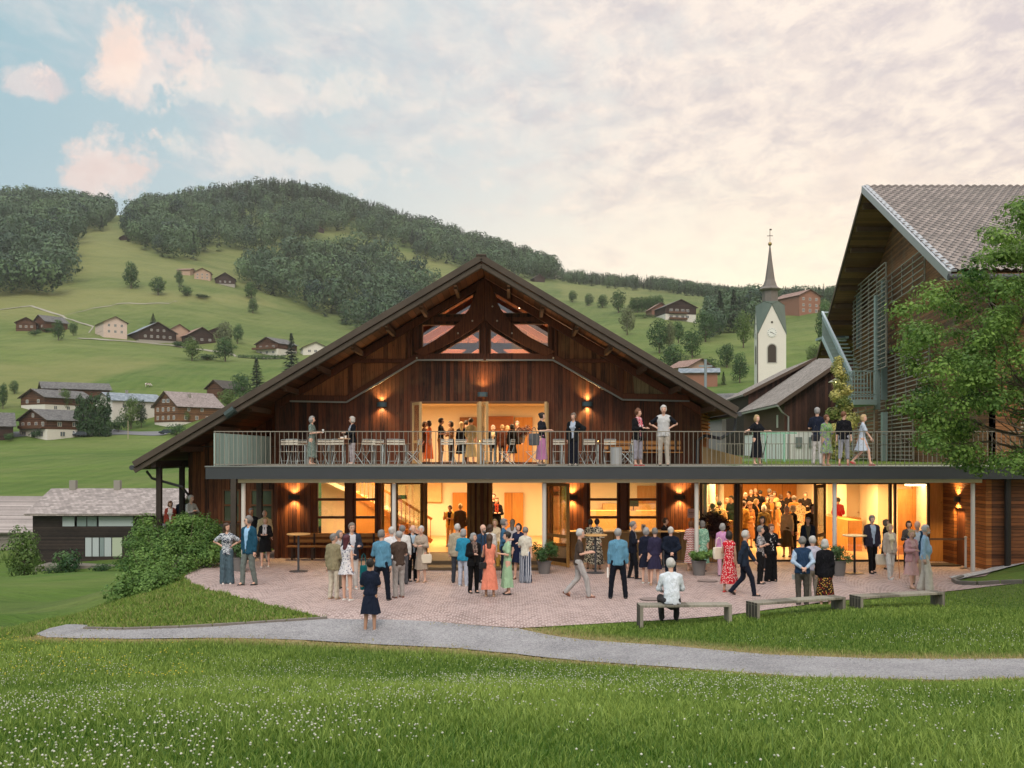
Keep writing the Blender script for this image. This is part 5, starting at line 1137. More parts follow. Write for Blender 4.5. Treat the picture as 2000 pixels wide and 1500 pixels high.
HS = [
 ('chalet', 78, 857, 250, 320, -32, 14, 19, 5.6, 24, W_W, R_G, dict(low_m=PLW, low_h=2.7, wins=row(3.6, (-5, -2, 1.5, 4.8), 1.2, 1.2) + row(6.3, (0,), 1, 1.1) + row(.5, (-4.5, 0, 4), 2, 1.6), swins=row(3.6, (4, 9, 14), 1.3, 1.2) + row(.6, (5, 12), 1.6, 1.4), balcony=[(-6, 6, -1.2, 0, 2.9)]), 'brown and white chalet beside the road at the far left, cars parked in front'),
 ('chalet', 75, 806, 320, 352, -30, 13, 19, 5.2, 23, W_W, R_G, dict(low_m=PLW, low_h=2.6, wins=row(3.2, (-3, 3), 1.2, 1.1), swins=row(1.0, (4, 9, 14), 1.2, 1.2), chimney=[(2, 9)]), 'brown and white chalet directly uphill of the roadside chalet'),
 ('chalet', 105, 782, 352, 375, -60, 12, 22, 4.2, 22, W_W, R_G, {}, 'long grey roofed house behind the two brown and white chalets'),
 ('chalet', 218, 822, 305, 345, -42, 12, 18, 6.6, 23, PLW, R_B, dict(wins=row(4, (-3, 0, 3), 1.1, 1.3) + row(1, (-3, 3), 1.1, 1.3), swins=row(4.2, (4, 9, 14), 1.2, 1.2), balcony=[(-5.5, 5.5, -1.3, 0, 3.2)], chimney=[(0, 8)]), 'white house with blue grey roof above the dark clipped hedge'),
 ('chalet', 338, 833, 290, 330, -38, 13, 17, 6.6, 35, W_B, R_P, dict(low_m=PLW, low_h=1.3, wins=row(2.1, (-4.5, -1.6, 1.4, 4.4), 1.1, 1.2) + row(4.8, (-4.5, -1.6, 1.4, 4.4), 1.1, 1.2) + row(7.6, (-1.2, 1.2), 1.6, 1.1), swins=row(2.1, (3, 7, 11, 15), 1.1, 1.2) + row(4.8, (4, 9), 1, 1), chimney=[(2.5, 7)]), 'large three storey timber chalet with pinkish shingle roof and stone wall below'),
 ('chalet', 425, 780, 345, 385, -30, 8, 10, 4, 34, W_W, R_D, {}, 'small dark red barn uphill of the large timber chalet'),
 ('chalet', -52, 862, 230, 300, -60, 10, 12, 4.8, 36, W_D, R_G, {}, 'dark house with steep grey roof cut off by the left picture edge'),
 ('chalet', 46, 648, 470, 520, 20, 9, 9, 4.6, 28, W_W, R_R, dict(wins=row(2, (-2.5, 0, 2.5), 1, 1)), 'small brown chalet, left one of the pair high on the left meadow'),
 ('chalet', 82, 648, 480, 530, -35, 10, 12, 5, 32, W_W, R_G, dict(wins=row(2, (-2, 2), 1, 1)), 'brown gabled chalet, right one of the pair high on the left meadow'),
 ('farmhouse', 214, 660, 480, 530, 35, 11, 17, 7.6, 27, mat('pale_house', 'CDB8AC', .8), R_G, dict(wins=row(5.4, (-3, 0, 3), 1.1, 1.3) + row(2.4, (-3, 0, 3), 1.1, 1.3), swins=(), balcony=[(-5.5, -5.4, 2, 16, 3.2)]), 'pale three storey house with solar panels in the upper row'),
 ('farmhouse', 292, 670, 470, 520, 35, 18, 26, 5.2, 29, W_D, R_B, dict(low_m=mat('stone_base', '9A948A', .85, var=.2), low_h=1.2, wins=row(2.4, (-6, -3, 0, 3, 6), 1.1, 1.1) + row(5.6, (-3, 0, 3), 1, 1)), 'long dark barn with silver roof in the upper row'),
 ('farmhouse', 344, 668, 490, 540, 30, 9, 10, 6, 32, PLS, R_R, {}, 'salmon coloured house between the two dark barns'),
 ('farmhouse', 383, 673, 460, 510, 35, 14, 18, 4.6, 30, W_D, R_R, dict(wins=row(2, (-4, 0, 4), 1.2, 1)), 'dark barn with reddish roof at the right of the salmon house'),
 ('farmhouse', 420, 662, 490, 540, 30, 9, 10, 3.8, 24, W_D, R_B, {}, 'low barn with light roof behind trees in the upper row'),
 ('farmhouse', 527, 692, 440, 500, -28, 14, 14, 6, 24, W_W, R_G, dict(low_m=PLW, low_h=3.2, wins=row(3.8, (-4, 0, 4), 1.4, 1.1) + row(1, (-4, 0, 4), 1.4, 1.2), balcony=[(-8, 6, -2, 0, 3.1)]), 'brown and white house with terrace and hedge above the hall roof'),
 ('farmhouse', 612, 690, 440, 500, 18, 12, 12, 3.8, 24, PLW, R_B, dict(wins=row(1.4, (-3, 0, 3), 1.4, 1.2)), 'low white house with light roof just above the hall roof slope'),
 ('farmhouse', 393, 533, 560, 660, 10, 10, 9, 5.2, 26, PLS, R_R, dict(wins=row(3, (-3, 0, 3), 1.1, 1.1) + row(1, (-3, 0, 3), 1.1, 1.1)), 'salmon farmhouse alone below the wood on the upper slope'),
 ('farmhouse', 368, 532, 570, 670, 80, 6, 9, 3, 20, PLS, R_R, {}, 'low salmon annex joined to the upper slope farmhouse'),
 ('farmhouse', 437, 539, 560, 660, 12, 12, 11, 4.6, 32, W_D, R_D, dict(low_m=mat('stone_base'), low_h=1.2, wins=row(2, (-3, 0, 3), 1, 1)), 'dark gabled farmhouse right of the salmon farmhouse'),
 ('hay_hut', 239, 470, 650, 800, 25, 5, 6, 2.6, 32, W_D, R_G, {}, 'tiny grey hay hut at the top of the open meadow'),
 ('hay_hut', 622, 455, 700, 950, 15, 8, 8, 3, 32, W_D, R_R, {}, 'tiny dark hut in a forest clearing below the summit'),
 ('hay_hut', 1052, 551, 700, 1000, 20, 9, 9, 3.4, 32, W_D, R_D, {}, 'little dark barn under the trees right of the hall ridge'),
 ('hay_hut', 1092, 545, 800, 1100, 0, 8, 8, 4.5, 20, PLW, R_R, {}, 'tiny pale house on the skyline right of the hall ridge'),
 ('guest_house', 1327, 627, 460, 500, 14, 16, 14, 7.0, 24, W_D, R_G, dict(low_m=PLW, low_h=3.4, wins=row(4.6, (-5, -2, 1, 3.5), 1.5, 1.2) + row(1.6, (-5, -2, 1, 3.5), 1.5, 1.2), balcony=[(-6.5, 3, -1.2, 0, 3.6), (-6.5, 3, -1.2, 0, .7)]), 'brown and white guest house on the slope left of the church tower'),
 ('farmhouse', 1290, 616, 480, 530, 10, 10, 10, 4, 32, mat('red_timber', '7A5444', .75, var=.15), R_R, {}, 'reddish timber house tucked behind the brown and white guest house'),
 ('guest_house', 1575, 614, 440, 560, 24, 13, 20, 9.4, 25, PLO, R_R, dict(wins=row(7, (-4, 0, 4), 1.3, 1.2) + row(4, (-4, 0, 4), 1.3, 1.2) + row(1.2, (-4, 0, 4), 1.4, 1.5)), 'tall reddish brown guest house on the hill right of the church tower'),
 ('farmhouse', 1362, 746, 260, 320, 30, 9, 9, 4.6, 26, PLS, R_R, {}, 'salmon gabled house just above the hall roof slope'),
 ('farmhouse', 1385, 752, 235, 290, 80, 8, 10, 3.8, 18, PLO, R_B, dict(swins=row(1.6, (2.5, 5, 7.5), 1.2, 1.1)), 'orange timber house with blue grey roof left of the church'),
 ('shed', 1390, 800, 110, 150, 60, 8, 12, 4.4, 28, mat('shed_grey', '6A6A68', .8), R_G, {}, 'grey roofed shed between the hall roof and the dark barns'),
 ('shed', 1425, 795, 120, 165, 50, 8, 10, 4.4, 26, mat('shed_grey'), R_B, {}, 'second grey shed roof tucked beside the smaller barn'),
]
HOUSES = []
for nm, px, py, y0, y1, yaw, w, d, h, pit, wm, rm, kw, lb in HS:
    x, y, z = hs(px, py, y0, y1)
    a = R(yaw); cx, cy = 0, d / 2; ox = -(-math.sin(a) * cy); oy = -(math.cos(a) * cy)
    big = nm in ('chalet', 'farmhouse', 'guest_house') and w > 9
    HOUSES.append(gable_house(nm, (x + ox * .5, y + oy * 0 + 1, z), a, w, d, h, pit, wm, rm, lb, {'hay_hut': 'hut', 'guest_house': 'house', 'farmhouse': 'house'}.get(nm, nm), **kw))
# neighbour house below the bank at the left, and the one behind
NB = boards('black_boards', '14110F', '3E342E', 2, .16, gap=.08)
nh = empty('modern_house', P(140, 1115, 97), R(2), 'low dark timber house with long shingle roof below the left bank', 'house')
def nhp(o, p=None): o.parent = p or nh; return o
k_ = 97 / FPX
def q_(px, py): return ((px - 140) * k_, (1115 - py) * k_)
A = q_(65, 1115); B = q_(330, 1003); hl = [[(q_(122, 0)[0], q_(0, 1028)[1]), (q_(260, 0)[0], q_(0, 1028)[1]), (q_(260, 0)[0], q_(0, 1009)[1]), (q_(122, 0)[0], q_(0, 1009)[1])], [(q_(165, 0)[0], q_(0, 1087)[1]), (q_(238, 0)[0], q_(0, 1087)[1]), (q_(238, 0)[0], q_(0, 1050)[1]), (q_(165, 0)[0], q_(0, 1050)[1])]]
nhp(MB().plate([(A[0], -3), (B[0], -3), (B[0], B[1]), (A[0], B[1])], hl, 0, .2).build('wall', NB)); nhp(MB().box(A[0], A[0] + .2, .2, 11, -4, B[1]).build('side_wall', NB)); nhp(MB().box(B[0] - .2, B[0], .2, 11, -4, B[1]).build('side_wall', NB)); nhp(MB().box(A[0], B[0], 3.0, 3.1, -3, B[1]).build('back_wall', mat('inner_grey', '6A6C66', .8)))
nhp(MB().sheet((A[0] - .5, -.8, B[1] + .02), (B[0] + .6, -.8, B[1] + .02), (B[0] + .6, 5.5, B[1] + 2.2), (A[0] - .5, 5.5, B[1] + 2.2), .2).sheet((A[0] - .5, 5.5, B[1] + 2.2), (B[0] + .6, 5.5, B[1] + 2.2), (B[0] + .6, 12, B[1] - .1), (A[0] - .5, 12, B[1] - .1), .2).build('roof', shingle('neighbour_shingles', '7A726E', 'B4A9A4', .4, .22, 'xz')))
PALE = mat('pale_panel', 'A9B4B4', .6)
for x0, x1, m_ in ((122, 145, PALE), (150, 168, mat('sky_pane', (.22, .28, .28), .08, spec=.9)), (170, 188, mat('sky_pane')), (192, 258, PALE)):
    w = nhp(MB().box(q_(x0, 0)[0], q_(x1, 0)[0], .02, .1, q_(0, 1028)[1], q_(0, 1009)[1]).build('upper_window', m_))
for x0, x1, m_ in ((166, 178, PALE), (180, 192, PALE), (194, 202, mat('sky_pane')), (203, 216, PALE), (218, 237, mat('curtain_pale', 'A8B49C', .7))):
    nhp(MB().box(q_(x0, 0)[0], q_(x1, 0)[0], .02, .1, q_(0, 1087)[1], q_(0, 1050)[1]).build('garden_door', m_))
for px in (101, 191): x, z = q_(px, 975); nhp(MB().box(x - .3, x + .3, 5, 5.6, B[1] + 1.5, B[1] + 3.0).build('chimney', mat('chimney_grey')))
nhp(MB().box(q_(97, 0)[0], q_(245, 0)[0], -3.2, -.01, q_(0, 1098)[1] - .9, q_(0, 1098)[1]).build('garden_deck', mat('deck_grey_wood', '7C766C', .8, var=.2)))
gable_house('neighbour_house', P(112, 1092, 112), R(86), 10.5, 24, 3.6, 31, boards('pale_grey_boards', '6E6860', '98908A', 2, .2), shingle('neighbour_shingles', '', ''), 'grey boarded house partly hidden behind the dark timber house', 'house', ov=.6)
# ------------------------------------------------------------------ trees
def sph(n):
    v = RNG.normal(size=(n, 3)); return v / np.linalg.norm(v, axis=1, keepdims=True)
def leafcloud(blobs, n, size, jit=.35, up=.3, shape='quad', col=(.5, .2), al=1.1):
    """blobs: (cx,cy,cz,rx,ry,rz); returns V,F,v of leaf quads spread through the shells of the blobs"""
    B = np.array(blobs, float); area_ = (B[:, 3] * B[:, 4] + B[:, 3] * B[:, 5] + B[:, 4] * B[:, 5]); pr = area_ / area_.sum()
    k = RNG.choice(len(B), n, p=pr); d = sph(n); rr = 1 - RNG.random(n) ** 1.6 * jit
    c = B[k, :3] + d * B[k, 3:] * rr[:, None]
    nrm = d * al + sph(n) * .55; nrm[:, 2] += up; nrm /= np.linalg.norm(nrm, axis=1, keepdims=True)
    t1 = np.cross(nrm, sph(n)); t1 /= np.linalg.norm(t1, axis=1, keepdims=True) + 1e-9; t2 = np.cross(nrm, t1)
    s = size * RNG.uniform(.6, 1.3, n)[:, None]
    V = np.stack([c - t1 * s, c - t2 * s * .6, c + t1 * s, c + t2 * s * .6], 1).reshape(-1, 3)
    F = np.arange(n * 4).reshape(-1, 4)
    bv = RNG.normal(0, col[1], len(B)); v = np.clip(col[0] + bv[k] + RNG.normal(0, .15 if al < 2 else .08, n), 0, 1)
    return V, F, np.repeat(v, 4)
def crown_blobs(w, h, z0, n=12, flat=1.0, taper=.5):
    out = []
    for i in range(n):
        t = (i + .5) / n; z = z0 + h * (.12 + .80 * t); rad = w / 2 * math.sin(math.pi * (.18 + .74 * t ** (1 + taper * .2))) ; a = i * 2.4 + RNG.random(); q = rad * RNG.uniform(.35, .75)
        s = w * RNG.uniform(.17, .28); out.append((q * math.cos(a), q * math.sin(a), z, s, s, s * RNG.uniform(.75, 1.0)))
    out.append((0, 0, z0 + h * .5, w * .33, w * .33, h * .36)); return out
def trunk_mb(h, r, limbs=6, w=3, z0=1.5, seed=0):
    rn = random.Random(seed); m = MB(); m.tube([(0, 0, -.5), (.03 * h * .2, 0, h * .3), (-.02 * h * .3, .02 * h, h * .75)], [r * 1.25, r * .85, r * .25], 8)
    for i in range(limbs):
        a = i * 2.4 + rn.random(); zs = z0 + (h * .7 - z0) * i / max(1, limbs); L_ = w * rn.uniform(.3, .45)
        m.tube([(0, 0, zs), (math.cos(a) * L_ * .5, math.sin(a) * L_ * .5, zs + L_ * .45), (math.cos(a) * L_, math.sin(a) * L_, zs + L_ * 1.0)], [r * .45, r * .28, r * .08], 6)
    return m
BARK = mat('bark', (.11, .085, .06), .9, bump=.6, bscale=12, var=.35)
LF = {'broad': leafmat('leaf_broad', (.012, .048, .016), (.085, .165, .045), .2), 'light': leafmat('leaf_light', (.05, .10, .02), (.16, .24, .06), .25), 'dark': leafmat('leaf_dark', (.010, .034, .018), (.04, .085, .04), .15),
      'conifer': leafmat('leaf_conifer', (.006, .026, .018), (.035, .075, .045), .1), 'olive': leafmat('leaf_olive', (.07, .09, .04), (.17, .20, .09), .2), 'thuja': leafmat('leaf_thuja', (.01, .035, .012), (.05, .10, .03), .12), 'gold': leafmat('leaf_gold', (.14, .20, .05), (.78, .68, .24), .3)}
def conifer_cloud(h, w, n, size):
    t = RNG.random(n) ** .8; z = h * (.06 + .94 * t); lay = np.floor(t * 13) / 13; rad = w / 2 * (1 - t) * (.55 + .45 * ((t * 13) % 1 < .5)) + .03 * w
    a = RNG.random(n) * 6.283; rr = rad * (1 - RNG.random(n) ** 2 * .5)
    c = np.c_[np.cos(a) * rr, np.sin(a) * rr, z - rr * .25]
    out = np.c_[np.cos(a), np.sin(a), np.full(n, -.35)]; side = np.c_[-np.sin(a), np.cos(a), np.zeros(n)]
    s = (size * RNG.uniform(.6, 1.2, n) * (.5 + .7 * (1 - t)))[:, None]
    V = np.stack([c - out * s * .4, c - side * s * .45, c + out * s, c + side * s * .45], 1).reshape(-1, 3)
    return V, np.arange(n * 4).reshape(-1, 4), np.repeat(np.clip(RNG.normal(.45, .22, n), 0, 1), 4)
TREEP = {}
def tree_proto(kind, var=0):
    k = (kind, var)
    if k in TREEP: return TREEP[k]
    if kind == 'conifer': c = conifer_cloud(1, .42, 900, .06); tr = MB().tube([(0, 0, -.05), (0, 0, .9)], .014, 6, .004)
    elif kind == 'thuja':
        bl = [(RNG.normal(0, .02), RNG.normal(0, .02), z, .11 * (1 - .55 * z ** 2), .11 * (1 - .55 * z ** 2), .12) for z in np.linspace(.08, .92, 9)]; c = leafcloud(bl, 1100, .028, .3); tr = MB().tube([(0, 0, -.05), (0, 0, .6)], .014, 6, .005)
    elif kind == 'shrub': c = leafcloud([(RNG.normal(0, .25), RNG.normal(0, .25), RNG.uniform(.25, .6), .33, .33, .32) for _ in range(7)], 700, .055, .4); tr = MB().tube([(0, 0, -.1), (0, 0, .5)], .03, 6, .01)
    else:
        c = leafcloud(crown_blobs(.86, .88, .12, 13), 1900, .030, .3, al=1.8); tr = trunk_mb(.75, .028, 5, .5, .2, var)
    lm = LF[{'conifer': 'conifer', 'thuja': 'thuja', 'shrub': 'broad'}.get(kind, kind)]
    o = mkmesh('crown', c[0], c[1], lm, attrs={'v': c[2]}); t = tr.build('trunk', BARK)
    TREEP[k] = (o.data, t.data); bpy.data.objects.remove(o); bpy.data.objects.remove(t); return TREEP[k]
def put_tree(kind, loc, h, w=None, label='', group=None, name=None, var=0):
    cd, td = tree_proto(kind, var); nm = name or {'conifer': 'fir_tree', 'thuja': 'columnar_thuja', 'shrub': 'shrub'}.get(kind, 'broadleaf_tree')
    e = empty(nm, loc, random.random() * 6.28, label, 'shrub' if kind == 'shrub' else 'tree', group); ww = (w or h) ; e.scale = (ww, ww, h)
    for n_, d_ in (('crown', cd), ('trunk', td)): o = bpy.data.objects.new(n_, d_); COL.objects.link(o); o.parent = e
    return e
def tpx(kind, px, py, hp_, wp=None, y0=90, y1=1400, label='', group=None, **k):
    g = ground(px, py, y0, y1); s = g.y / FPX; w = (wp or hp_) * s / .9
    if kind == 'conifer': w = (wp * s / .42) if wp else hp_ * s
    if kind == 'thuja': w = (wp * s / .22) if wp else hp_ * s
    if kind == 'shrub': w = (wp or hp_) * s / 1.1
    return put_tree(kind, g, hp_ * s, w, label, group, var=random.randint(0, 2), **k)
TL = [
 ('broad', 256, 565, 52, 38, 'tall dark clump on the open meadow below the summit wood'), ('broad', 309, 577, 35, 38, 'round dark tree clump right of the tall meadow clump'), ('broad', 350, 562, 32, 20, 'slim tree above the hedge end on the meadow'),
 ('shrub', 366, 580, 24, 26, 'loose bush at the hedge end on the meadow'), ('shrub', 392, 582, 8, 36, 'low hedge trailing right of the loose meadow bush'), ('broad', 491, 586, 32, 34, 'upper of the two stacked trees on the right of the meadow'), ('broad', 494, 612, 28, 26, 'lower of the two stacked trees on the right of the meadow'),
 ('conifer', 143, 515, 40, 16, 'thin lone fir at the edge of the left wood'), ('broad', 114, 665, 40, 30, 'dark bushy tree right of the brown chalet pair'), ('broad', 143, 656, 26, 20, 'small tree left of the pale upper row house'), ('shrub', 68, 657, 16, 20, 'bush in front of the brown chalet pair'), ('shrub', 92, 650, 12, 18, 'bush beside the right chalet of the pair'),
 ('conifer', 299, 634, 20, 14, 'small tree rising behind the silver roofed barn'), ('light', 375, 705, 44, 42, 'round light green tree below the reddish roofed barn'), ('olive', 438, 690, 62, 44, 'tall airy olive tree above the hedge in the upper row'), ('broad', 440, 706, 44, 50, 'dark full tree beside the hedge in the upper row'), ('broad', 464, 672, 36, 28, 'dark tree left of the house with the terrace'),
 ('shrub', 405, 704, 16, 40, 'bush between the round tree and the dark tree'), ('shrub', 345, 678, 14, 26, 'orchard bush in front of the salmon house'),
 ('conifer', 569, 735, 84, 40, 'tall dark fir rising left of the hall roof'), ('conifer', 501, 768, 68, 42, 'broad fir in front of the upper meadow, left of the hall roof'), ('broad', 470, 790, 60, 44, 'green tree between the broad fir and the hall roof'), ('light', 445, 800, 40, 44, 'bright green tree behind the hall roof edge'),
 ('light', 256, 838, 62, 42, 'light green tree in the gap between thuja row and timber chalet'), ('shrub', 231, 845, 30, 28, 'round green bush right of the thuja row'), ('dark', 276, 836, 52, 24, 'dark tree left of the large timber chalet'), ('shrub', 243, 832, 26, 22, 'dark purple bush under the light tree'),
 ('light', 128, 802, 40, 30, 'light tree behind the roadside chalets'), ('shrub', 20, 862, 20, 20, 'clipped round bush by the road at the left'), ('shrub', 73, 856, 20, 26, 'dark bush in front of the roadside chalet'), ('broad', 6, 800, 50, 26, 'tree at the far left picture edge'), ('broad', 28, 770, 26, 22, 'small tree above the roofs at the far left'),
 ('shrub', 345, 850, 26, 36, 'bushes beside the stone wall of the timber chalet'), ('light', 362, 828, 26, 22, 'small tree at the right end of the timber chalet'),
 ('broad', 1118, 590, 22, 22, 'leftmost of the three round trees on the right meadow'), ('broad', 1150, 598, 24, 24, 'middle one of the three round trees on the right meadow'), ('broad', 1177, 602, 26, 28, 'rightmost of the three round trees on the right meadow'),
 ('broad', 1208, 612, 44, 34, 'tree standing left of the dark copse'), ('olive', 1225, 655, 56, 36, 'thin olive tree below the dark copse'), ('shrub', 1260, 622, 10, 30, 'scrub in front of the reddish timber house'),
 ('broad', 1288, 690, 66, 54, 'large tree below the brown and white guest house'), ('olive', 1308, 688, 62, 26, 'pale birch like tree beside the large tree'), ('broad', 1325, 670, 40, 34, 'dark tree right of the pale birch like tree'), ('broad', 1315, 726, 52, 66, 'broad tree mass above the salmon house'), ('broad', 1352, 700, 56, 46, 'tree above the orange timber house'),
 ('broad', 1378, 668, 60, 50, 'full tree below the right end of the wood'), ('conifer', 1406, 650, 82, 36, 'left one of the two dark firs beside the church tower'), ('conifer', 1433, 650, 86, 36, 'right one of the two dark firs beside the church tower'), ('light', 1452, 680, 70, 42, 'light green tree just left of the church tower'), ('broad', 1420, 718, 46, 44, 'round dark tree on the meadow left of the church'), ('broad', 1445, 748, 58, 42, 'tree at the foot of the church tower'), ('broad', 1385, 735, 36, 40, 'low tree behind the orange timber house'),
 ('conifer', 1352, 752, 24, 14, 'small dark conifer beside the salmon house'), ('conifer', 1413, 752, 26, 14, 'small dark conifer right of the orange timber house'),
 ('broad', 1608, 690, 96, 44, 'dark tree mass behind the tall building eaves'), ('light', 1590, 712, 36, 40, 'bushy tree above the barn roof ridge'), ('broad', 1535, 612, 22, 30, 'bush left of the reddish brown guest house'), ('light', 1612, 622, 36, 30, 'tree right of the reddish brown guest house'),
]
for t in TL: tpx(t[0], t[1], t[2], t[3], t[4], 200 if t[2] > 500 else 300, 1200, t[5])
ORD = ('leftmost', 'second', 'third', 'fourth', 'fifth', 'sixth', 'seventh', 'rightmost')
for i in range(7): tpx('broad', 1236 + i * 9, 612 - i * .5, 30, 22, 400, 700, ORD[i if i < 6 else 7] + ' tree from the left in the dense dark copse left of the guest house', 'dark copse left of the guest house')
for i in range(8): tpx('thuja', 151 + i * 8.6, 853, 80 + (3 if i % 2 else -2), 15, 240, 330, ORD[i] + ' of the tall dark clipped thujas in the row by the road', 'row of clipped thujas')
g = ground(512, 703, 380, 470); e = empty('hedge', g, 0, 'long clipped green hedge below the house with the terrace', 'hedge'); V, F, v = leafcloud([(k * 1.5 - 10, RNG.normal(0, .2), 1.1, 1.3, 1.0, 1.2) for k in range(14)], 2600, .22, .4); mkmesh('foliage', V, F, LF['broad'], e, attrs={'v': v})
# near trees at the left
g = Vector(P(47, 1122, 84)); put_tree('light', (g.x, g.y, hz(g.x, g.y)), 5.0, 4.4, 'small round fruit tree on the lawn left of the dark timber house', name='fruit_tree')
for px, py, h_, w_, lb in ((128, 1103, 2.6, 2.6, 'feathery grey green shrub in front of the dark timber house'), (105, 1108, 1.2, 1.4, 'small shrub at the left end of the garden deck'), (200, 1092, 1.0, 1.8, 'low shrub at the right end of the garden deck')):
    p = P(px, py, 90 if px > 220 else 92); put_tree('shrub', (p.x, p.y, hz(p.x, p.y) if px < 220 else p.z - h_ * .3), h_, w_, lb)

# forest masses: many small trees merged into one body per wood
FP = {
 'summit_wood': [(240, 462), (262, 424), (330, 400), (420, 394), (550, 376), (640, 385), (720, 412), (830, 445), (900, 470), (960, 492), (1040, 512), (1090, 545), (1060, 548), (990, 540), (880, 520), (820, 505), (815, 492), (730, 468), (640, 452), (612, 462), (590, 492), (520, 494), (420, 492), (378, 508), (330, 506), (285, 492)],
 'left_wood': [(-180, 395), (60, 385), (175, 402), (215, 428), (200, 452), (150, 454), (130, 500), (122, 560), (85, 578), (-180, 582)],
 'slope_wood': [(466, 552), (500, 532), (590, 520), (640, 498), (720, 502), (800, 548), (845, 572), (760, 645), (700, 646), (640, 622), (570, 592), (515, 575)],
 'ridge_wood': [(1088, 545), (1150, 546), (1300, 556), (1450, 578), (1640, 586), (1640, 598), (1450, 600), (1400, 598), (1370, 582), (1300, 572), (1200, 564), (1100, 552)],
 'tower_wood': [(1378, 640), (1384, 612), (1480, 604), (1480, 640), (1420, 652), (1385, 668)]}
FLAB = {'summit_wood': 'dark mixed wood covering the summit and skyline', 'left_wood': 'dark beech and fir wood at the left edge of the meadow', 'slope_wood': 'leafy wood running down the slope behind the hall', 'ridge_wood': 'fir wood along the skyline to the right of the hall', 'tower_wood': 'mixed wood on the slope just left of the church tower'}
def ftemplate(con, n):
    if con: V, F, v = conifer_cloud(1, .36, n, .11)
    else: V, F, v = leafcloud([(0, 0, .52, .42, .42, .46)] + [(.27 * math.cos(i * 2.4 + RNG.random()), .27 * math.sin(i * 2.4), .42 + .06 * i, .21, .21, .19) for i in range(7)], n, .05, .10, up=.1, col=(.5, .12), al=2.0)
    return V, F, v
TPL = {True: [ftemplate(True, 120) for _ in range(3)], False: [ftemplate(False, 420) for _ in range(5)]}
for nm, poly in FP.items():
    xs = [p[0] for p in poly]; ys = [p[1] for p in poly]; N_ = 90000
    Yc = np.sqrt(RNG.uniform(380 ** 2, 1190 ** 2, N_)); pxs = RNG.uniform(min(xs), max(xs), N_); Xc = (pxs - 1000) / FPX * Yc
    zc = H(Xc, Yc); pys = HOR - (zc - CZ) / Yc * FPX
    ok = inpoly(pxs, pys, poly); Xc, Yc, zc, pys, pxs = Xc[ok], Yc[ok], zc[ok], pys[ok], pxs[ok]
    # keep a spacing grid
    cell = {}; keep = []
    for i in range(len(Xc)):
        cn = pys[i] < np.interp(pxs[i], [0, 550, 830, 1090, 1500], [420, 405, 460, 552, 590]) or nm == 'ridge_wood'
        k = (cn, int(Xc[i] / (7.0 if cn else 10.5)), int(Yc[i] / (11 if cn else 14)))
        if k not in cell: cell[k] = 1; keep.append(i)
    Vs, Fs, vs_ = [], [], []; off = 0; ed = polydist(pxs, pys, poly)
    for i in keep:
        con = RNG.random() < (.85 if (pys[i] < np.interp(pxs[i], [0, 550, 830, 1090, 1500], [420, 405, 460, 552, 590]) or nm == 'ridge_wood') else .34)
        V, F, v = TPL[con][RNG.integers(0, 3 if con else 5)]; h = RNG.uniform(13, 21) if con else RNG.uniform(13, 23)
        if nm in ('left_wood', 'slope_wood') and not con: h *= 1.15
        if nm == 'ridge_wood': h *= .58
        if nm == 'tower_wood': h *= .75
        w = h * (.80 if con else RNG.uniform(.75, 1.0)); a = RNG.random() * 6.28; ca, sa = math.cos(a), math.sin(a)
        Vs.append(np.c_[(V[:, 0] * ca - V[:, 1] * sa) * w + Xc[i], (V[:, 0] * sa + V[:, 1] * ca) * w + Yc[i], V[:, 2] * h + zc[i] - .5]); Fs.append(F + off); off += len(V)
        vs_.append(np.clip(v * .6 + RNG.normal(.22, .2) - (.16 if con else -.05), 0, 1))
    o = mkmesh(nm, np.concatenate(Vs), np.concatenate(Fs), leafmat('forest_leaves', (.005, .026, .025), (.105, .175, .075), .10), attrs={'v': np.concatenate(vs_)}); tag(o, FLAB[nm], 'forest', kind='stuff')
    print(nm, len(keep))

# maple reaching in from the right, trunk outside the frame
mp = empty('maple_tree', (13.4, 23.2, .6), 0, 'leafy maple reaching into the picture at the right edge', 'tree')
rn = random.Random(5); tips = []
m = MB(); base = Vector((0, 0, -.8)); top = Vector((-.1, .2, 3.2)); m.tube([base, Vector((.05, 0, 1)), top], [.22, .17, .13], 10)
lim = MB()
def branch(p, d, L_, r_, lev):
    q = p; pts = [p]; dd = d.normalized()
    for s_ in range(3): dd = (dd + Vector((rn.uniform(-.22, .22), rn.uniform(-.22, .22), rn.uniform(-.05, .16)))).normalized(); q = q + dd * L_ / 3; pts.append(q)
    lim.tube(pts, [r_, r_ * .8, r_ * .6, r_ * .35], 6)
    if lev == 0: tips.append(pts[-1]); tips.append(pts[2]); return
    for k in range(3 if lev > 1 else 4):
        pp = pts[rn.choice((1, 2, 3))]; a = Vector((rn.uniform(-1, 1), rn.uniform(-1, 1), rn.uniform(-.45, .7))); branch(pp, dd * .65 + a * .8, L_ * .68, r_ * .5, lev - 1)
MO = Vector((13.4, 23.2, .6))
for tx, tz, ty in [(1790, 600, 22.5), (1800, 720, 22), (1790, 840, 22.5), (1900, 480, 23.5), (1950, 420, 23.5), (1880, 650, 23), (1870, 780, 22), (1930, 860, 21.5), (1970, 560, 24), (2050, 640, 23), (2060, 780, 22.5), (2080, 480, 24), (1850, 700, 24), (1960, 720, 21.5), (2150, 560, 23), (2200, 750, 22)]:
    tgt = P(tx, tz, ty) - MO; st = top.lerp(base, rn.uniform(0, .25)); d = tgt - st; branch(st, d + Vector((0, 0, .3)), d.length * .55, .06, 2)
m.build('trunk', BARK).parent = mp; lo = lim.build('branches', BARK); lo.parent = mp
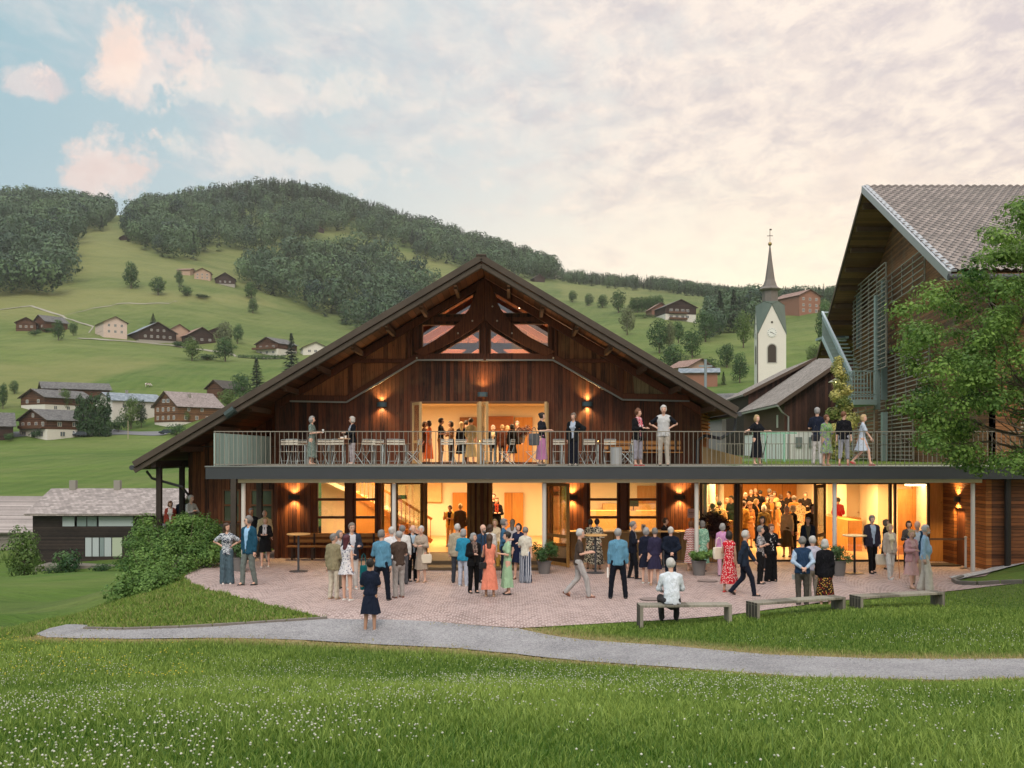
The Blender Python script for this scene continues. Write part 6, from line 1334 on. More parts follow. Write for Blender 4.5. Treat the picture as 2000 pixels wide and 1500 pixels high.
REG = [(1735, 640), (1740, 600), (1790, 570), (1840, 540), (1875, 500), (1915, 455), (1950, 410), (1965, 375), (2000, 368), (2300, 380), (2300, 930), (2000, 935), (1960, 925), (1870, 915), (1855, 880), (1800, 868), (1760, 800), (1775, 762), (1760, 700), (1735, 672)]
bl = []
while len(bl) < 210:
    px = rn.uniform(1735, 2230); py = rn.uniform(380, 920); y = rn.uniform(20.8, 25.2)
    if not inpoly(np.array([px]), np.array([py]), REG)[0]: continue
    if px < 1990 and polydist(np.array([px]), np.array([py]), REG)[0] < 8: continue
    if 1895 < px < 2010 and 795 < py < 880 and rn.random() < .85: continue
    p = P(px, py, y) - MO; s = rn.uniform(.26, .52); bl.append((p.x, p.y, p.z, s * 1.2, s * 1.1, s * .72))
for qx, qy in [(1752, 605), (1765, 640), (1758, 680), (1785, 600), (1790, 660), (1775, 720), (1800, 640), (1795, 765), (1785, 800), (1800, 830), (1820, 850), (1840, 600), (1835, 700), (1850, 760), (1870, 840), (1880, 900), (1900, 915), (1950, 900), (1990, 915), (1980, 400), (1990, 440), (1960, 470), (1930, 500), (1880, 545), (1850, 570), (1820, 590)]:
    p = P(qx + 12, qy, rn.uniform(21.5, 24)) - MO; s = rn.uniform(.26, .40); bl.append((p.x, p.y, p.z, s * 1.2, s * 1.1, s * .7))
V, F, v = leafcloud(bl, 74000, .044, .95, up=.6, col=(.5, .19))
o = mkmesh('foliage', V, F, leafmat('maple_leaf', (.035, .095, .018), (.25, .39, .08), .35), attrs={'v': v}); o.parent = mp
# shrub bank at the left of the plaza
bp = empty('garden_bushes', (-10.4, 29, -.3), 0, 'large rambling green bush on the bank left of the plaza', 'bush'); bl = []; rn = random.Random(3)
SREG = [(228, 1165), (232, 1090), (245, 1040), (280, 1020), (330, 1022), (372, 1008), (430, 1022), (436, 1088), (405, 1098), (360, 1112), (330, 1135), (290, 1160), (250, 1178)]
while len(bl) < 90:
    px = rn.uniform(225, 436); py = rn.uniform(1010, 1180)
    if not inpoly(np.array([px]), np.array([py]), SREG)[0]: continue
    y = 26.5 + (1180 - py) / 170 * 7.5 + rn.uniform(-.3, .8); p = P(px, py, y); p.z = max(p.z, hz(p.x, p.y) + .15); p -= Vector((-10.4, 29, -.3)); s = rn.uniform(.22, .42); bl.append((p.x, p.y, p.z, s * 1.2, s * 1.2, s * .85))
for i in range(60):
    q = rn.choice(bl[:90]); a = rn.random() * 6.28; bl.append((q[0] + math.cos(a) * q[3] * 1.1, q[1] + math.sin(a) * .3, q[2] + q[5] * rn.uniform(.6, 1.35), .10, .10, rn.uniform(.12, .26)))
V, F, v = leafcloud(bl, 30000, .045, .8, up=.5, col=(.45, .2)); o = mkmesh('foliage', V, F, leafmat('bush_leaf', (.05, .12, .025), (.22, .36, .085), .32), attrs={'v': v}); o.parent = bp
m = MB()
for b_ in bl[::3]: m.tube([(b_[0] * .7, b_[1] * .8 + .5, b_[2] - .8), (b_[0], b_[1], b_[2] + .3)], .012, 5, .004)
m.build('stems', BARK).parent = bp
# golden shrub beside the tall building
g = P(1640, 895, 44); e = empty('golden_shrub', (g.x, g.y, 3.07), 0, 'tall yellow leaved shrub in front of the barn gable', 'shrub')
V, F, v = leafcloud([(rn.gauss(0, .28), rn.gauss(0, .3), .4 + k * .25, .58 - k * .022, .5 - k * .016, .3) for k in range(17)], 9000, .055, .7); o = mkmesh('foliage', V, F, LF['gold'], attrs={'v': v}); o.parent = e; MB().tube([(0, 0, -.1), (0, 0, 3.2)], .04, 6, .01).build('stem', BARK).parent = e
# ------------------------------------------------------------------ people: smooth implicit bodies and garments
def surfnet(Fv, org, h):
    I = Fv < 0; nx, ny, nz = Fv.shape; c = (nx - 1, ny - 1, nz - 1)
    S = np.zeros(c + (3,)); N = np.zeros(c)
    for ax in range(3):
        o1, o2 = [a for a in range(3) if a != ax]
        sl0 = [slice(None)] * 3; sl1 = [slice(None)] * 3; sl0[ax] = slice(0, -1); sl1[ax] = slice(1, None)
        a, b = Fv[tuple(sl0)], Fv[tuple(sl1)]; cr = (a < 0) != (b < 0); t = np.where(cr, a / np.where(cr, a - b, 1), 0)
        for d1 in (0, 1):
            for d2 in (0, 1):
                s = [slice(None)] * 3; s[o1] = slice(d1, d1 + c[o1]); s[o2] = slice(d2, d2 + c[o2]); s[ax] = slice(0, c[ax]); s = tuple(s)
                cc = cr[s]; N += cc; p = np.zeros(c + (3,)); p[..., ax] = t[s]; p[..., o1] = d1; p[..., o2] = d2; S += p * cc[..., None]
    act = N > 0; idx = -np.ones(c, int); idx[act] = np.arange(act.sum()); g = np.argwhere(act); V = (S[act] / N[act][:, None] + g) * h + org
    Fs = []
    for ax in range(3):
        o1, o2 = (ax + 1) % 3, (ax + 2) % 3
        s0 = [slice(1, -1)] * 3; s1 = [slice(1, -1)] * 3; s0[ax] = slice(0, -1); s1[ax] = slice(1, None)
        cr = I[tuple(s0)] != I[tuple(s1)]; q = np.argwhere(cr)
        if not len(q): continue
        e = q.copy(); e[:, o1] += 1; e[:, o2] += 1; sign = I[tuple(e.T)]
        def cell(a, b): r = e.copy(); r[:, o1] -= a; r[:, o2] -= b; return idx[tuple(r.T)]
        qd = np.stack([cell(1, 1), cell(0, 1), cell(0, 0), cell(1, 0)], 1); qd[~sign] = qd[~sign][:, ::-1]; Fs.append(qd[(qd >= 0).all(1)])
    return V, np.concatenate(Fs) if Fs else np.zeros((0, 4), int)
def sdf_mesh(prims, h=.026, k=.03, cut=None, pad=.05, noise=0.0, seed=0):
    """prims: (a, b, ra, rb, squash_y) round cones, or (centre, radii) ellipsoids, with optional per-prim k"""
    lo = np.full(3, 9.); hi = -lo
    for p in prims:
        if len(p) == 2: c, r = np.array(p[0]), np.array(p[1]); lo = np.minimum(lo, c - r); hi = np.maximum(hi, c + r)
        else:
            for q, r in ((p[0], p[2]), (p[1], p[3])): lo = np.minimum(lo, np.array(q) - r); hi = np.maximum(hi, np.array(q) + r)
    lo -= pad; hi += pad; ax = [np.arange(lo[i], hi[i] + h, h) for i in range(3)]; G_ = np.stack(np.meshgrid(*ax, indexing='ij'), -1)
    D = None
    for p in prims:
        if len(p) == 2:
            r = np.array(p[1]); q = (G_ - np.array(p[0])) / r; l = np.linalg.norm(q, axis=-1); d = (l - 1) * r.min() * .9 + (l - 1) * .1 * r.mean()
        else:
            a, b, ra, rb = np.array(p[0], float), np.array(p[1], float), p[2], p[3]; sy = p[4] if len(p) > 4 else 1.0
            sc = np.array([1, 1 / sy, 1]); A, B = a * sc, b * sc; ba = B - A; Q_ = G_ * sc; t = np.clip(((Q_ - A) @ ba) / (ba @ ba + 1e-9), 0, 1)
            d = (np.linalg.norm(Q_ - A - t[..., None] * ba, axis=-1) - (ra + (rb - ra) * t)) * min(1, (sy + 1) / 2)
        if D is None: D = d
        else: e = np.clip(.5 + .5 * (D - d) / k, 0, 1); D = D * (1 - e) + d * e - k * e * (1 - e)
    if cut is not None: D = np.maximum(D, cut(G_))
    if noise:
        x, y, z = G_[..., 0], G_[..., 1], G_[..., 2]; D = D + noise * (np.sin(x * 31 + z * 17 + seed) * np.sin(z * 23 + y * 19 + seed * 2) + .6 * np.sin(z * 47 + x * 13 + seed))
    return surfnet(D, lo, h)
def rot(a):
    c, s = math.cos(a), math.sin(a); return np.array([[c, -s, 0], [s, c, 0], [0, 0, 1.]])
def vv(*a): return np.array(a, float)
SKIN = [mat('skin_light', (.62, .37, .27), .5, var=.06), mat('skin_tan', (.42, .235, .155), .55, var=.06), mat('skin_dark', (.16, .085, .055), .55)]
HAIRC = {'grey': (.17, .16, .15), 'white': (.46, .44, .41), 'blonde': (.42, .29, .14), 'brown': (.06, .032, .018), 'dark': (.016, .012, .01), 'burg': (.07, .012, .018), 'silver': (.28, .27, .26), 'auburn': (.13, .05, .02), 'mouse': (.17, .13, .10)}
for k_, c_ in HAIRC.items():
    m_ = mat('hair_' + k_, c_, .6); t = NT(m_.node_tree); co = t.new('ShaderNodeTexCoord').outputs['Object']; n_ = t.noise(t.mapping(co, (60, 60, 14)), 1, 3, .6)
    t.l.new(t.mix(n_, tuple(x * .55 for x in c_), tuple(min(1, x * 1.4) for x in c_)), m_.node_tree.nodes['Principled BSDF'].inputs['Base Color'])
def cloth(spec):
    """'hex' or 'hex|pattern|hex2[|hex3]'"""
    if ('cl_' + spec) in MATS: return MATS['cl_' + spec]
    ps = spec.split('|'); a = lin(ps[0]); m = bpy.data.materials.new('cloth'); m.use_nodes = True; t = NT(m.node_tree); bs = m.node_tree.nodes['Principled BSDF']
    co = t.new('ShaderNodeTexCoord').outputs['Object']; n = t.noise(t.mapping(co, (5, 5, 2.5)), 1, 4, .6)
    c = t.mix(n, tuple(x * .84 for x in a), tuple(min(1, x * 1.08) for x in a))
    if len(ps) > 2:
        b = lin(ps[2]); sc = t.mapping(co, (1, 1, 1))
        if ps[1] == 'floral' or ps[1] == 'dots':
            v = t.new('ShaderNodeTexVoronoi', {'Vector': sc, 'Scale': 26 if ps[1] == 'floral' else 20}); th = .36 if ps[1] == 'floral' else .3
            f = t.ramp(v.outputs['Distance'], [(0, 1), (th, 1), (th + .04, 0), (1, 0)])
            c3 = t.mix(t.m('GREATER_THAN', t.new('ShaderNodeSeparateColor', {0: v.outputs['Color']}).outputs[0], .6), b, lin(ps[3])) if len(ps) > 3 else b
            c = t.mix(f, c, c3)
        elif ps[1] == 'leaf':
            f = t.ramp(t.noise(sc, 17, 3, .5, 1.5), [(0, 0), (.50, 0), (.54, 1), (1, 1)]); c3 = t.mix(t.m('GREATER_THAN', t.noise(sc, 7, 2), .52), b, lin(ps[3])) if len(ps) > 3 else b; c = t.mix(f, c, c3)
        elif ps[1] in ('hstripe', 'vstripe', 'zig'):
            s = t.new('ShaderNodeSeparateXYZ', {'Vector': sc}); u = s.outputs[2] if ps[1] != 'vstripe' else s.outputs[0]
            if ps[1] == 'zig': u = t.m('ADD', u, t.m('MULTIPLY', t.m('PINGPONG', s.outputs[0], .05), .5))
            f = t.m('GREATER_THAN', t.m('FRACT', t.m('MULTIPLY', u, 17.0)), .55); c = t.mix(f, c, b)
    t.l.new(c, bs.inputs['Base Color']); bs.inputs['Roughness'].default_value = .85; bs.inputs['Specular IOR Level'].default_value = .15
    fb = t.noise(t.mapping(co, (16, 16, 5)), 1, 3, .55, .8); b_ = t.new('ShaderNodeBump', {'Height': fb, 'Strength': .9, 'Distance': .06}); t.l.new(b_.outputs[0], bs.inputs['Normal'])
    MATS['cl_' + spec] = m; return m
SHOEM = {'k': mat('shoe_black', (.015, .014, .014), .4), 'b': mat('shoe_brown', (.16, .055, .03), .4), 'w': mat('shoe_white', (.62, .6, .56), .5), 't': mat('shoe_tan', (.38, .24, .15), .5), 'r': mat('shoe_red', (.45, .04, .04), .45)}
EYE = mat('eye_dark', (.03, .02, .018), .3); LIP = mat('lip', (.36, .13, .11), .5); FRM = mat('glasses_frame', (.02, .02, .02), .3)
ARMS = {  # upper-arm and forearm directions for the right-hand side (x = outward, y = forward is negative, z up)
 'down': ((.13, .04, -1), (.06, -.12, -1)), 'hip': ((.78, .30, -.72), (-.72, -.28, -.42)), 'hold': ((.20, -.10, -1), (-.42, -.95, .12)), 'up': ((.2, -.4, -.85), (-.25, -.55, .85)),
 'back': ((.25, .35, -1), (-.70, .40, -.50)), 'cross': ((.30, -.30, -1), (-1, -.45, .22)), 'pocket': ((.34, .22, -1), (-.2, -.22, -1)), 'fwd': ((.25, -.55, -.8), (-.1, -1, .05)), 'wide': ((.7, -.1, -.6), (.8, -.5, -.15)), 'swing_f': ((.12, -.45, -1), (.0, -.6, -.9)), 'swing_b': ((.14, .45, -1), (.1, .2, -1)), 'lap': ((.22, -.25, -1), (-.35, -.9, -.25))}
NPER = [0]
def person(x, y, z, ht, yaw, label, group=None, sex='f', top='888888', sleeve='long', bottom='trousers', bcol='333333', jacket=None, hair='grey', hs='short', arms=('down', 'down'), legs='stand', shoes='k', hy=0, skin=0, belly=0, glasses=False, hem=.45, detail=True, scarf=None, face=None, beard=None, bag=None, flare=1.0, vest=None):
    NPER[0] += 1; seed = NPER[0]; rn = random.Random(seed * 7)
    e = empty('person', (x, y, z), R(yaw), label, 'person', group); s = ht / 1.75; e.scale = (s, s, s)
    sw = .148 if sex == 'f' else .176; hw = .09; sk = SKIN[skin]
    dzp = 0
    if legs == 'sit': dzp = -.47
    hipz = .93 + dzp; sh = 1.415 + dzp; dx = 0
    leanv = vv(0, -.03 if legs == 'walk' else 0, 0)
    if legs == 'sit': leanv = vv(0, -.10, 0)
    SHL = [vv(sg * sw, 0, sh) + leanv for sg in (-1, 1)]
    neck = vv(0, .0, 1.50 + dzp) + leanv; hc = vv(0, -.02, 1.635 + dzp) + leanv * 1.3
    # legs
    def leg(sg):
        h_ = vv(sg * hw, 0, hipz)
        if legs == 'walk':
            if sg < 0: return h_, vv(sg * .09, -.20, .50), vv(sg * .08, -.27, .09)
            return h_, vv(sg * .09, .02, .49), vv(sg * .08, .33, .15)
        if legs == 'step':
            if sg < 0: return h_, vv(sg * .10, -.10, .50), vv(sg * .10, -.12, .09)
            return h_, vv(sg * .10, .02, .50), vv(sg * .11, .12, .09)
        if legs == 'wide': return h_, vv(sg * .15, -.01, .50), vv(sg * .19, .0, .09)
        if legs == 'sit': return h_, vv(sg * .17, -.42, .46), vv(sg * .15, -.36, .09)
        return h_, vv(sg * .095, -.01 + rn.uniform(-.02, .02), .50), vv(sg * (.09 + rn.uniform(0, .03)), rn.uniform(-.03, .05), .09)
    LG = [leg(-1), leg(1)]
    # arms
    AR = []
    for sg, ar, S_ in ((-1, arms[0], SHL[0]), (1, arms[1], SHL[1])):
        u, f = ARMS[ar]; u = vv(u[0] * sg, u[1], u[2]); f = vv(f[0] * sg, f[1], f[2]); u /= np.linalg.norm(u); f /= np.linalg.norm(f)
        E = S_ + u * .285; Wp = E + f * .25; AR.append((S_, E, Wp, f))
    Rh = rot(R(hy)); hp_ = lambda v: hc + Rh @ (np.array(v) - vv(0, 0, 0))
    # ---- body, one surface
    pr = [(vv(-.085, 0, 1.36 + dzp) + leanv, vv(.085, 0, 1.36 + dzp) + leanv, .074, .074, .75), (vv(0, 0, 1.28 + dzp) + leanv * .7, vv(0, 0, 1.0 + dzp), .125, .110, .58), (vv(0, 0, .95 + dzp), vv(0, .01, .90 + dzp), .14, .135, .68), (neck - vv(0, 0, .06), hc - vv(0, -.03, .05), .052, .046)]
    pr += [(hc + vv(0, .012, .02), vv(.079, .100, .106)), (hp_((0, -.03, -.055)), vv(.052, .060, .055))]
    pr += [(hp_((0, -.098, .002)), hp_((0, -.112, -.028)), .009, .015)]
    for sg in (-1, 1): pr.append((hp_((sg * .076, .005, -.005)), hp_((sg * .079, .01, -.03)), .013, .010))
    for S_, E, Wp, f in AR: pr += [(S_ + vv(0, 0, -.03), E, .042 if sex == 'm' else .039, .035), (E, Wp, .037, .024), (Wp, Wp + f * .075, .026, .034, 1.0)]
    for h_, k1, a in LG: pr += [(h_, k1, .082, .052), (k1, a, .054, .034), (a, a + vv(0, -.10, -.045), .036, .03)]
    V, Fq = sdf_mesh(pr, .0245, .022)
    V = [tuple(v) for v in V]; Fq = [tuple(f) for f in Fq]
    # fingers
    mb = MB()
    for (S_, E, Wp, f), sg in zip(AR, (-1, 1)):
        side = np.cross(f, vv(0, 0, 1)) if abs(f[2]) < .8 else vv(0, -1, 0); side = side - f * (side @ f); side /= np.linalg.norm(side); inn = np.cross(side, f); pc = Wp + f * .085
        if inn @ (vv(0, 0, 1.0) - vv(*([0] * 3))) > 0 and abs(f[2]) < .8: inn = -inn
        for q, (o_, L_) in enumerate(((-.030, .062), (-.010, .074), (.010, .068), (.029, .050))):
            b0 = pc + side * o_; mb.tube([b0, b0 + f * L_ * .55 + inn * .008, b0 + f * L_ * .9 + inn * .032], [.0095, .0085, .006], 5)
        t0 = Wp + f * .035 - side * .03; mb.tube([t0, t0 - side * .022 + f * .03, t0 - side * .022 + f * .062 + inn * .012], [.012, .010, .007], 5)
    b0 = len(V); V += mb.v; Fq += [tuple(i + b0 for i in f) for f in mb.f]
    mkmesh('body', V, Fq, sk, e, True)
    # ---- garments
    def put(name, prims, m, h=.027, k=.035, cut=None, noise=.0045, lbl=None):
        hz0 = hemz[0]; hemz[0] = 0
        c2 = (lambda G_: np.maximum(cut(G_) if cut is not None else -9, np.where(np.hypot(G_[..., 0], G_[..., 1]) < .245, (hz0 - G_[..., 2]) + .006 * np.sin(G_[..., 0] * 40 + seed), -9))) if hz0 and name in ('shirt', 'jacket', 'vest') else cut
        V_, F_ = sdf_mesh(prims, h, k, c2, noise=noise, seed=seed)
        if len(F_): return mkmesh(name, V_, F_, m, e, True)
    hemz = [0]
    def torso(g, zlo, sl, gw=1.0):
        wz = 1.03 + dzp; fw = .86 if sex == 'f' else .98
        p = [(SHL[0] * vv(.60, 1, 1) + vv(0, 0, -.06), SHL[1] * vv(.60, 1, 1) + vv(0, 0, -.06), .088 + g, .088 + g, .82), (neck + vv(-.03, .012, -.03), SHL[0] + vv(.01, .01, -.012), .042 + g, .048 + g, .9), (neck + vv(.03, .012, -.03), SHL[1] + vv(-.01, .01, -.012), .042 + g, .048 + g, .9), (vv(0, 0, 1.28 + dzp) + leanv * .7, vv(0, .0, wz + .04), .158 + g, (.148 if sex == 'm' else .125) * gw + g, .66)]
        p.append((vv(0, 0, wz), vv(0, .005, max(zlo, .90 + dzp)), (.148 if sex == 'm' else .130) * gw + g, .160 * gw + g, .70))
        hemz[0] = zlo if not belly else zlo - .02
        if sex == 'f':
            for sg in (-1, 1): p.append((vv(sg * .066, -.085, 1.27 + dzp) + leanv * .7, vv(.062, .05, .065)))
        if zlo < .95 + dzp: p.append((vv(0, .005, .90 + dzp), vv(0, .005, zlo - .04), .158 * gw + g, (.165 * gw) + g + .01, .74))
        if belly: p.append((vv(0, -.045 * belly, 1.10 + dzp), vv(.14, .10 + .012 * belly, .17)))
        for S_, E, Wp, f in AR:
            if sl == 'none': continue
            S_ = S_ + vv(0, 0, -.028)
            if sl == 'short': p.append((S_, S_ + (E - S_) * .72, .055 + g, .060 + g))
            elif sl == 'puff': p.append((S_, E, .06 + g, .085 + g))
            elif sl == 'half': p += [(S_, E, .053 + g, .050 + g), (E, E + (Wp - E) * .3, .050 + g, .048 + g)]
            else: p += [(S_, E, .053 + g, .047 + g), (E, Wp - f * .01, .047 + g, .035 + g)]
        return p
    capz = 1.50 + dzp
    neckcut = lambda v_depth: (lambda G_: np.maximum(G_[..., 2] - capz - np.abs(G_[..., 0]) * .0, -(np.sqrt(G_[..., 0] ** 2 / .9 + (G_[..., 1] - leanv[1] + v_depth) ** 2 + (G_[..., 2] - capz - .02) ** 2 * .8) - .062)))
    tl = top
    dress = bottom == 'dress'
    def skirt(z1, hemz, r1, r2, sq=.75, n=36, pl=7, ph=0.0):
        m_ = MB(); K = 9; walk = .10 if legs == 'walk' else (.04 if legs == 'step' else 0)
        for i in range(K):
            t = i / (K - 1); zz = z1 + (hemz - z1) * t; r_ = r1 + (r2 - r1) * t ** .8
            for j in range(n):
                a = j * 2 * math.pi / n; q = r_ * (1 + .07 * t * math.sin(a * pl + seed) + .03 * t * math.sin(a * (pl * 2 + 1) + seed * 2)); m_.v.append((q * math.cos(a), q * math.sin(a) * (sq + walk * t * 3) , zz + .012 * t * math.sin(a * 3 + seed)))
        for i in range(K - 1):
            for j in range(n): j2 = (j + 1) % n; m_.f.append((i * n + j, (i + 1) * n + j, (i + 1) * n + j2, i * n + j2))
        return m_
    if dress:
        _t = torso(.008, .98, sleeve); hemz[0] = 0; V_, F_ = sdf_mesh(_t, .027, .03, neckcut(.05), noise=.002, seed=seed); m_ = skirt(1.03, hem, .125, .20 * flare + .05 * (1 - hem)); b0 = len(V_)
        mkmesh('dress', list(map(tuple, V_)) + m_.v, [tuple(f) for f in F_] + [tuple(i + b0 for i in f) for f in m_.f], cloth(top), e, True)
    else:
        tucked = bottom in ('skirt',) or rn.random() < .0
        put('shirt', torso(.006, (.90 if tucked or jacket else .86) + dzp, sleeve if not jacket else 'none', 1.0), cloth(top), cut=neckcut(.045))
        bm_ = cloth(bcol)
        if bottom == 'skirt': o = skirt(1.04, hem, .130, .20 * flare + .05 * (1 - hem)).build('skirt', bm_, e, True, fix=False)
        else:
            wide = {'trousers': (.052, .048), 'wide': (.075, .098), 'slim': (.044, .038), 'shorts': (.07, .0), 'capri': (.055, .05)}.get(bottom, (.052, .048))
            p = [(vv(0, 0, 1.0 + dzp), vv(0, .01, .90 + dzp), .128 if sex == 'f' else .14, .155, .70), (vv(0, .03, .88 + dzp), vv(0, .02, .86 + dzp), .13, .12, .75)]
            for h_, k1, a in LG:
                if bottom == 'shorts': p.append((h_, k1, .098, .082)); continue
                ae = a if bottom != 'capri' else k1 + (a - k1) * .55
                p += [(h_, k1, .097, wide[0] + .018), (k1, ae + vv(0, 0, -.02), wide[0] + .018, wide[1] + .012)]
            put('trousers', p, bm_, k=.018, noise=.004)
    if vest: put('vest', torso(.016, .86 + dzp, 'none', 1.02), cloth(vest), cut=neckcut(.06))
    if jacket:
        jl = .80 + dzp; jc = cloth(jacket)
        opn = lambda G_: np.maximum(neckcut(.05)(G_), -(np.maximum(np.abs(G_[..., 0]) - .025 - np.clip((G_[..., 2] - 1.05 - dzp), 0, .5) * .16, G_[..., 1] + .03)))
        put('jacket', torso(.020, jl, sleeve if sleeve != 'none' else 'long', 1.05), jc, cut=opn)
    if scarf:
        p = [(neck + vv(-.05, -.04, -.03), neck + vv(.05, -.04, -.03), .045, .045), (neck + vv(.05, .03, -.02), neck + vv(-.05, .03, -.02), .042, .042), (neck + vv(-.04, -.09, -.05), vv(-.05, -.155, 1.15 + dzp), .03, .035), (neck + vv(.04, -.09, -.05), vv(.04, -.15, 1.2 + dzp), .03, .035)]
        put('scarf', p, cloth(scarf), noise=.003)
    # ---- hair
    hm = MATS['hair_' + hair]; hx = []
    facecut = lambda G_: -(np.maximum(((G_ - hc) @ Rh)[..., 1] + .045 - np.clip(((G_ - hc) @ Rh)[..., 2] - .05, -.2, .04) * -.9, ((G_ - hc) @ Rh)[..., 2] - .062 if True else 0))
    fc = lambda G_: (lambda q: -np.maximum(q[..., 1] + .035, q[..., 2] - .062))((G_ - hc) @ Rh)
    cap = (hc + Rh @ vv(0, .016, .030), vv(.094, .113, .111))
    if hs != 'bald':
        hx = [cap]
        if hs == 'fringe': hx = [(hc + Rh @ vv(0, .035, -.005), vv(.083, .085, .055))]
        if hs in ('bob', 'curly'): hx += [(hc + Rh @ vv(0, .035, -.035), vv(.098 if hs == 'bob' else .11, .090, .09))]
        if hs == 'curly': hx[0] = (cap[0], vv(.100, .112, .112))
        if hs == 'long': hx += [(hc + Rh @ vv(0, .045, -.02), hc + Rh @ vv(0, .085, -.24), .085, .062, .8)]
        if hs == 'bun': hx += [(hc + Rh @ vv(0, .085, .065), vv(.042, .042, .042))]
        if hs == 'topbun': hx += [(hc + Rh @ vv(0, .02, .135), vv(.036, .036, .03))]
        V_, F_ = sdf_mesh(hx, .018, .03, fc, noise=.005 if hs != 'curly' else .010, seed=seed)
        if len(F_): mkmesh('hair', V_, F_, hm, e, True)
    if beard: put('beard', [(hp_((0, -.062, -.075)), vv(.048, .045, .042))], MATS['hair_' + beard], h=.015, noise=.001)
    # ---- face: eyes and mouth, glasses
    for sg in (-1, 1):
        o = MB().lathe([(.002, -.006), (.010, -.003), (.010, .003), (.002, .006)], (0, 0, 0), 8).build('eye', EYE, e, True, fix=False); o.location = hp_((sg * .030, -.079, .008))
    o = MB().box(-.020, .020, -.004, .004, -.004, .004).build('mouth', LIP, e, fix=False); o.location = hp_((0, -.088, -.058)); o.rotation_euler = (0, 0, R(hy))
    if glasses:
        g_ = MB()
        for sg in (-1, 1):
            pts = [hp_((sg * .032 + .024 * math.cos(a), -.092, .008 + .019 * math.sin(a))) for a in np.linspace(0, 2 * math.pi, 9)]; g_.tube(pts, .0035, 4)
        g_.tube([hp_((-.01, -.094, .01)), hp_((.01, -.094, .01))], .003, 4); g_.build('glasses', FRM, e, fix=False)
    # ---- shoes
    for h_, k1, a in LG:
        t_ = 0.0; hl = a + vv(0, .035, -.062); to = a + vv(0, -.135, -.066)
        if legs == 'walk' and a[1] > .2: hl = a + vv(0, .05, -.03); to = a + vv(0, -.09, -.115)
        V_, F_ = sdf_mesh([(hl, a + vv(0, -.03, -.06), .036, .042), (a + vv(0, -.03, -.062), to, .042, .034)], .02, .015, lambda G_: (.0 - G_[..., 2]) * 1.0 - .0)
        if len(F_): mkmesh('shoe', V_, F_, SHOEM[shoes], e, True)
    hands = []
    for S_, E, Wp, f in AR:
        w_ = Matrix.LocRotScale(e.location, e.rotation_euler, e.scale) @ Vector(Wp + f * .09); hands.append(w_)
    sh_ = [Matrix.LocRotScale(e.location, e.rotation_euler, e.scale) @ Vector(v) for v in SHL]
    return e, hands, sh_
def gp(px, feet, zf=0.0):                         # point on a flat floor zf seen at photo pixel (px, feet)
    Y = (CZ - zf) * FPX / (feet - HOR); return ((px - 1000) / FPX * Y, Y, zf)
def hpx(Y, ht_px): return ht_px * Y / FPX
def handbag(p, m, w=.3, h=.24, label='', d=.1, strap=.3, to=None):
    e = empty('handbag', p, random.random(), label, 'handbag'); r = MB(); n = 10
    prof = [(-w/2*.85, 0), (w/2*.85, 0), (w/2, h*.55), (w/2*.9, h), (-w/2*.9, h), (-w/2, h*.55)]
    r.plate(prof, (), -d/2, d/2); b = r.build('bag_body', m, e, bevel=.025); s = MB().tube([(-w*.3, 0, h), (-w*.2, 0, h + strap * .8), (0, 0, h + strap), (w*.2, 0, h + strap * .8), (w*.3, 0, h)], .01, 5).build('strap', m, e); return e
# ------------------------------------------------------------------ who stands where
HB_ = []
def pp(px, head, feet, yaw, label, Y=None, zf=0.0, ht=None, **k):
    """place by photo pixels: head top and feet rows fix distance and height"""
    if Y is None: x, y, z = gp(px, feet, zf)
    else: x, y, z = (px - 1000) / FPX * Y, Y, zf
    h_ = ht or min(1.92, max(1.5, (CZ + (HOR - head) / FPX * y) - z))
    return person(x, y, z, h_, yaw, label, **k)
M_ = dict(sex='m', sleeve='long')
# plaza, left to right
pp(443, 1022, 1142, 10, 'long haired woman in patterned blouse and wide grey blue trousers, hands on hips', top='C9CDD2|leaf|2E3A4C', sleeve='short', bottom='wide', bcol='4F626C', hair='brown', hs='long', arms=('hip', 'hip'), shoes='w', hy=50)
pp(486, 1008, 1144, -35, 'tall man in teal blazer and light blue shirt beside the woman with hands on hips', sex='m', top='9CC3E6', jacket='1F4A60', bcol='6C7470', hair='grey', arms=('pocket', 'down'), shoes='k', hy=-30, legs='step', glasses=True)
pp(491, 993, 1090, 5, 'man in black shirt standing behind a timber post by the passage', Y=33.6, sex='m', top='1E1E24', bcol='3A3A40', hair='grey', skin=1)
pp(517, 997, 1092, 15, 'bald man in cream shirt behind the woman in the white scarf', Y=33.0, sex='m', top='D9C8A0', bcol='B8B4AC', hair='white', hs='fringe')
pp(518, 1011, 1108, 5, 'smiling blonde woman in black cardigan and skirt with a long white scarf', top='1A1A1E', jacket='16161A', bottom='skirt', bcol='121214', hair='blonde', hs='bob', arms=('hold', 'hold'), shoes='w', legs='step', hem=.55, scarf='D8D2D6')
pp(652, 1043, 1171, 150, 'man in beige blazer and cream trousers seen from behind', sex='m', top='D8D0C0', jacket='8E8468', bcol='C6BCAA', hair='grey', arms=('hold', 'down'), shoes='t', hy=-40)
pp(677, 1045, 1174, 150, 'young woman with dark red hair in short white patterned dress', top='D6D2D4|dots|4A5070', bottom='dress', sleeve='none', hair='burg', hs='long', arms=('down', 'cross'), shoes='w', hem=.72, flare=1.15)
pp(687, 1022, 1152, 25, 'tall man in dark blue blazer and glasses facing the woman in white', sex='m', top='C8C8D0', jacket='2E3340', bcol='C8C4C0', hair='mouse', arms=('hold', 'hold'), glasses=True, shoes='w')
pp(663, 1048, 1150, 60, 'woman with pale shirt half hidden behind the beige blazer man', top='C8C0B8', bcol='8A8478', hair='grey', hs='bob')
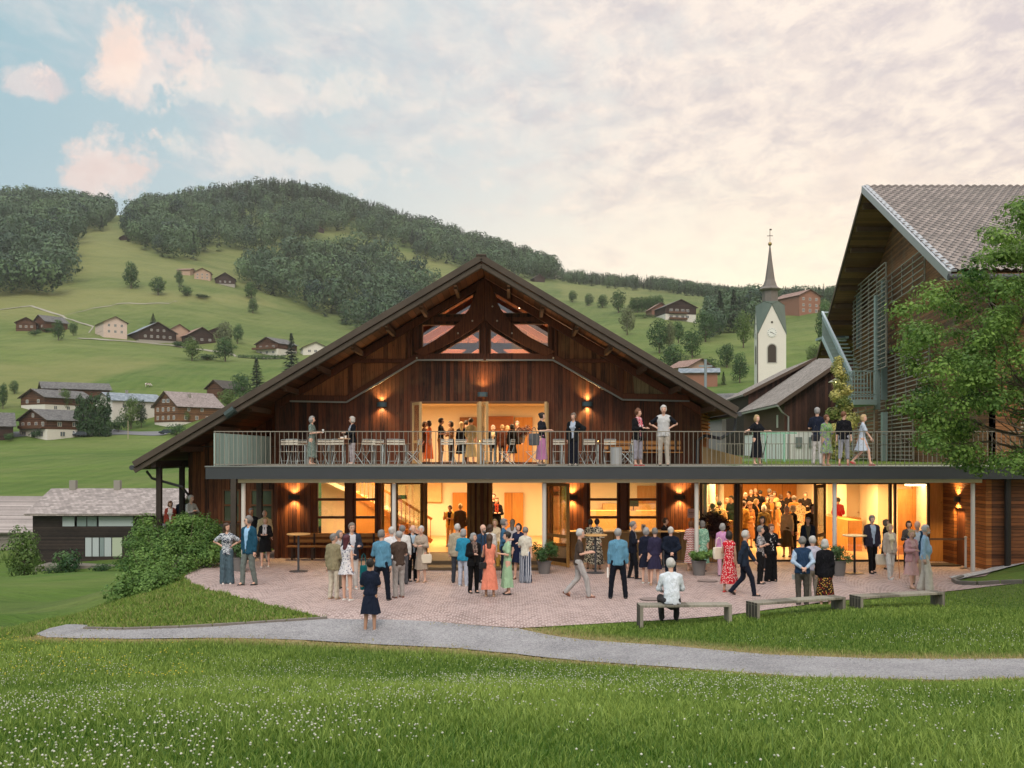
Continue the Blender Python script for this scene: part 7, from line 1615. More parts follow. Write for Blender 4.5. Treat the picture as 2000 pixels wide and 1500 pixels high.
pp(723, 1093, 1240, 178, 'woman in navy dress with teal shawl and dark hair bun, standing on the path', zf=-.27, top='1A2234', bottom='dress', sleeve='short', hair='dark', hs='bun', arms=('hold', 'hold'), shoes='k', hem=.50, skin=1, flare=1.05)
tag(handbag(P(710, 1152, 21.6), cloth('0F5C62'), .16, .52, 'deep teal shawl hanging over the shoulder of the navy dress', .08, .25), 'deep teal shawl hanging over the shoulder of the navy dress', 'shawl').name = 'shawl'
pp(745, 1036, 1173, 165, 'heavy man in light blue shirt and dark jeans with his back turned, left group', sex='m', top='5A8AA4', bcol='141A26', hair='grey', arms=('down', 'hold'), shoes='k', hy=-20, belly=1, legs='wide')
pp(765, 1030, 1150, 200, 'white haired man in white shirt behind the blue shirted man', sex='m', top='D8D8DA', bcol='4A4A50', hair='white', arms=('hold', 'down'))
pp(779, 1038, 1168, 215, 'grey haired man in brown polo shirt and light grey trousers, left group', sex='m', top='4E4038', sleeve='short', bcol='A29C98', hair='silver', arms=('hold', 'hold'), shoes='b', hy=30)
pp(786, 1027, 1142, 190, 'man in loose white shirt at the back of the left group', sex='m', top='D6D4D0', bcol='5A5A5E', hair='grey')
pp(806, 1026, 1136, 30, 'older man in black cardigan over a light blue shirt', sex='m', top='A8BCCC', jacket='17181C', bcol='101216', hair='white', arms=('hold', 'down'), hs='fringe', hy=20)
pp(823, 1028, 1138, -15, 'older woman in knee length beige coat with a cream handbag', top='A8998A', bottom='dress', hair='white', arms=('hold', 'hold'), shoes='t', hem=.42, flare=.9)
handbag(P(833, 1100, 27.6), mat('bag_cream', 'D8CDB8', .6), .30, .24, 'cream handbag carried by the woman in the beige coat')
pp(893, 1024, 1139, 175, 'white haired man with beige jacket over his shoulders and dark trousers', sex='m', top='B0A690', bcol='3C4048', hair='white', jacket='A89C86')
pp(905, 1034, 1146, 160, 'woman in bright turquoise jacket and white trousers seen from behind', top='2E88A8', bcol='B4BAC8', hair='silver', hs='bob', jacket='2E88A8', shoes='w', arms=('down', 'hold'))
pp(925, 1046, 1159, 25, 'woman with silver bob in black cardigan and trousers with a patterned scarf', top='2A2624', jacket='141416', bcol='0E0E10', hair='silver', hs='bob', arms=('hold', 'down'), hy=30, scarf='8A7A70|leaf|5A3A38')
pp(943, 1025, 1138, 40, 'bald bearded man in dark denim shirt', sex='m', top='28405A', bcol='20242E', hair='grey', hs='fringe', beard='grey', glasses=True)
pp(957, 1025, 1130, 170, 'woman with curly brown hair and pale top beside the bald bearded man', top='D2CCC4', bcol='8A7A6A', hair='brown', hs='curly')
pp(956, 1044, 1166, 172, 'woman in long coral dress with a black shoulder bag seen from behind', top='E58A70', bottom='dress', sleeve='none', hair='brown', hs='long', hem=.22, shoes='t', arms=('hold', 'hold'), flare=1.0, skin=1)
handbag(P(943, 1111, 24.8), mat('bag_black', '17171A', .5), .2, .16, 'small black shoulder bag on the coral dress', .07, .8)
pp(967, 1016, 1112, -10, 'blonde woman facing out from behind the denim shirted man', top='E2D0B0', bcol='B08A40', hair='blonde', hs='bob')
pp(984, 1014, 1131, 85, 'tall man with swept back grey hair in denim blue shirt', sex='m', top='3A6484', bcol='1A2230', hair='grey', arms=('hold', 'hold'), sleeve='half')
pp(1001, 1015, 1112, 170, 'woman with long light brown hair seen from behind', top='C8C4C6', bcol='2A2E3A', hair='mouse', hs='long')
pp(991, 1039, 1162, -80, 'woman in long mint green dress with dark pinned up hair', top='9EC09C', bottom='dress', sleeve='short', hair='dark', hs='bun', hem=.22, arms=('down', 'hold'), shoes='k', flare=.95)
pp(1013, 1023, 1132, -20, 'woman with dark bobbed hair in navy dress and brown boots', top='1E2640', bottom='dress', hair='dark', hs='bob', hem=.55, shoes='b', arms=('down', 'hold'), sleeve='half')
pp(1026, 1030, 1139, 160, 'woman in cream top and wavy striped wide trousers seen from behind', top='D2CCBC', bottom='wide', bcol='2E3A50|vstripe|B8BCC4', hair='grey', hs='short', sleeve='short', arms=('down', 'hold'), shoes='k')
pp(1130, 1034, 1167, 85, 'grey haired man in brown polo and pale trousers walking to the right', sex='m', top='4C4038', sleeve='short', bcol='ACA8A6', hair='white', arms=('hold', 'hold'), legs='walk', shoes='b', belly=1)
pp(1153, 1015, 1112, 175, 'left one of two women in black and cream patterned dresses at the counter', top='1B1918|leaf|CBBEA2', bottom='dress', hair='dark', hs='bun', hem=.25, skin=1, arms=('hold', 'hold'))
pp(1166, 1014, 1113, 170, 'right one of two women in black and cream patterned dresses at the counter', top='17161A|leaf|D0C6B0', bottom='dress', hair='dark', hs='bun', hem=.20, skin=1, arms=('hold', 'hold'))
pp(1207, 1033, 1170, 178, 'large man in light blue shirt and dark jeans, back turned, alone in mid plaza', sex='m', top='5E8EA8', bcol='141822', hair='silver', legs='wide', arms=('down', 'down'), belly=1, shoes='k')
pp(1236, 1019, 1131, 80, 'man in white shirt with a navy sweater over his shoulders', sex='m', top='D6D8DC', jacket='161A26', sleeve='half', bcol='16181E', hair='grey', arms=('hold', 'hold'), shoes='k', legs='step')
pp(1262, 1034, 1140, 170, 'woman in navy dress and white shoes, left of the pair by the counter', top='1B1F30', bottom='dress', hair='silver', hs='bob', hem=.52, shoes='w')
pp(1279, 1032, 1144, 185, 'woman in purple blue dress with short grey hair, right of the pair by the counter', top='2F2C44', bottom='dress', hair='grey', hs='short', hem=.52, shoes='t', sleeve='half')
pp(1299, 1027, 1112, 60, 'man facing the white haired man in the navy blazer', Y=31.5, sex='m', top='3A3034', bcol='22242C', hair='brown', jacket='1E1C22')
pp(1310, 1030, 1144, 180, 'white haired man in navy blazer with hands clasped behind his back holding a programme', sex='m', top='C8C8CC', jacket='141B2A', bcol='15202E', hair='white', arms=('back', 'back'), shoes='k')
pp(1350, 1022, 1116, 175, 'woman in red and white zigzag dress left of the white column', top='A64A48|zig|DCCFC8', bottom='dress', hair='auburn', hs='bob', hem=.30, sleeve='half', arms=('hold', 'hold'), shoes='t')
pp(1372, 1023, 1117, 190, 'woman in green patterned dress behind the white column', top='6FA08A|leaf|A8C8B0', bottom='dress', hair='grey', hs='bob', hem=.3, shoes='k', sleeve='half')
pp(1411, 1029, 1126, 170, 'woman in pink top beside the dark leaved planter', top='C890B8', bcol='C8A0B4', hair='silver', hs='bob')
pp(1424, 1038, 1157, 150, 'woman in red floral dress with dark bobbed hair walking', top='CE2030|floral|E6C8C0', bottom='dress', sleeve='none', hair='dark', hs='bob', hem=.26, legs='step', shoes='r', arms=('down', 'hold'), skin=1, flare=1.1)
handbag(P(1404, 1092, 26), mat('bag_cream'), .34, .30, 'white shoulder bag beside the red floral dress', .1, .25)
pp(1453, 1037, 1164, 80, 'white haired man in navy blazer striding right across the plaza', sex='m', top='8CB4CC', jacket='232D3C', bcol='1A1E2C', hair='white', legs='walk', arms=('swing_b', 'swing_f'), glasses=True, shoes='k')
pp(1485, 1028, 1141, 60, 'woman with arms crossed in black and white patterned blouse and black trousers', top='B4B0B0|leaf|3A3A40', bcol='141416', hair='grey', hs='short', sleeve='short', arms=('cross', 'cross'), shoes='k')
pp(1506, 1024, 1136, 15, 'woman with glasses in black outfit and black scarf with white spots', top='16161A|dots|E0DEDC', jacket='131316', bottom='wide', bcol='101012', hair='auburn', hs='short', arms=('down', 'hold'), glasses=True, shoes='k')
pp(1489, 1009, 1116, -30, 'woman in black with dark hair behind the patterned blouse', top='1A1618', bcol='2A2A2E', hair='dark', hs='bob', skin=1)
pp(1578, 1013, 1103, -10, 'older man in navy suit standing in the foyer doorway', Y=31.8, sex='m', top='5E5848', jacket='18202E', bcol='141822', hair='grey')
pp(1567, 1049, 1188, 175, 'man in blue waistcoat over a light blue shirt, hands behind his back', sex='m', top='A9BDD4', vest='263C58', bcol='4A4640', hair='grey', arms=('back', 'back'), shoes='k')
pp(1587, 1048, 1178, 185, 'white haired man in pale lilac shirt with his arm round the waistcoat man', sex='m', top='BCC6D8', bcol='A89E92', hair='white', arms=('back', 'down'), vest='B9B6C6')
pp(1611, 1054, 1188, 178, 'woman in black cardigan and dark floral midi skirt seen from behind', top='15151A', jacket='15151A', bottom='skirt', bcol='2A1C18|floral|C8A050|8E2A22', hair='white', hs='bob', hem=.25, shoes='t', flare=1.0)
pp(1703, 1007, 1120, 10, 'man in dark purple grey blazer and light blue shirt walking out beside the round table', sex='m', top='9CACC0', jacket='2E2A38', bcol='121214', hair='grey', legs='step', arms=('down', 'down'))
pp(1730, 1018, 1112, 60, 'woman in black dress behind the cream suit', top='17161A', bottom='dress', hair='mouse', hs='bob', sleeve='short', hem=.4)
pp(1738, 1024, 1131, 15, 'blonde woman in cream jacket and white trousers walking with a cane', top='DCD2B4', jacket='B8AA9C', bcol='D2CEC8', hair='blonde', hs='bob', arms=('down', 'down'), legs='step', shoes='w')
handbag(P(1722, 1103, 28.6), mat('bag_cream'), .36, .30, 'pale shopping bag carried by the woman in the cream jacket')
tag(MB().tube([P(1755, 1072, 28.5), P(1754, 1072, 28.4), P(1757, 1130, 28.5)], .012, 6).build('walking_cane', mat('cane_wood', 'C08A6A', .5)), 'light wooden walking cane of the woman in the cream jacket', 'cane')
pp(1775, 1020, 1118, -15, 'woman with dark bobbed hair in grey checked jacket', top='5A5450|dots|2E2A28', bcol='3A3434', hair='dark', hs='bob', arms=('hold', 'hold'))
pp(1780, 1036, 1149, 20, 'woman with light curly hair in pink cardigan and pink dress', top='D0A8A4', bottom='dress', hair='blonde', hs='curly', jacket='CC9A9C', hem=.42, shoes='t', hy=-45, legs='step', arms=('hold', 'down'))
pp(1792, 1018, 1142, -30, 'bald man in blue blazer and pale shirt looking down', sex='m', top='C0C8D2', jacket='1F4460', bcol='BCA890', hair='grey', hs='fringe')
pp(1807, 1026, 1155, 60, 'white bearded man in light blue shirt and white trousers, rightmost on the plaza', sex='m', top='9CBCD8', bcol='C8C0B4', hair='white', beard='white', arms=('down', 'down'), belly=1.3, legs='step', shoes='t', bottom='wide')
# the seated man
by = 20.86; bx = (1312 - 1000) / FPX * by
_m, hands_, _s = person(bx, by, .03, 1.78, 180, 'white haired man in white shirt sitting on the left bench with his back turned', sex='m', top='D4DBE2', bcol='3E3C3E', hair='white', legs='sit', arms=('lap', 'lap'), shoes='k')
# left gallery
GZ = .12
pp(333, 978, 0, 10, 'woman in rust red jacket in the open gallery left of the hall', Y=37.5, zf=GZ, ht=1.62, top='D8D2CC', jacket='8A3A2E', bcol='2A2A2E', hair='auburn', hs='bob', hy=30)
pp(357, 973, 0, 0, 'dark skinned man in navy jacket in the open gallery', Y=37.8, zf=GZ, ht=1.78, sex='m', top='B8C0CC', jacket='1C2230', bcol='22242C', hair='silver', skin=1)
pp(373, 972, 0, 60, 'man in pale jacket leaning at the corner of the hall wall', Y=36.2, zf=.25, ht=1.75, sex='m', top='A8ACA8', bcol='4A4A4E', hair='white', arms=('cross', 'cross'))
# balcony
D_ = 3.1
def dk(px, head, feet, yaw, label, ht, **k):
    Y = ht * FPX / (feet - head); Y = min(max(Y, 30.15), 36.4); return person((px - 1000) / FPX * Y, Y, D_, ht, yaw, label, **k)
dk(609, 813, 908, 80, 'grey haired woman in green grey patterned midi dress holding a glass on the balcony', 1.62, top='7E8C84|leaf|5A6862', bottom='dress', hair='silver', hs='curly', sleeve='short', arms=('hold', 'hold'), hem=.28, shoes='t', belly=.6)
dk(688, 814, 908, -60, 'white haired woman in black cardigan and pale trousers with a tray at the balcony tables', 1.64, top='A8B0BC', jacket='15181F', bcol='B8B0B4', bottom='slim', hair='white', hs='bob', arms=('hold', 'hold'), shoes='w', hy=-20)
dk(1058, 804, 907, 60, 'woman in dirndl with pink apron and large grey bag on the balcony', 1.70, top='20222A', bottom='skirt', bcol='B87CA4', hair='dark', hs='bun', sleeve='short', arms=('hold', 'hold'), hem=.20, hy=20)
handbag(P(1043, 870, 32.4), mat('bag_grey', '54565A', .7, var=.3, vscale=12), .45, .38, 'large crumpled grey bag carried by the woman in the dirndl', .16, .2)
dk(1120, 806, 908, -20, 'woman in short black leather jacket with hand on hip on the balcony', 1.70, top='A9B4C4', jacket='15181B', bottom='wide', bcol='151722', hair='mouse', hs='bun', arms=('down', 'hip'), shoes='w', hy=-10)
dk(1246, 797, 909, 40, 'woman in black cardigan with red and white scarf and pink shoes on the balcony', 1.70, top='C88890', jacket='141416', bottom='capri', bcol='A09CA8', hair='auburn', hs='topbun', arms=('hold', 'hold'), shoes='r', scarf='C84058|leaf|E0C8C8', hy=20)
dk(1296, 789, 908, -5, 'tall man in white waistcoat and black polo with both hands on hips on the balcony', 1.80, sex='m', top='181A22', vest='C0C0C0', sleeve='short', bcol='BDB4A8', hair='white', arms=('hip', 'hip'), shoes='k')
dk(1478, 809, 907, 25, 'blonde older woman in black dress leaning on a cane on the balcony', 1.62, top='14161C', bottom='dress', hair='blonde', hs='bob', sleeve='short', arms=('wide', 'fwd'), hem=.28, shoes='k', hy=10)
tag(MB().tube([P(1499, 852, 31.6), P(1498, 856, 31.6), P(1486, 907, 31.9)], .013, 6).build('walking_cane', mat('cane_black', '17171A', .4)), 'black walking cane of the blonde woman on the balcony', 'cane')
dk(1596, 794, 906, 165, 'grey haired man in navy polo seen from behind on the balcony', 1.88, sex='m', top='1A2030', sleeve='short', bcol='B8B4B0', hair='silver', arms=('down', 'hold'))
dk(1614, 807, 907, 20, 'woman in green and purple patterned dress with a dark handbag on the balcony', 1.56, top='8EA070|leaf|5A8A50|6A5A9A', bottom='dress', hair='auburn', hs='short', sleeve='half', arms=('down', 'hold'), hem=.45, shoes='t', skin=1, hy=20)
handbag(P(1593, 862, 31.5), mat('bag_navy', '1A1E2C', .5), .3, .2, 'dark handbag beside the green and purple dress', .1, .3)
dk(1648, 803, 908, 150, 'stocky person in black shirt and grey shorts walking away on the balcony', 1.72, sex='m', top='15151A', sleeve='half', bottom='capri', bcol='8E9098', hair='auburn', hs='short', belly=1.2, arms=('down', 'down'), shoes='r', legs='step', hy=-30)
dk(1684, 808, 907, 70, 'woman in short white and pale blue dress walking on the balcony', 1.62, top='B4BECA', bottom='dress', hair='blonde', hs='bob', sleeve='short', legs='walk', hem=.52, shoes='r', arms=('swing_f', 'swing_b'), flare=1.1, hy=-20)
# upper hall, seen through the terrace doors
def up(px, head, yaw, label, Y=39.5, ht=None, **k):
    z = 3.11; h_ = ht or min(1.9, max(1.5, CZ + (HOR - head) / FPX * Y - z)); return person((px - 1000) / FPX * Y, Y, z, h_, yaw, label, **k)
up(838, 822, -70, 'woman in long orange dress just inside the left terrace door', 38.3, top='E0703A', bottom='dress', sleeve='none', hair='brown', hs='bob', hem=.2, skin=1)
up(829, 824, 60, 'person facing the orange dress inside the left terrace door', 39.0, top='5A3A2A', bottom='dress', hair='brown', hs='bob')
up(861, 817, 80, 'young man in black t shirt inside the terrace doors', 38.8, sex='m', top='17151A', sleeve='short', bcol='8A6A4A', hair='dark', arms=('hold', 'hold'), skin=1)
up(881, 823, -60, 'woman in brown floral top opposite the black t shirt man', 39.4, top='6A4A34|leaf|8E6A4A', bcol='2E2018', hair='dark', hs='bob', arms=('up', 'hold'))
up(901, 824, 190, 'blonde woman in black dress inside the terrace doors', 39.6, top='151318', bottom='dress', hair='blonde', hs='long', hem=.4)
up(920, 817, 170, 'woman in pale green dress with pinned hair inside the terrace doors', 39.0, top='B4AC84', bottom='dress', hair='dark', hs='bun', sleeve='half', hem=.25)
up(911, 822, 120, 'person in dark clothes deep inside the left terrace door', 41.5, top='2E2420', bcol='2A2220', hair='dark')
up(963, 840, 0, 'white haired person in dark jacket inside the right terrace door', 41.0, ht=1.5, top='D8C8A8', jacket='1E1A1A', bcol='1E1A1A', hair='white', hs='bob')
up(981, 834, 180, 'person in brown coat with back turned inside the right terrace door', 40.5, top='5A3424', jacket='5A3424', bcol='4A2A20', hair='blonde', hs='short')
up(991, 836, 150, 'woman in orange top deep inside the right terrace door', 41.8, top='D0763A', bottom='dress', hair='blonde', hs='bob')
up(1000, 832, 200, 'person with dark hair and black jacket by the flower counter', 39.6, top='151215', jacket='151215', bottom='dress', hair='dark', hs='bob')
up(1010, 823, -20, 'man in dark suit behind the flower counter', 42.6, sex='m', top='D8C0A0', jacket='1E1A1A', bcol='1E1A1A', hair='grey')
# entrance hall
up2 = lambda px, head, yaw, label, Y, zf=.2, ht=None, **k: person((px - 1000) / FPX * Y, Y, zf, ht or min(1.9, max(1.45, CZ + (HOR - head) / FPX * Y - zf)), yaw, label, **k)
up2(879, 989, -15, 'man with yellow sweater over his shoulders inside the left entrance', 36.2, sex='m', top='17181C', sleeve='short', jacket='D8A850', bcol='D0A870', hair='dark', arms=('up', 'cross'), skin=1)
up2(899, 985, 175, 'grey haired man in brown jacket inside the left entrance', 36.0, sex='m', top='4E3E2C', jacket='4E3E2C', bcol='7A6A50', hair='blonde')
up2(964, 972, 0, 'person in dark jacket on the landing inside the right entrance', 38.6, .25, 1.72, top='1A1418', jacket='1A1418', bcol='2A2020', hair='brown')
up2(970, 981, 5, 'person in black coat with red scarf reading inside the right entrance', 37.4, .22, 1.66, top='17141A', jacket='17141A', bottom='dress', hair='auburn', hs='long', arms=('hold', 'hold'), scarf='9A3A28', hem=.4)
# foyer crowd
FCR = [ # px, Y, yaw, sex, top, jacket, bottom, bcol, hair, hs, label
 (1384, 36.6, 160, 'f', 'D2A860', None, 'trousers', '6A5030', 'blonde', 'bob', 'person in pale yellow cardigan at the foyer counter, leftmost'),
 (1392, 35.6, 190, 'm', 'E0C088', None, 'trousers', '4A3A2A', 'grey', 'short', 'person in cream shirt leaning on the foyer counter'),
 (1405, 36.8, 170, 'm', 'E6CC98', None, 'trousers', '3A2E24', 'dark', 'short', 'dark haired person in white shirt at the foyer counter'),
 (1374, 41.0, 90, 'm', '2E2C30', '2E2C30', 'trousers', '2A2A2E', 'dark', 'short', 'man in dark jacket behind the foyer columns, left'),
 (1400, 43.0, 20, 'f', 'D8B880', None, 'dress', '', 'brown', 'bob', 'woman in pale dress behind the foyer columns, middle'),
 (1420, 42.0, -30, 'f', 'D0A870', None, 'trousers', '5A4A3A', 'blonde', 'bob', 'blonde woman in beige behind the foyer columns, right'),
 (1429, 40.0, -60, 'm', '2A2E26', '2A2E26', 'trousers', '22241E', 'brown', 'short', 'man in dark green jacket at the end of the foyer counter'),
 (1452, 36.6, 120, 'm', 'C09048', 'B08038', 'trousers', '3A2C20', 'brown', 'short', 'man in mustard jacket near the dark door frame'),
 (1464, 37.6, 200, 'f', '8A5A30', None, 'dress', '', 'auburn', 'long', 'woman in brown dress beside the mustard jacket'),
 (1477, 40.5, 60, 'f', 'B88A48', '1A1618', 'trousers', '2E2620', 'blonde', 'bob', 'woman in black cardigan in the left of the foyer crowd'),
 (1492, 36.4, 170, 'f', 'B48C50', '7A6438', 'trousers', '4A3A28', 'white', 'bob', 'white haired woman in olive jacket in the foyer crowd'),
 (1507, 41.0, 0, 'm', 'D89A50', '6A5438', 'trousers', '9A6A38', 'grey', 'short', 'man in orange shirt and brown jacket facing out of the foyer'),
 (1456, 46.8, 20, 'f', '1A1618', None, 'dress', '', 'white', 'bob', 'white haired woman in black far back left in the foyer'),
 (1467, 47.6, -20, 'm', '2E2620', '2A2420', 'trousers', '22201E', 'grey', 'short', 'person in dark brown far back in the foyer'),
 (1475, 48.6, 30, 'm', 'C09060', '2E2826', 'trousers', '22201E', 'grey', 'fringe', 'bald man far back in the foyer crowd'),
 (1485, 48.0, 180, 'm', '17161A', None, 'trousers', '1A1A1E', 'dark', 'short', 'dark haired person in black with back turned far back'),
 (1503, 48.2, 100, 'm', '221E20', '221E20', 'trousers', '1E1C1E', 'grey', 'short', 'man in black jacket turned right far back'),
 (1513, 47.0, -20, 'f', 'E8C890', None, 'dress', '', 'brown', 'bob', 'woman in pale blouse far back in the foyer'),
 (1525, 44.4, 200, 'f', '1A181C', None, 'dress', '', 'brown', 'bob', 'woman in long black dress in the middle of the foyer'),
 (1541, 45.6, -60, 'm', '3A2C24', '2E2622', 'trousers', '241E1C', 'brown', 'short', 'man in dark suit talking on the right of the foyer'),
 (1551, 41.4, 190, 'm', 'C8944C', 'C08A48', 'trousers', '8A5A30', 'grey', 'short', 'large man in tan jacket on the right of the foyer crowd'),
 (1563, 40.4, 175, 'f', 'D8C8A0|dots|221C18', None, 'dress', '', 'dark', 'short', 'woman in cream dress with black spots on the right of the foyer'),
 (1573, 44.5, -20, 'm', '2A2220', '241E1E', 'trousers', '221E1E', 'mouse', 'short', 'man in dark jacket beside the foyer picture wall'),
 (1537, 34.4, -30, 'f', 'DCC8A0', None, 'skirt', '6A5838', 'white', 'bob', 'blonde woman in cream cardigan and olive skirt with black handbag near the foyer door'),
 (1549, 34.9, 100, 'f', '151418', '151418', 'trousers', '2A2622', 'white', 'bob', 'white haired woman in black cape bending near the foyer door'),
 (1520, 38.6, 90, 'f', 'B07A40', None, 'dress', '', 'blonde', 'bob', 'woman in rust brown in the centre of the foyer crowd'),
 (1498, 43.6, -10, 'f', 'D08A48', None, 'dress', '', 'auburn', 'bob', 'woman in orange in the centre of the foyer crowd'),
 (1637, 40.6, 170, 'f', 'C0201C', 'C0201C', 'trousers', '17151A', 'brown', 'short', 'woman in bright red jacket standing at the reception desk'),
 (1673, 41.3, -20, 'f', 'D8A858', None, 'dress', '', 'brown', 'short', 'woman in yellow cardigan behind the reception desk'),
 (1586, 33.9, 20, 'm', '3A2C20', '2A2420', 'trousers', '221E1E', 'brown', 'short', 'person in shadow behind the open foyer door'),
]
for px, Y, yaw, sx_, tp_, jk, bt_, bc, hr, hst, lb in FCR:
    person((px - 1000) / FPX * Y, Y, .02, 1.66 + (.1 if sx_ == 'm' else 0) + random.uniform(-.05, .05), yaw, lb, sex=sx_, top=tp_, jacket=jk, bottom=bt_, bcol=bc or '444444', hair=hr, hs=hst, hem=.35, arms=random.choice((('hold', 'down'), ('down', 'hold'), ('hold', 'hold'), ('down', 'down'))))
handbag(P(1523, 1062, 34.2), mat('bag_black'), .24, .18, 'black handbag held near the foyer door', .1, .3)
# ------------------------------------------------------------------ furniture and small things
# grey timber benches on the lawn edge
BT = boards('bench_grey_wood', '5E5A50', '9A9486', 0, .5, gap=0, grain=1.2)
def bench_slab(px0, py0, Y0, px1, py1, Y1, label, solid=False):
    a = P(px0, py0, Y0); b = P(px1, py1, Y1); b.z = a.z = .43; d = (b - a); Ln = d.length; ang = math.atan2(d.y, d.x)
    e = empty('park_bench', (a.x, a.y, 0), ang, label, 'bench', 'timber benches along the plaza edge')
    for k in range(4): MB().box(0, Ln, k * .10, k * .10 + .088, .38, .43).build('seat_plank', BT, e, bevel=.006)
    for x0 in (0, Ln - .07):
        for k in range(4): MB().box(x0, x0 + .07, k * .10, k * .10 + .088, -.15, .379).build('leg', BT, e, bevel=.006)
    return e
bench_slab(1250, 1183, 20.65, 1430, 1180, 20.75, 'weathered timber bench with the white shirted man sitting on it')
bench_slab(1479, 1178, 20.95, 1652, 1166, 21.85, 'weathered timber bench in front of the three people seen from behind')
bench_slab(1681, 1166, 21.9, 1846, 1157, 22.6, 'weathered timber bench at the right, nearest the white bearded man')
# long wall bench by the left foyer windows
def wall_bench(x0, x1, y, z, label, legs=4):
    e = empty('wall_bench', (x0, y, z), 0, label, 'bench'); W_ = x1 - x0; wm = boards('bench_warm_wood', '9A6430', 'C4884A', 2, .09, gap=.06)
    MB().box(0, W_, -.42, -.24, .41, .45).box(0, W_, -.22, -.04, .41, .45).build('seat', wm, e, bevel=.006)
    MB().box(0, W_, .02, .05, .52, .66).box(0, W_, .02, .05, .70, .84).build('backrest', wm, e, bevel=.006)
    for k in range(legs):
        x = .15 + (W_ - .36) * k / (legs - 1); MB().box(x, x + .06, -.40, -.34, 0, .41).box(x, x + .06, -.02, .015, 0, .84).box(x, x + .06, -.34, -.02, .35, .40).build('leg', mat('bench_leg', '3E2A1C', .6), e)
    return e
wall_bench(XZ(560, 0, 33.4)[0], XZ(738, 0, 33.4)[0], 33.75, .02, 'long slatted wooden bench against the boards under the left wall lamp', 5)
wall_bench(XZ(1250, 0, 36.6)[0], XZ(1330, 0, 36.6)[0], 36.6, 3.1, 'wooden bench with back against the upper wall behind the tall man', 2)
wall_bench(XZ(1180, 0, 36.6)[0], XZ(1245, 0, 36.6)[0], 36.6, 3.1, 'wooden bench against the upper wall left of the tall man', 2)
# standing tables
def high_table(px, feet, label, topm, basem):
    x, y, z = gp(px, feet); e = empty('standing_table', (x, y, .02), 0, label, 'table', 'round standing tables')
    MB().lathe([(.02, 1.075), (.33, 1.075), (.345, 1.09), (.345, 1.10), (.33, 1.112), (.02, 1.112)], (0, 0, 0), 32).build('tabletop', topm, e); MB().lathe([(.032, .02), (.032, 1.076)], (0, 0, 0), 16).build('pole', basem, e); MB().lathe([(.27, 0), (.27, .012), (.05, .025), (.02, .03)], (0, 0, 0), 28).build('base', basem, e); return e
TT = mat('table_top_light', 'D2A468', .4); high_table(583, 1117, 'round standing table with light top in front of the long wall bench', TT, STEEL)
high_table(1163, 1120, 'round standing table beside the two women in patterned dresses', TT, STEEL); high_table(1669, 1121, 'round standing table in front of the bright foyer glazing', mat('table_top_cream', 'E0C898', .4), mat('pole_dark', '2A2A2C', .4, .4))
high_table(1296, 1108, 'small standing table hidden behind the group at the counter', TT, STEEL)
# planters
POT = mat('pot_grey', '6E6A68', .7, bump=.1, var=.08)
def planter(px, feet, ph, pr_, kind, lh, lw, label, n=1500):
    x, y, z = gp(px, feet); e = empty('potted_plant', (x, y, .015), 0, label, 'plant')
    MB().lathe([(pr_ * .72, 0), (pr_ * .92, ph * .93), (pr_, ph * .94), (pr_, ph), (pr_ * .88, ph), (pr_ * .85, ph * .9), (.01, ph * .9)], (0, 0, 0), 26).build('pot', POT, e)
    V, F, v = leafcloud([(RNG.normal(0, lw * .28), RNG.normal(0, lw * .28), ph + lh * RNG.uniform(.2, .75), lw * .30, lw * .30, lh * .32) for _ in range(9)], n, .032, .8, up=.4); o = mkmesh('foliage', V, F, LF[kind] if kind in LF else leafmat('leaf_' + kind, {'green': (.04, .09, .03), 'grass': (.06, .14, .03), 'wine': (.022, .009, .008)}[kind], {'green': (.13, .22, .08), 'grass': (.20, .34, .08), 'wine': (.12, .045, .035)}[kind], .2), attrs={'v': v}); o.parent = e
    return e
planter(467, 1117, .42, .22, 'green', .42, .5, 'grey pot with feathery plant between the couple at the left')
planter(1063, 1121, .36, .22, 'broad', .62, .62, 'grey pot with dark bushy plant under the middle column', 1800)
planter(1365, 1124, .42, .23, 'grass', .36, .62, 'grey pot with dense bright green plant at the foot of the fourth column', 2200)
planter(1638, 1125, .42, .23, 'green', .50, .60, 'grey pot with loose olive green plant at the foot of the fifth column', 1600)
x, y, _ = gp(1398, 1097); e = empty('potted_plant', (x, y, .02), 0, 'large dark red leaved bush in a tall wooden planter box by the foyer glazing', 'plant'); MB().box(-.30, .34, -.28, .28, 0, .85).build('planter_box', boards('planter_wood', '7A5430', 'A87A48', 0, .16), e, bevel=.01)
planter(2000, 1200, .01, .01, 'wine', .01, .01, 'x', 4)
bad = [o for o in COL.objects if o.get('label') == 'x'][0]
for c in list(bad.children): bpy.data.objects.remove(c)
bpy.data.objects.remove(bad)
V, F, v = leafcloud([(RNG.normal(0, .22), RNG.normal(0, .2), 1.22 + RNG.normal(0, .15), .26, .26, .24) for _ in range(12)], 2600, .042, .8); o = mkmesh('foliage', V, F, MATS['leaf_wine'], attrs={'v': v}); o.parent = e
e = empty('potted_plant', (XZ(1020, 0, 40.6)[0], 40.7, 3.9), 0, 'dark red leaved bouquet standing on the counter in the upper hall', 'plant'); MB().lathe([(.08, 0), (.14, .25), (.12, .3)], (0, 0, 0), 16).build('vase', POT, e)
V, F, v = leafcloud([(RNG.normal(0, .18), RNG.normal(0, .15), .45 + RNG.normal(0, .1), .2, .2, .18) for _ in range(9)], 1400, .04, .8); o = mkmesh('foliage', V, F, MATS['leaf_wine'], attrs={'v': v}); o.parent = e
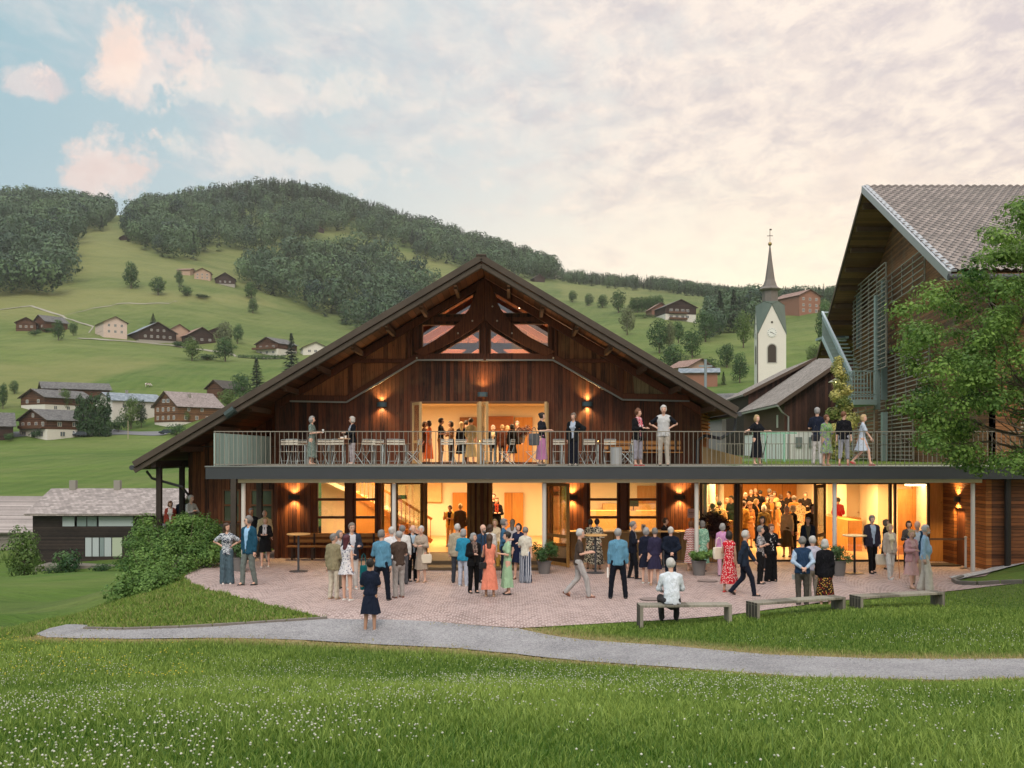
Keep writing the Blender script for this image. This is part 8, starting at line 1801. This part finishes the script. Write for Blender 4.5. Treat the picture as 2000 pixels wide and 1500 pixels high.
# papers, sign, notice
x, y, _ = gp(1350, 1100); sg = empty('notice_board', (x, 33.2, .02), 0, 'small pale pink notice on a stand left of the fourth column', 'sign'); sx0 = XZ(1350, 0, 33.2)[0]; sg.location.x = sx0; MB().box(-.12, .12, -.01, .01, 1.38, 1.68).build('sign_panel', mat('sign_pink', 'D0A8A0', .6), sg); MB().box(-.08, .08, -.016, -.011, 1.55, 1.57).box(-.08, .06, -.016, -.011, 1.50, 1.515).build('text_lines', mat('sign_ink', '8A4A48', .6), sg); MB().tube([(0, .02, 0), (0, .02, 1.4)], .015, 6).build('post', STEEL, sg)
p = P(1258, 1032, 33.25); e = empty('notice_card', (p.x, 33.4, .955), 0, 'white notice card standing on the serving counter', 'card'); MB().box(-.07, .07, -.004, .004, 0, .22).build('card', mat('paper_white', 'D8D4CE', .6), e); MB().box(-.03, .03, -.007, -.0045, .12, .18).build('printed_mark', mat('sign_grey', '8A8682', .6), e)
tag(MB().box(-.09, .09, -.004, .004, -.06, .06).build('programme', mat('paper_white')), 'white programme held behind the back of the navy blazer man', 'paper').location = P(1308, 1092, 27.3)
tag(MB().box(-.10, .10, -.004, .004, -.06, .06).build('programme', mat('paper_white')), 'white envelope held behind the waistcoat man', 'paper').location = P(1555, 1127, 23.3)
tag(MB().box(-.02, .02, -.004, .004, -.12, .12).build('programme', mat('paper_white')), 'rolled white programme in the hand of the man in mid plaza', 'paper').location = P(1187, 1118, 24.2)
# barrier post near the side door
x, y, _ = gp(1886, 1112); e = empty('barrier_post', (x, y, .02), 0, 'slim white barrier post with dark belt near the side door', 'post'); MB().lathe([(.035, .02), (.035, .92), (.045, .93), (.045, .96), (.01, .98)], (0, 0, 0), 14).build('post', WHITEP, e); MB().lathe([(.17, 0), (.17, .015), (.04, .035)], (0, 0, 0), 20).build('base', mat('pole_dark', '2A2A2C', .4, .4), e); MB().box(-1.25, -.04, -.004, .004, .86, .92).build('belt', mat('belt_brown', '6A4A30', .6), e)
# door mat
x, y, _ = gp(1850, 1106); tag(MB().box(x - .6, x + .35, y - .2, y + .45, .03, .05).build('door_mat', mat('mat_brown', '3A2E22', .9, bump=.4)), 'dark brown door mat in front of the side door', 'mat')
x, y, _ = gp(1272, 1172); tag(MB().lathe([(.01, .03), (.27, .028), (.28, .032), (.25, .034), (.01, .04)], (x, y, -.0), 28).build('manhole_cover', mat('iron_cover', '8A7A74', .75, .1, bump=.3)), 'round manhole cover behind the seated man', 'cover')
x, y, _ = gp(1382, 1136); tag(MB().lathe([(.01, .03), (.27, .028), (.28, .032), (.25, .034), (.01, .04)], (x, y, -.0), 28).build('manhole_cover', mat('iron_cover')), 'round manhole cover between the fourth column and the red dress', 'cover')
# balcony furniture
CS = mat('chair_steel', 'A9B2B2', .5, .3); CW = mat('chair_slat_wood', 'BDB6A6', .6, var=.15)
def make_chair():
    e = empty('folding_chair', (0, 0, 3.1), 0, 'c', 'chair', 'folding chairs on the balcony')
    for k in range(5): MB().box(-.20, .20, -.20 + k * .085, -.14 + k * .085, .445, .46).build('seat_slat', CW, e)
    for k in range(2): MB().box(-.20, .20, .235 + k * .012, .25 + k * .012, .68 + k * .085, .74 + k * .085).build('backrest_slat', CW, e)
    for sg in (-1, 1):
        MB().tube([(sg * .19, -.27, 0), (sg * .19, .17, .46), (sg * .19, .26, .86)], .013, 6).build('front_frame', CS, e); MB().tube([(sg * .165, .30, 0), (sg * .165, -.18, .45)], .013, 6).build('rear_leg', CS, e)
    MB().tube([(-.19, -.14, .13), (.19, -.14, .13)], .010, 5).build('crossbar', CS, e); MB().tube([(-.19, .26, .86), (.19, .26, .86)], .011, 5).build('crossbar', CS, e); return e
ch0 = None
CH = [(558, 35.5, 200, 'folding chair at the left end of the balcony tables, nearest the green slatted screen'), (573, 34.2, 180, 'folding chair turned to the rail at the first balcony table'), (588, 35.8, 10, 'folding chair on the wall side of the first balcony table'), (625, 34.4, 215, 'half turned folding chair right of the woman in the patterned dress'), (645, 34.9, 170, 'folding chair between the two women at the balcony tables'), (662, 34.2, 180, 'folding chair left of the woman with the tray'), (706, 34.3, 230, 'folded leaning chair right of the woman with the tray'), (722, 34.8, 185, 'folding chair at the third balcony table, left'), (737, 35.9, 0, 'folding chair on the wall side of the third balcony table'), (769, 34.2, 180, 'folding chair at the third balcony table with a candle behind'), (785, 34.9, 165, 'folding chair at the right end of the third balcony table'), (807, 34.3, 260, 'folding chair seen from the side left of the terrace doors'),
      (874, 34.4, 180, 'folding chair in front of the left terrace door'), (896, 35.0, 200, 'folding chair turned behind the left terrace door table'), (955, 34.3, 180, 'folding chair in front of the middle door leaves'), (988, 34.6, 250, 'folding chair seen from the side before the right terrace door'), (1038, 34.3, 270, 'folding chair behind the woman in the dirndl'), (1091, 34.4, 180, 'folding chair with a candle table right of the dirndl'), (1143, 34.4, 205, 'folding chair right of the leather jacket woman'), (1155, 34.8, 160, 'folding chair turned away beside the first right hand table'), (1190, 34.3, 180, 'folding chair in front of the right wall bench'), (1226, 34.5, 235, 'folding chair left of the woman with the red scarf')]
for i, (px, Y, yaw, lb) in enumerate(CH):
    if ch0 is None: ch0 = make_chair(); c = ch0
    else: c = copy_tree(ch0)
    c.location = ((px - 1000) / FPX * Y, Y, 3.1); c.rotation_euler = (0, 0, R(yaw)); c['label'] = lb
def dtable(px0, px1, Y, label, m=None):
    x0, x1 = (px0 - 1000) / FPX * Y, (px1 - 1000) / FPX * Y; e = empty('terrace_table', (x0, Y, 3.1), 0, label, 'table', 'tables on the balcony'); W_ = x1 - x0
    MB().box(0, W_, -.33, .33, .71, .74).build('tabletop', m or mat('table_brown', '7A5A40', .5, var=.15), e, bevel=.005)
    for x in (.12, W_ - .12):
        for y in (-.27, .27): MB().box(x - .02, x + .02, y - .02, y + .02, 0, .71).build('leg', CS, e)
    return e
dtable(592, 652, 35.2, 'balcony table at the left, beside the woman in the patterned dress'); dtable(665, 735, 35.2, 'balcony table in front of the woman with the tray'); dtable(742, 800, 35.2, 'balcony table left of the terrace doors with a candle'); dtable(898, 946, 35.0, 'small pale table before the terrace doors', CW); dtable(1090, 1128, 35.2, 'balcony table with a candle right of the terrace doors'); dtable(1160, 1240, 35.2, 'long balcony table in front of the right wall bench with a candle')
CG = glass('candle_glass', (1, .9, .75), .15); FL = mat('flame', (1, .6, .2), .5, emis=(1, .55, .2), estr=14)
for px, lb in ((770, 'candle glass burning on the table left of the terrace doors'), (937, 'candle glass on the pale table before the terrace doors'), (1091, 'candle glass burning beside the dirndl woman'), (1168, 'candle glass burning on the long right table')):
    x = (px - 1000) / FPX * 35.2; y = 35.2 if px != 937 else 35.0; x = (px - 1000) / FPX * y; e = empty('candle', (x, y, 3.84), 0, lb, 'candle'); MB().lathe([(.035, 0), (.045, .10), (.04, .10), (.03, .01)], (0, 0, 0), 14).build('glass', CG, e); MB().lathe([(.028, .005), (.028, .05), (.004, .055)], (0, 0, 0), 10).build('wax', mat('wax', 'E8D8B8', .5), e); MB().lathe([(.002, .055), (.010, .067), (.002, .09)], (0, 0, 0), 8).build('flame', FL, e)
x = XZ(1201, 0, 34)[0]; e = empty('bin', (x, 33.6, 3.1), 0, 'pale metal bin between the chairs on the balcony', 'bin'); MB().lathe([(.19, 0), (.20, .58), (.21, .60), (.17, .60)], (0, 0, 0), 20).build('drum', mat('bin_metal', 'A4A6A6', .5, .3), e)
p = P(672, 858, 33.6); e = empty('tray', p, .2, 'wooden tray held by the woman in the black cardigan', 'tray'); MB().box(-.2, .2, -.13, .13, 0, .03).build('tray_base', mat('tray_wood', 'B8906A', .6), e, bevel=.01); MB().lathe([(.03, .03), (.035, .12)], (.05, 0, 0), 10).box(-.12, -.02, -.05, .05, .03, .08).build('crockery', mat('paper_white'), e)
p = P(631, 845, 33.4); e = empty('drinking_glass', p, 0, 'small glass held by the woman in the patterned dress', 'glass'); MB().lathe([(.025, 0), (.035, .11), (.032, .11), (.02, .008)], (0, 0, 0), 12).build('bowl', mat('glass_pale', 'D8DAD8', .1, spec=.8), e)
# village cars, cow, poles, cables, lamps
def car(px, py, y0, y1, yaw, col, label, L_=4.3):
    g = ground(px, py, y0, y1); e = empty('parked_car', (g.x, g.y - 1, g.z + .12), R(yaw), label, 'car', 'cars parked in the village'); bm_ = mat('car_' + col, col, .3, .4, coat=.6)
    prof = [(-L_/2, .3), (L_/2, .3), (L_/2, .75), (L_/2 - .9, .92), (L_/2 - 1.5, 1.42), (-L_/2 + .7, 1.45), (-L_/2 + .1, .95), (-L_/2, .8)]
    MB().plate(prof, (), -.85, .85).build('body', bm_, e, bevel=.08); MB().plate([(L_/2 - 1.0, .95), (L_/2 - 1.55, 1.36), (-L_/2 + .75, 1.38), (-L_/2 + .35, .98)], (), -.87, .87).build('windows', mat('car_glass', '101418', .08, spec=.9), e)
    for sx_ in (-1, 1):
        for sy in (-1, 1):
            w = MB().lathe([(.01, -.1), (.33, -.1), (.33, .1), (.01, .1)], (0, 0, 0), 16).build('wheel', mat('tyre', '17171A', .8), e); w.rotation_euler = (R(90), 0, 0); w.location = (sx_ * (L_/2 - .85), sy * .8, .33)
    for sy in (-1, 1): MB().box(L_/2 - .05, L_/2 + .02, sy * .6 - .15, sy * .6 + .15, .62, .74).build('headlight', mat('lamp_clear', 'E0E0E0', .2), e)
    return e
car(118, 853, 250, 330, 200, '7FA8C0', 'light blue car parked in front of the roadside chalet'); car(139, 853, 250, 330, 190, 'B8BCC0', 'silver car parked right of the light blue car'); car(160, 853, 250, 330, 185, '3A3E44', 'dark car parked beside the clipped thujas'); car(329, 849, 240, 330, 178, '23303C', 'dark car on the road just above the hall roof edge', 4.8)
g = ground(289, 757, 300, 430); e = empty('cow', g, R(15), 'brown and white cow grazing on the meadow above the timber chalet', 'cow')
V, F = sdf_mesh([(vv(-.7, 0, 1.1), vv(.7, 0, 1.15), .40, .42, .85), (vv(.75, 0, 1.2), vv(1.25, 0, .85), .22, .17), (vv(1.25, 0, .8), vv(1.5, 0, .45), .16, .10)] + [(vv(x, s * .22, .9), vv(x, s * .22, .05), .14, .07) for x in (-.75, .65) for s in (-1, 1)] + [(vv(-1.1, 0, 1.2), vv(-1.18, 0, .5), .05, .03)], .07, .08)
cm = mat('cow_hide', (.6, .56, .5), .8); t = NT(cm.node_tree); co = t.new('ShaderNodeTexCoord').outputs['Object']; t.l.new(t.mix(t.ramp(t.noise(co, 1.6, 2), [(0, 0), (.5, 0), (.53, 1), (1, 1)]), (.62, .58, .52), (.09, .04, .025)), cm.node_tree.nodes['Principled BSDF'].inputs['Base Color'])
mkmesh('body', V, F, cm, e, True)
g = ground(255, 856, 240, 320); tag(MB().tube([(g.x, g.y - 2, g.z - .3), (g.x, g.y - 2, g.z + 5)], .12, 8, .09).build('wooden_pole', mat('pole_wood', 'A89880', .8)), 'pale wooden pole in front of the light green tree', 'pole')
g = P(1378, 765, 108); tag(MB().tube([(g.x, g.y, g.z - 3), (g.x, g.y, g.z + 3.4)], .16, 8, .14).box(g.x - .7, g.x + .7, g.y - .08, g.y + .08, g.z + 2.6, g.z + 2.8).build('utility_pole', mat('pole_steel', '8A9498', .5, .4)), 'grey utility pole in front of the orange timber house', 'pole')
p = P(1632, 746, 50); e = empty('yard_lamp', p, 0, 'shaded lamp glowing yellow above the golden shrub', 'lamp'); MB().lathe([(.05, .16), (.34, 0), (.35, -.02), (.05, .1)], (0, 0, 0), 18).build('shade', mat('lamp_shade_metal', '9A9A88', .5), e); MB().lathe([(.02, -.08), (.08, -.02), (.05, .05)], (0, 0, 0), 12).build('bulb', mat('yard_bulb', (1, .9, .4), .5, emis=(1, .85, .3), estr=12), e); MB().tube([(0, 0, .15), (.25, .2, .45), (.9, 1.2, .5)], .025, 6).build('arm', STEEL, e)
# washing line frame and fence of the yard behind the balcony
e = empty('drying_rack', (XZ(1510, 0, 44)[0], 44, 3.08), 0, 'mint green drying frame on the grass behind the railing', 'rack'); MB().box(-.9, 1.0, -.03, .03, 1.25, 1.31).box(-.35, -.27, -.04, .04, 0, 1.25).box(.45, .53, -.04, .04, 0, 1.25).build('frame', mat('mint_paint', '8ABCA4', .6), e)
e = empty('yard_fence', (XZ(1400, 0, 49)[0], 49, 3.08), 0, 'thin wire mesh fence in front of the whitewashed barn base', 'fence'); r = MB()
for k in range(40): r.box(k * .14, k * .14 + .02, 0, .02, 0, .85)
r.box(0, 5.6, 0, .02, .85, .88); r.build('pickets', RAILM, e)
# low terrace wall below the left gallery
tw = empty('terrace_wall', (-11, 35, 0), 0, 'low stone terrace wall with metal coping left of the hall', 'wall'); a = XZ(305, 0, 35.2)[0]; b = XZ(452, 0, 35.2)[0]
MB().box(a - -11, b - -11, .2, 1.2 , -2.5, .95).build('masonry', STONE, tw); MB().box(a + 11 - .2, b + 11, .12, 1.3, .951, 1.0).build('coping', STEEL, tw)
MB().box(a - .02 + 11, b - a * 0 + 11, 1.25, 5.5, -2.5, .08).build('terrace_floor', mat('deck_concrete'), tw)
# ------------------------------------------------------------------ evening air
hv = bpy.data.materials.new('evening_haze'); hv.use_nodes = True; t = NT(hv.node_tree); hv.node_tree.nodes.clear()
pv_ = t.new('ShaderNodeVolumePrincipled', {'Color': (.97, .93, .86), 'Density': .00015, 'Anisotropy': .55}); o_ = t.new('ShaderNodeOutputMaterial'); t.l.new(pv_.outputs[0], o_.inputs['Volume'])
hz_ = MB().box(-1500, 1500, -30, 1260, -260, 300).build('haze', hv); tag(hz_, 'thin evening haze over the valley', 'haze', kind='stuff')
SC.cycles.volume_max_steps = 64
